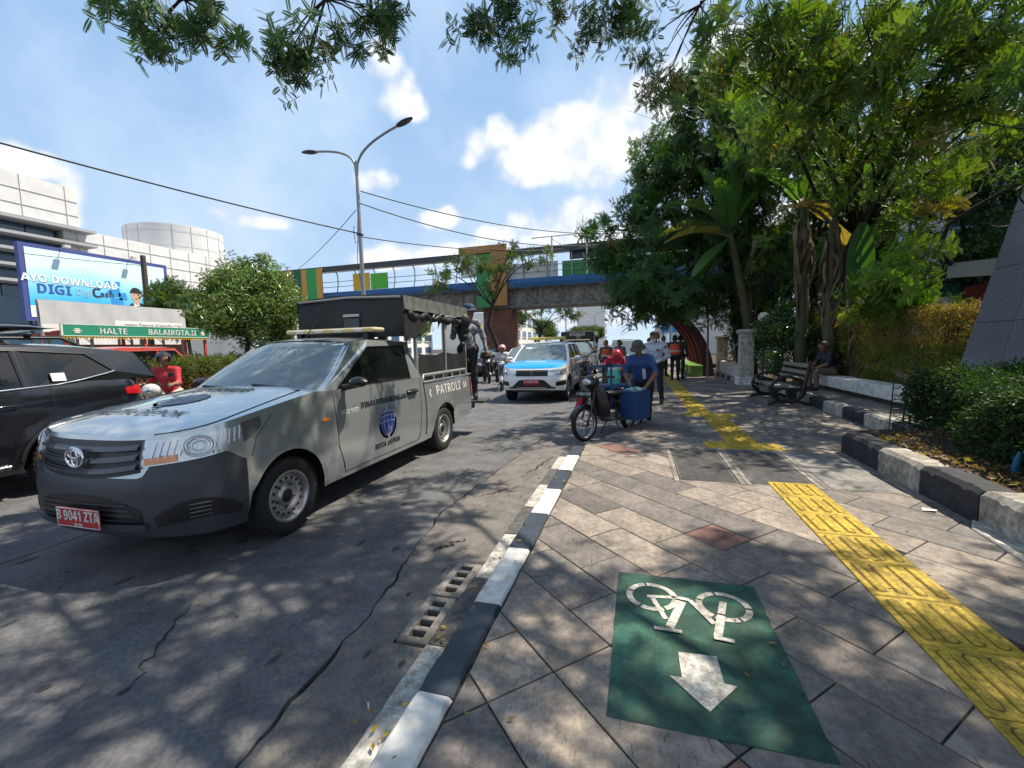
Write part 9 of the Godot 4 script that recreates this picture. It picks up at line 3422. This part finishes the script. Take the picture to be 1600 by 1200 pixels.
	t = motorbike("white scooter ridden by the man in red beside the median", Vector3(-8.55, 0, -6.0), 0.35, Color(0.5, 0.5, 0.5))
	t = person("motorbike rider in a red shirt, pale shorts and black helmet", Vector3(-8.55, 0.0, -6.0), 0.35, J, {"skin": skin, "hair": hair, "shirt": Color(0.42, 0.018, 0.03), "trousers": Color(0.45, 0.42, 0.36), "shin": skin}, {"helmet": true})
	helmet(t, J, Color(0.02, 0.022, 0.028))
	# rider with a pink helmet left of the white SUV, with a passenger
	J = rider_pose()
	t = motorbike("grey scooter carrying two riders beside the white SUV", Vector3(-4.82, 0, -15.2), 0.25, Color(0.20, 0.20, 0.21))
	t = person("scooter rider in a white jacket, dark scarf and pink helmet", Vector3(-4.82, 0, -15.2), 0.25, J, {"skin": skin, "hair": hair, "shirt": Color(0.5, 0.48, 0.48), "sleeve": Color(0.5, 0.48, 0.48), "trousers": Color(0.03, 0.02, 0.03)}, {"helmet": true, "cell": 0.025})
	helmet(t, J, Color(0.5, 0.16, 0.2))
	var K := rider_pose()
	K.el = [Vector3(0.25, 1.05, 0.06), Vector3(-0.25, 1.05, 0.06)]
	K.wr = [Vector3(0.16, 0.98, 0.26), Vector3(-0.16, 0.98, 0.26)]
	t = person("scooter passenger in a dark jacket and pale pink helmet behind the rider", Vector3(-4.90, 0.02, -15.56), 0.25, K, {"skin": skin, "hair": hair, "shirt": Color(0.35, 0.3, 0.3), "sleeve": Color(0.35, 0.3, 0.3), "trousers": Color(0.03, 0.03, 0.05)}, {"helmet": true, "cell": 0.03})
	helmet(t, K, Color(0.5, 0.35, 0.36))
	# black motorbike by the pier and the one in the queue behind the vendor
	t = motorbike("black motorbike near the brick pier behind the pickup", Vector3(-6.5, 0, -18.2), 0.5, Color(0.015, 0.015, 0.017))
	J = rider_pose()
	t = person("rider in black on the black motorbike near the brick pier", Vector3(-6.5, 0, -18.2), 0.5, J, {"skin": skin, "hair": hair, "shirt": Color(0.02, 0.02, 0.025), "sleeve": Color(0.02, 0.02, 0.025), "trousers": Color(0.015, 0.015, 0.02)}, {"helmet": true, "cell": 0.03})
	helmet(t, J, Color(0.02, 0.02, 0.02))
	J = rider_pose()
	J.chest = Vector3(0, 1.06, 0.08)
	J.neck = Vector3(0, 1.2, 0.2)
	J.head = Vector3(0, 1.27, 0.32)
	J.face = Vector3(0, -0.9, 0.6)
	J.sh = [Vector3(0.18, 1.17, 0.15), Vector3(-0.18, 1.17, 0.15)]
	t = motorbike("parked scooter behind the vendor's blue boxes", Vector3(-0.62, 0, -11.6), 0.3, Color(0.25, 0.03, 0.03))
	t = person("rider bending forward in a pink and red jacket behind the vendor", Vector3(-0.62, 0, -11.6), 0.3, J, {"skin": skin, "hair": hair, "shirt": Color(0.55, 0.03, 0.08), "sleeve": Color(0.55, 0.03, 0.08), "trousers": Color(0.03, 0.03, 0.05)}, {"helmet": true, "cell": 0.025})
	helmet(t, J, Color(0.5, 0.03, 0.06))
	# people in orange vests and others up the pavement
	var q := [[-1.2, -17.3, 0.3, 1, "marshal in an orange vest standing in the road by the cream van"], [-0.72, -18.0, -0.4, 1, "second marshal in an orange vest nearer the kerb by the cream van"], [0.62, -19.0, 2.4, 1, "person in an orange vest and pale sleeves behind the masked officer"], [1.35, -17.6, 2.9, 1, "person in an orange vest seen from behind in front of the green seats"], [1.62, -18.4, 2.6, 0, "person in black walking beside the green seats"], [1.05, -19.6, 0.2, 0, "person in dark clothes farther up the pavement behind the masked officer"], [0.55, -24.0, 0.4, 0, "distant pedestrian in dark blue on the pavement beyond the shelter"]]
	for i in q.size():
		J = stand()
		J.el[0] += Vector3(0.02 * i, 0.02, 0.05)
		J.wr[0] += Vector3(-0.05, 0.12, 0.1)
		J.an[1] += Vector3(0, 0, 0.12 if i % 2 else -0.05)
		J.toe[1] += Vector3(0, 0, 0.12 if i % 2 else -0.05)
		var pc := [Color(0.06, 0.065, 0.08), Color(0.10, 0.10, 0.12), Color(0.4, 0.4, 0.42), Color(0.03, 0.03, 0.04), Color(0.02, 0.02, 0.022), Color(0.04, 0.03, 0.03), Color(0.03, 0.05, 0.12)][i] as Color
		t = person(q[i][4], Vector3(q[i][0], 0.0 if q[i][0] < 0.1 else PV, q[i][1]), q[i][2], J, {"skin": skin, "hair": hair, "shirt": pc, "sleeve": pc, "trousers": Color(0.015, 0.016, 0.022)}, {"cell": 0.03, "group": "people up the pavement"})
		if q[i][3] == 1:
			vest(t, J, Color(0.62, 0.085, 0.02))
	vendor_bike()

func vendor_bike() -> void:
	var yaw := atan2(-0.59, 0.81)
	var mid := Vector3(-0.46, 0, -7.45)
	motorbike("black underbone motorbike with spoked wheels carrying the vendor's blue boxes", mid, yaw, Color(0.016, 0.017, 0.02), 0.05, false, "F 3881 EXV")
	var bas := Basis(Vector3.UP, yaw)
	# the carrier with two big blue boxes, one on each side
	for s in 2:
		var sx := 1.0 if s == 0 else -1.0
		var o := mid + bas * Vector3(sx * 0.32 - 0.12, 0.0, -0.42)
		var t := thing("vendor_box", ["blue metal box under the vendor's hands", "blue metal box on the far side of the vendor's motorbike"][s], "box", o, yaw)
		var g := G.new()
		var W := 0.30
		var L := 0.42
		var y0 := 0.27
		var y1 := 0.76
		for e in [-1.0, 1.0]:
			g.box(Vector3(e * W * 0.5, (y0 + y1) * 0.5, 0), Vector3(0.015, y1 - y0, L), Basis.IDENTITY, 0.003)
			g.box(Vector3(0, (y0 + y1) * 0.5, e * (L * 0.5 - 0.008)), Vector3(W - 0.018, y1 - y0 - 0.004, 0.015), Basis.IDENTITY, 0.003)
		g.box(Vector3(0, y0 + 0.01, 0), Vector3(W - 0.02, 0.02, L - 0.03))
		part("box_shell", g, tint(Color(0.018, 0.065, 0.19), 0.4, "facade"), t)
		g = G.new()
		for k in 10:
			g.box(Vector3(rng.randf_range(-0.1, 0.1), y1 - 0.02 + rng.randf_range(-0.02, 0.03), rng.randf_range(-0.15, 0.15)), Vector3(0.09, 0.05, 0.12), Basis.from_euler(Vector3(rng.randfn() * 0.3, rng.randf() * 3.0, rng.randfn() * 0.3)), 0.012)
		part("snack_packets", g, tint([Color(0.30, 0.36, 0.26), Color(0.45, 0.06, 0.05)][s]), t)
		g = G.new()
		for k in 8:
			g.box(Vector3(rng.randf_range(-0.1, 0.1), y1 + rng.randf_range(0.0, 0.03), rng.randf_range(-0.15, 0.15)), Vector3(0.07, 0.03, 0.10), Basis.from_euler(Vector3(rng.randfn() * 0.3, rng.randf() * 3.0, rng.randfn() * 0.3)), 0.01)
		part("snack_packets", g, tint([Color(0.15, 0.4, 0.6), Color(0.5, 0.45, 0.4)][s]), t)
	var f := thing("carrier_frame", "blue steel carrier frame joining the vendor's boxes above the seat", "frame", mid + bas * Vector3(-0.27, 0, 0), yaw)
	var g := G.new()
	for sx in [-0.235, 0.235]:
		for z in [-0.08, -0.70]:
			g.box(Vector3(sx, 0.72, z), Vector3(0.025, 0.92, 0.025))
	for z in [-0.08, -0.70]:
		g.box(Vector3(0, 1.17, z), Vector3(0.46, 0.025, 0.025))
		g.box(Vector3(0, 0.80, z), Vector3(0.46, 0.025, 0.025))
	for sx in [-0.235, 0.235]:
		g.box(Vector3(sx, 1.17, -0.39), Vector3(0.025, 0.025, 0.62))
		g.box(Vector3(sx, 0.80, -0.39), Vector3(0.025, 0.025, 0.62))
	g.box(Vector3(0, 0.825, -0.42), Vector3(0.46, 0.02, 0.6))
	part("frame", g, tint(Color(0.018, 0.065, 0.19), 0.4), f)
	var j := thing("drink_jug", "turquoise drink cooler jug with a white lid on the vendor's carrier", "jug", mid + bas * Vector3(-0.27, 0.835, -0.44))
	g = G.new()
	g.lathe([Vector2(0, 0), Vector2(0.095, 0.0), Vector2(0.105, 0.02), Vector2(0.108, 0.13), Vector2(0.112, 0.14), Vector2(0.108, 0.15), Vector2(0.10, 0.25), Vector2(0.095, 0.27)], 24)
	part("body", g, tint(Color(0.10, 0.50, 0.40), 0.35), j)
	g = G.new()
	g.lathe([Vector2(0.10, 0.265), Vector2(0.102, 0.30), Vector2(0.09, 0.325), Vector2(0.0, 0.33)], 24)
	part("lid", g, tint(Color(0.62, 0.68, 0.64), 0.4), j)
	g = G.new()
	g.tube([Vector3(-0.11, 0.2, 0.0), Vector3(-0.12, 0.12, 0.09), Vector3(0, 0.09, 0.125), Vector3(0.12, 0.12, 0.09), Vector3(0.11, 0.2, 0.0)], 0.008, 6)
	part("handle", g, tint(Color(0.10, 0.48, 0.38), 0.35), j)
	var bg := thing("plastic_bag", "folded red plastic bag tied beside the motorbike's front mudguard", "bag", mid + bas * Vector3(-0.13, 0.0, 0.55), yaw)
	g = G.new()
	nets(g, [[Vector3(0.02, 0.72, 0.02), Vector3(-0.06, 0.50, 0.03), 0.035, 0.06, 0], [Vector3(-0.03, 0.55, 0.05), Vector3(-0.09, 0.44, 0.02), 0.045, 0.03, 0]], 0.018, 0.03, [Color(0.42, 0.02, 0.05)])
	part("bag", g, M.figure, bg)
	var bb := thing("rain_bag", "black crumpled bag hung on the motorbike's leg shield", "bag", mid + bas * Vector3(-0.22, 0.0, 0.42), yaw)
	g = G.new()
	nets(g, [[Vector3(0.0, 0.74, 0.0), Vector3(-0.04, 0.60, 0.0), 0.07, 0.09, 0], [Vector3(0.05, 0.66, 0.03), Vector3(0.0, 0.56, -0.02), 0.06, 0.06, 0]], 0.02, 0.03, [Color(0.012, 0.012, 0.013)])
	part("bag", g, M.figure, bb)

# ---------------------------------------------------------------- cables and small things
func cable(label: String, a: Vector3, b: Vector3, sag: float, r := 0.018) -> void:
	var t := thing("overhead_cable", label, "cable")
	var g := G.new()
	var p := []
	for k in 25:
		var u := k / 24.0
		p.append(a.lerp(b, u) - Vector3(0, sag * 4.0 * u * (1.0 - u), 0))
	g.tube(p, r, 6)
	part("wire", g, M.cable, t)

func build_details() -> void:
	cable("thick black cable sagging in from beyond the office block to the street lamp", Vector3(-15.5, 6.9, -4.3), Vector3(-9.84, 5.85, -14.0), 0.12, 0.022)
	cable("thin cable running down from the street lamp towards the round tree", Vector3(-9.85, 6.65, -14.0), Vector3(-24.5, 7.0, -26.0), 0.25, 0.014)
	cable("upper cable from the street lamp to the trees over the footbridge", Vector3(-9.6, 7.3, -14.0), Vector3(0.5, 8.6, -29.0), 0.7, 0.02)
	cable("middle cable from the street lamp to the trees over the footbridge", Vector3(-9.65, 6.88, -14.0), Vector3(0.5, 8.4, -29.0), 1.1, 0.02)
	cable("lowest cable from the street lamp passing in front of the footbridge roof", Vector3(-9.68, 5.7, -14.0), Vector3(0.5, 8.5, -29.5), 0.75, 0.018)
	cable("slack cable between the utility pole and the billboard", Vector3(-31.5, 7.6, -21.3), Vector3(-31.5, 7.4, -6.0), 0.3, 0.02)
	# a cigarette end, paper scraps on the road
	var t := thing("cigarette_end", "orange tipped cigarette end in the gutter by the low edging", "cigarette end", Vector3(-1.13, 0.006, -1.50), 0.7)
	var g := G.new()
	g.tube([Vector3(0, 0.004, -0.02), Vector3(0, 0.004, 0.012)], 0.004, 7)
	part("paper", g, M.white_wall, t)
	g = G.new()
	g.tube([Vector3(0, 0.004, 0.012), Vector3(0, 0.004, 0.03)], 0.0042, 7)
	part("filter", g, tint(Color(0.5, 0.2, 0.05)), t)
	t = thing("paper_scrap", "crumpled white paper scrap lying at the foot of the planter kerb", "paper", Vector3(2.28, PV + 0.006, -4.25), 0.3)
	g = G.new()
	g.tri(Vector3(-0.05, 0, 0), Vector3(0.06, 0.008, 0.02), Vector3(0.0, 0.004, -0.05))
	g.tri(Vector3(-0.05, 0, 0), Vector3(0.02, 0.012, 0.05), Vector3(0.06, 0.008, 0.02))
	part("sheet", g, M.white_wall, t)
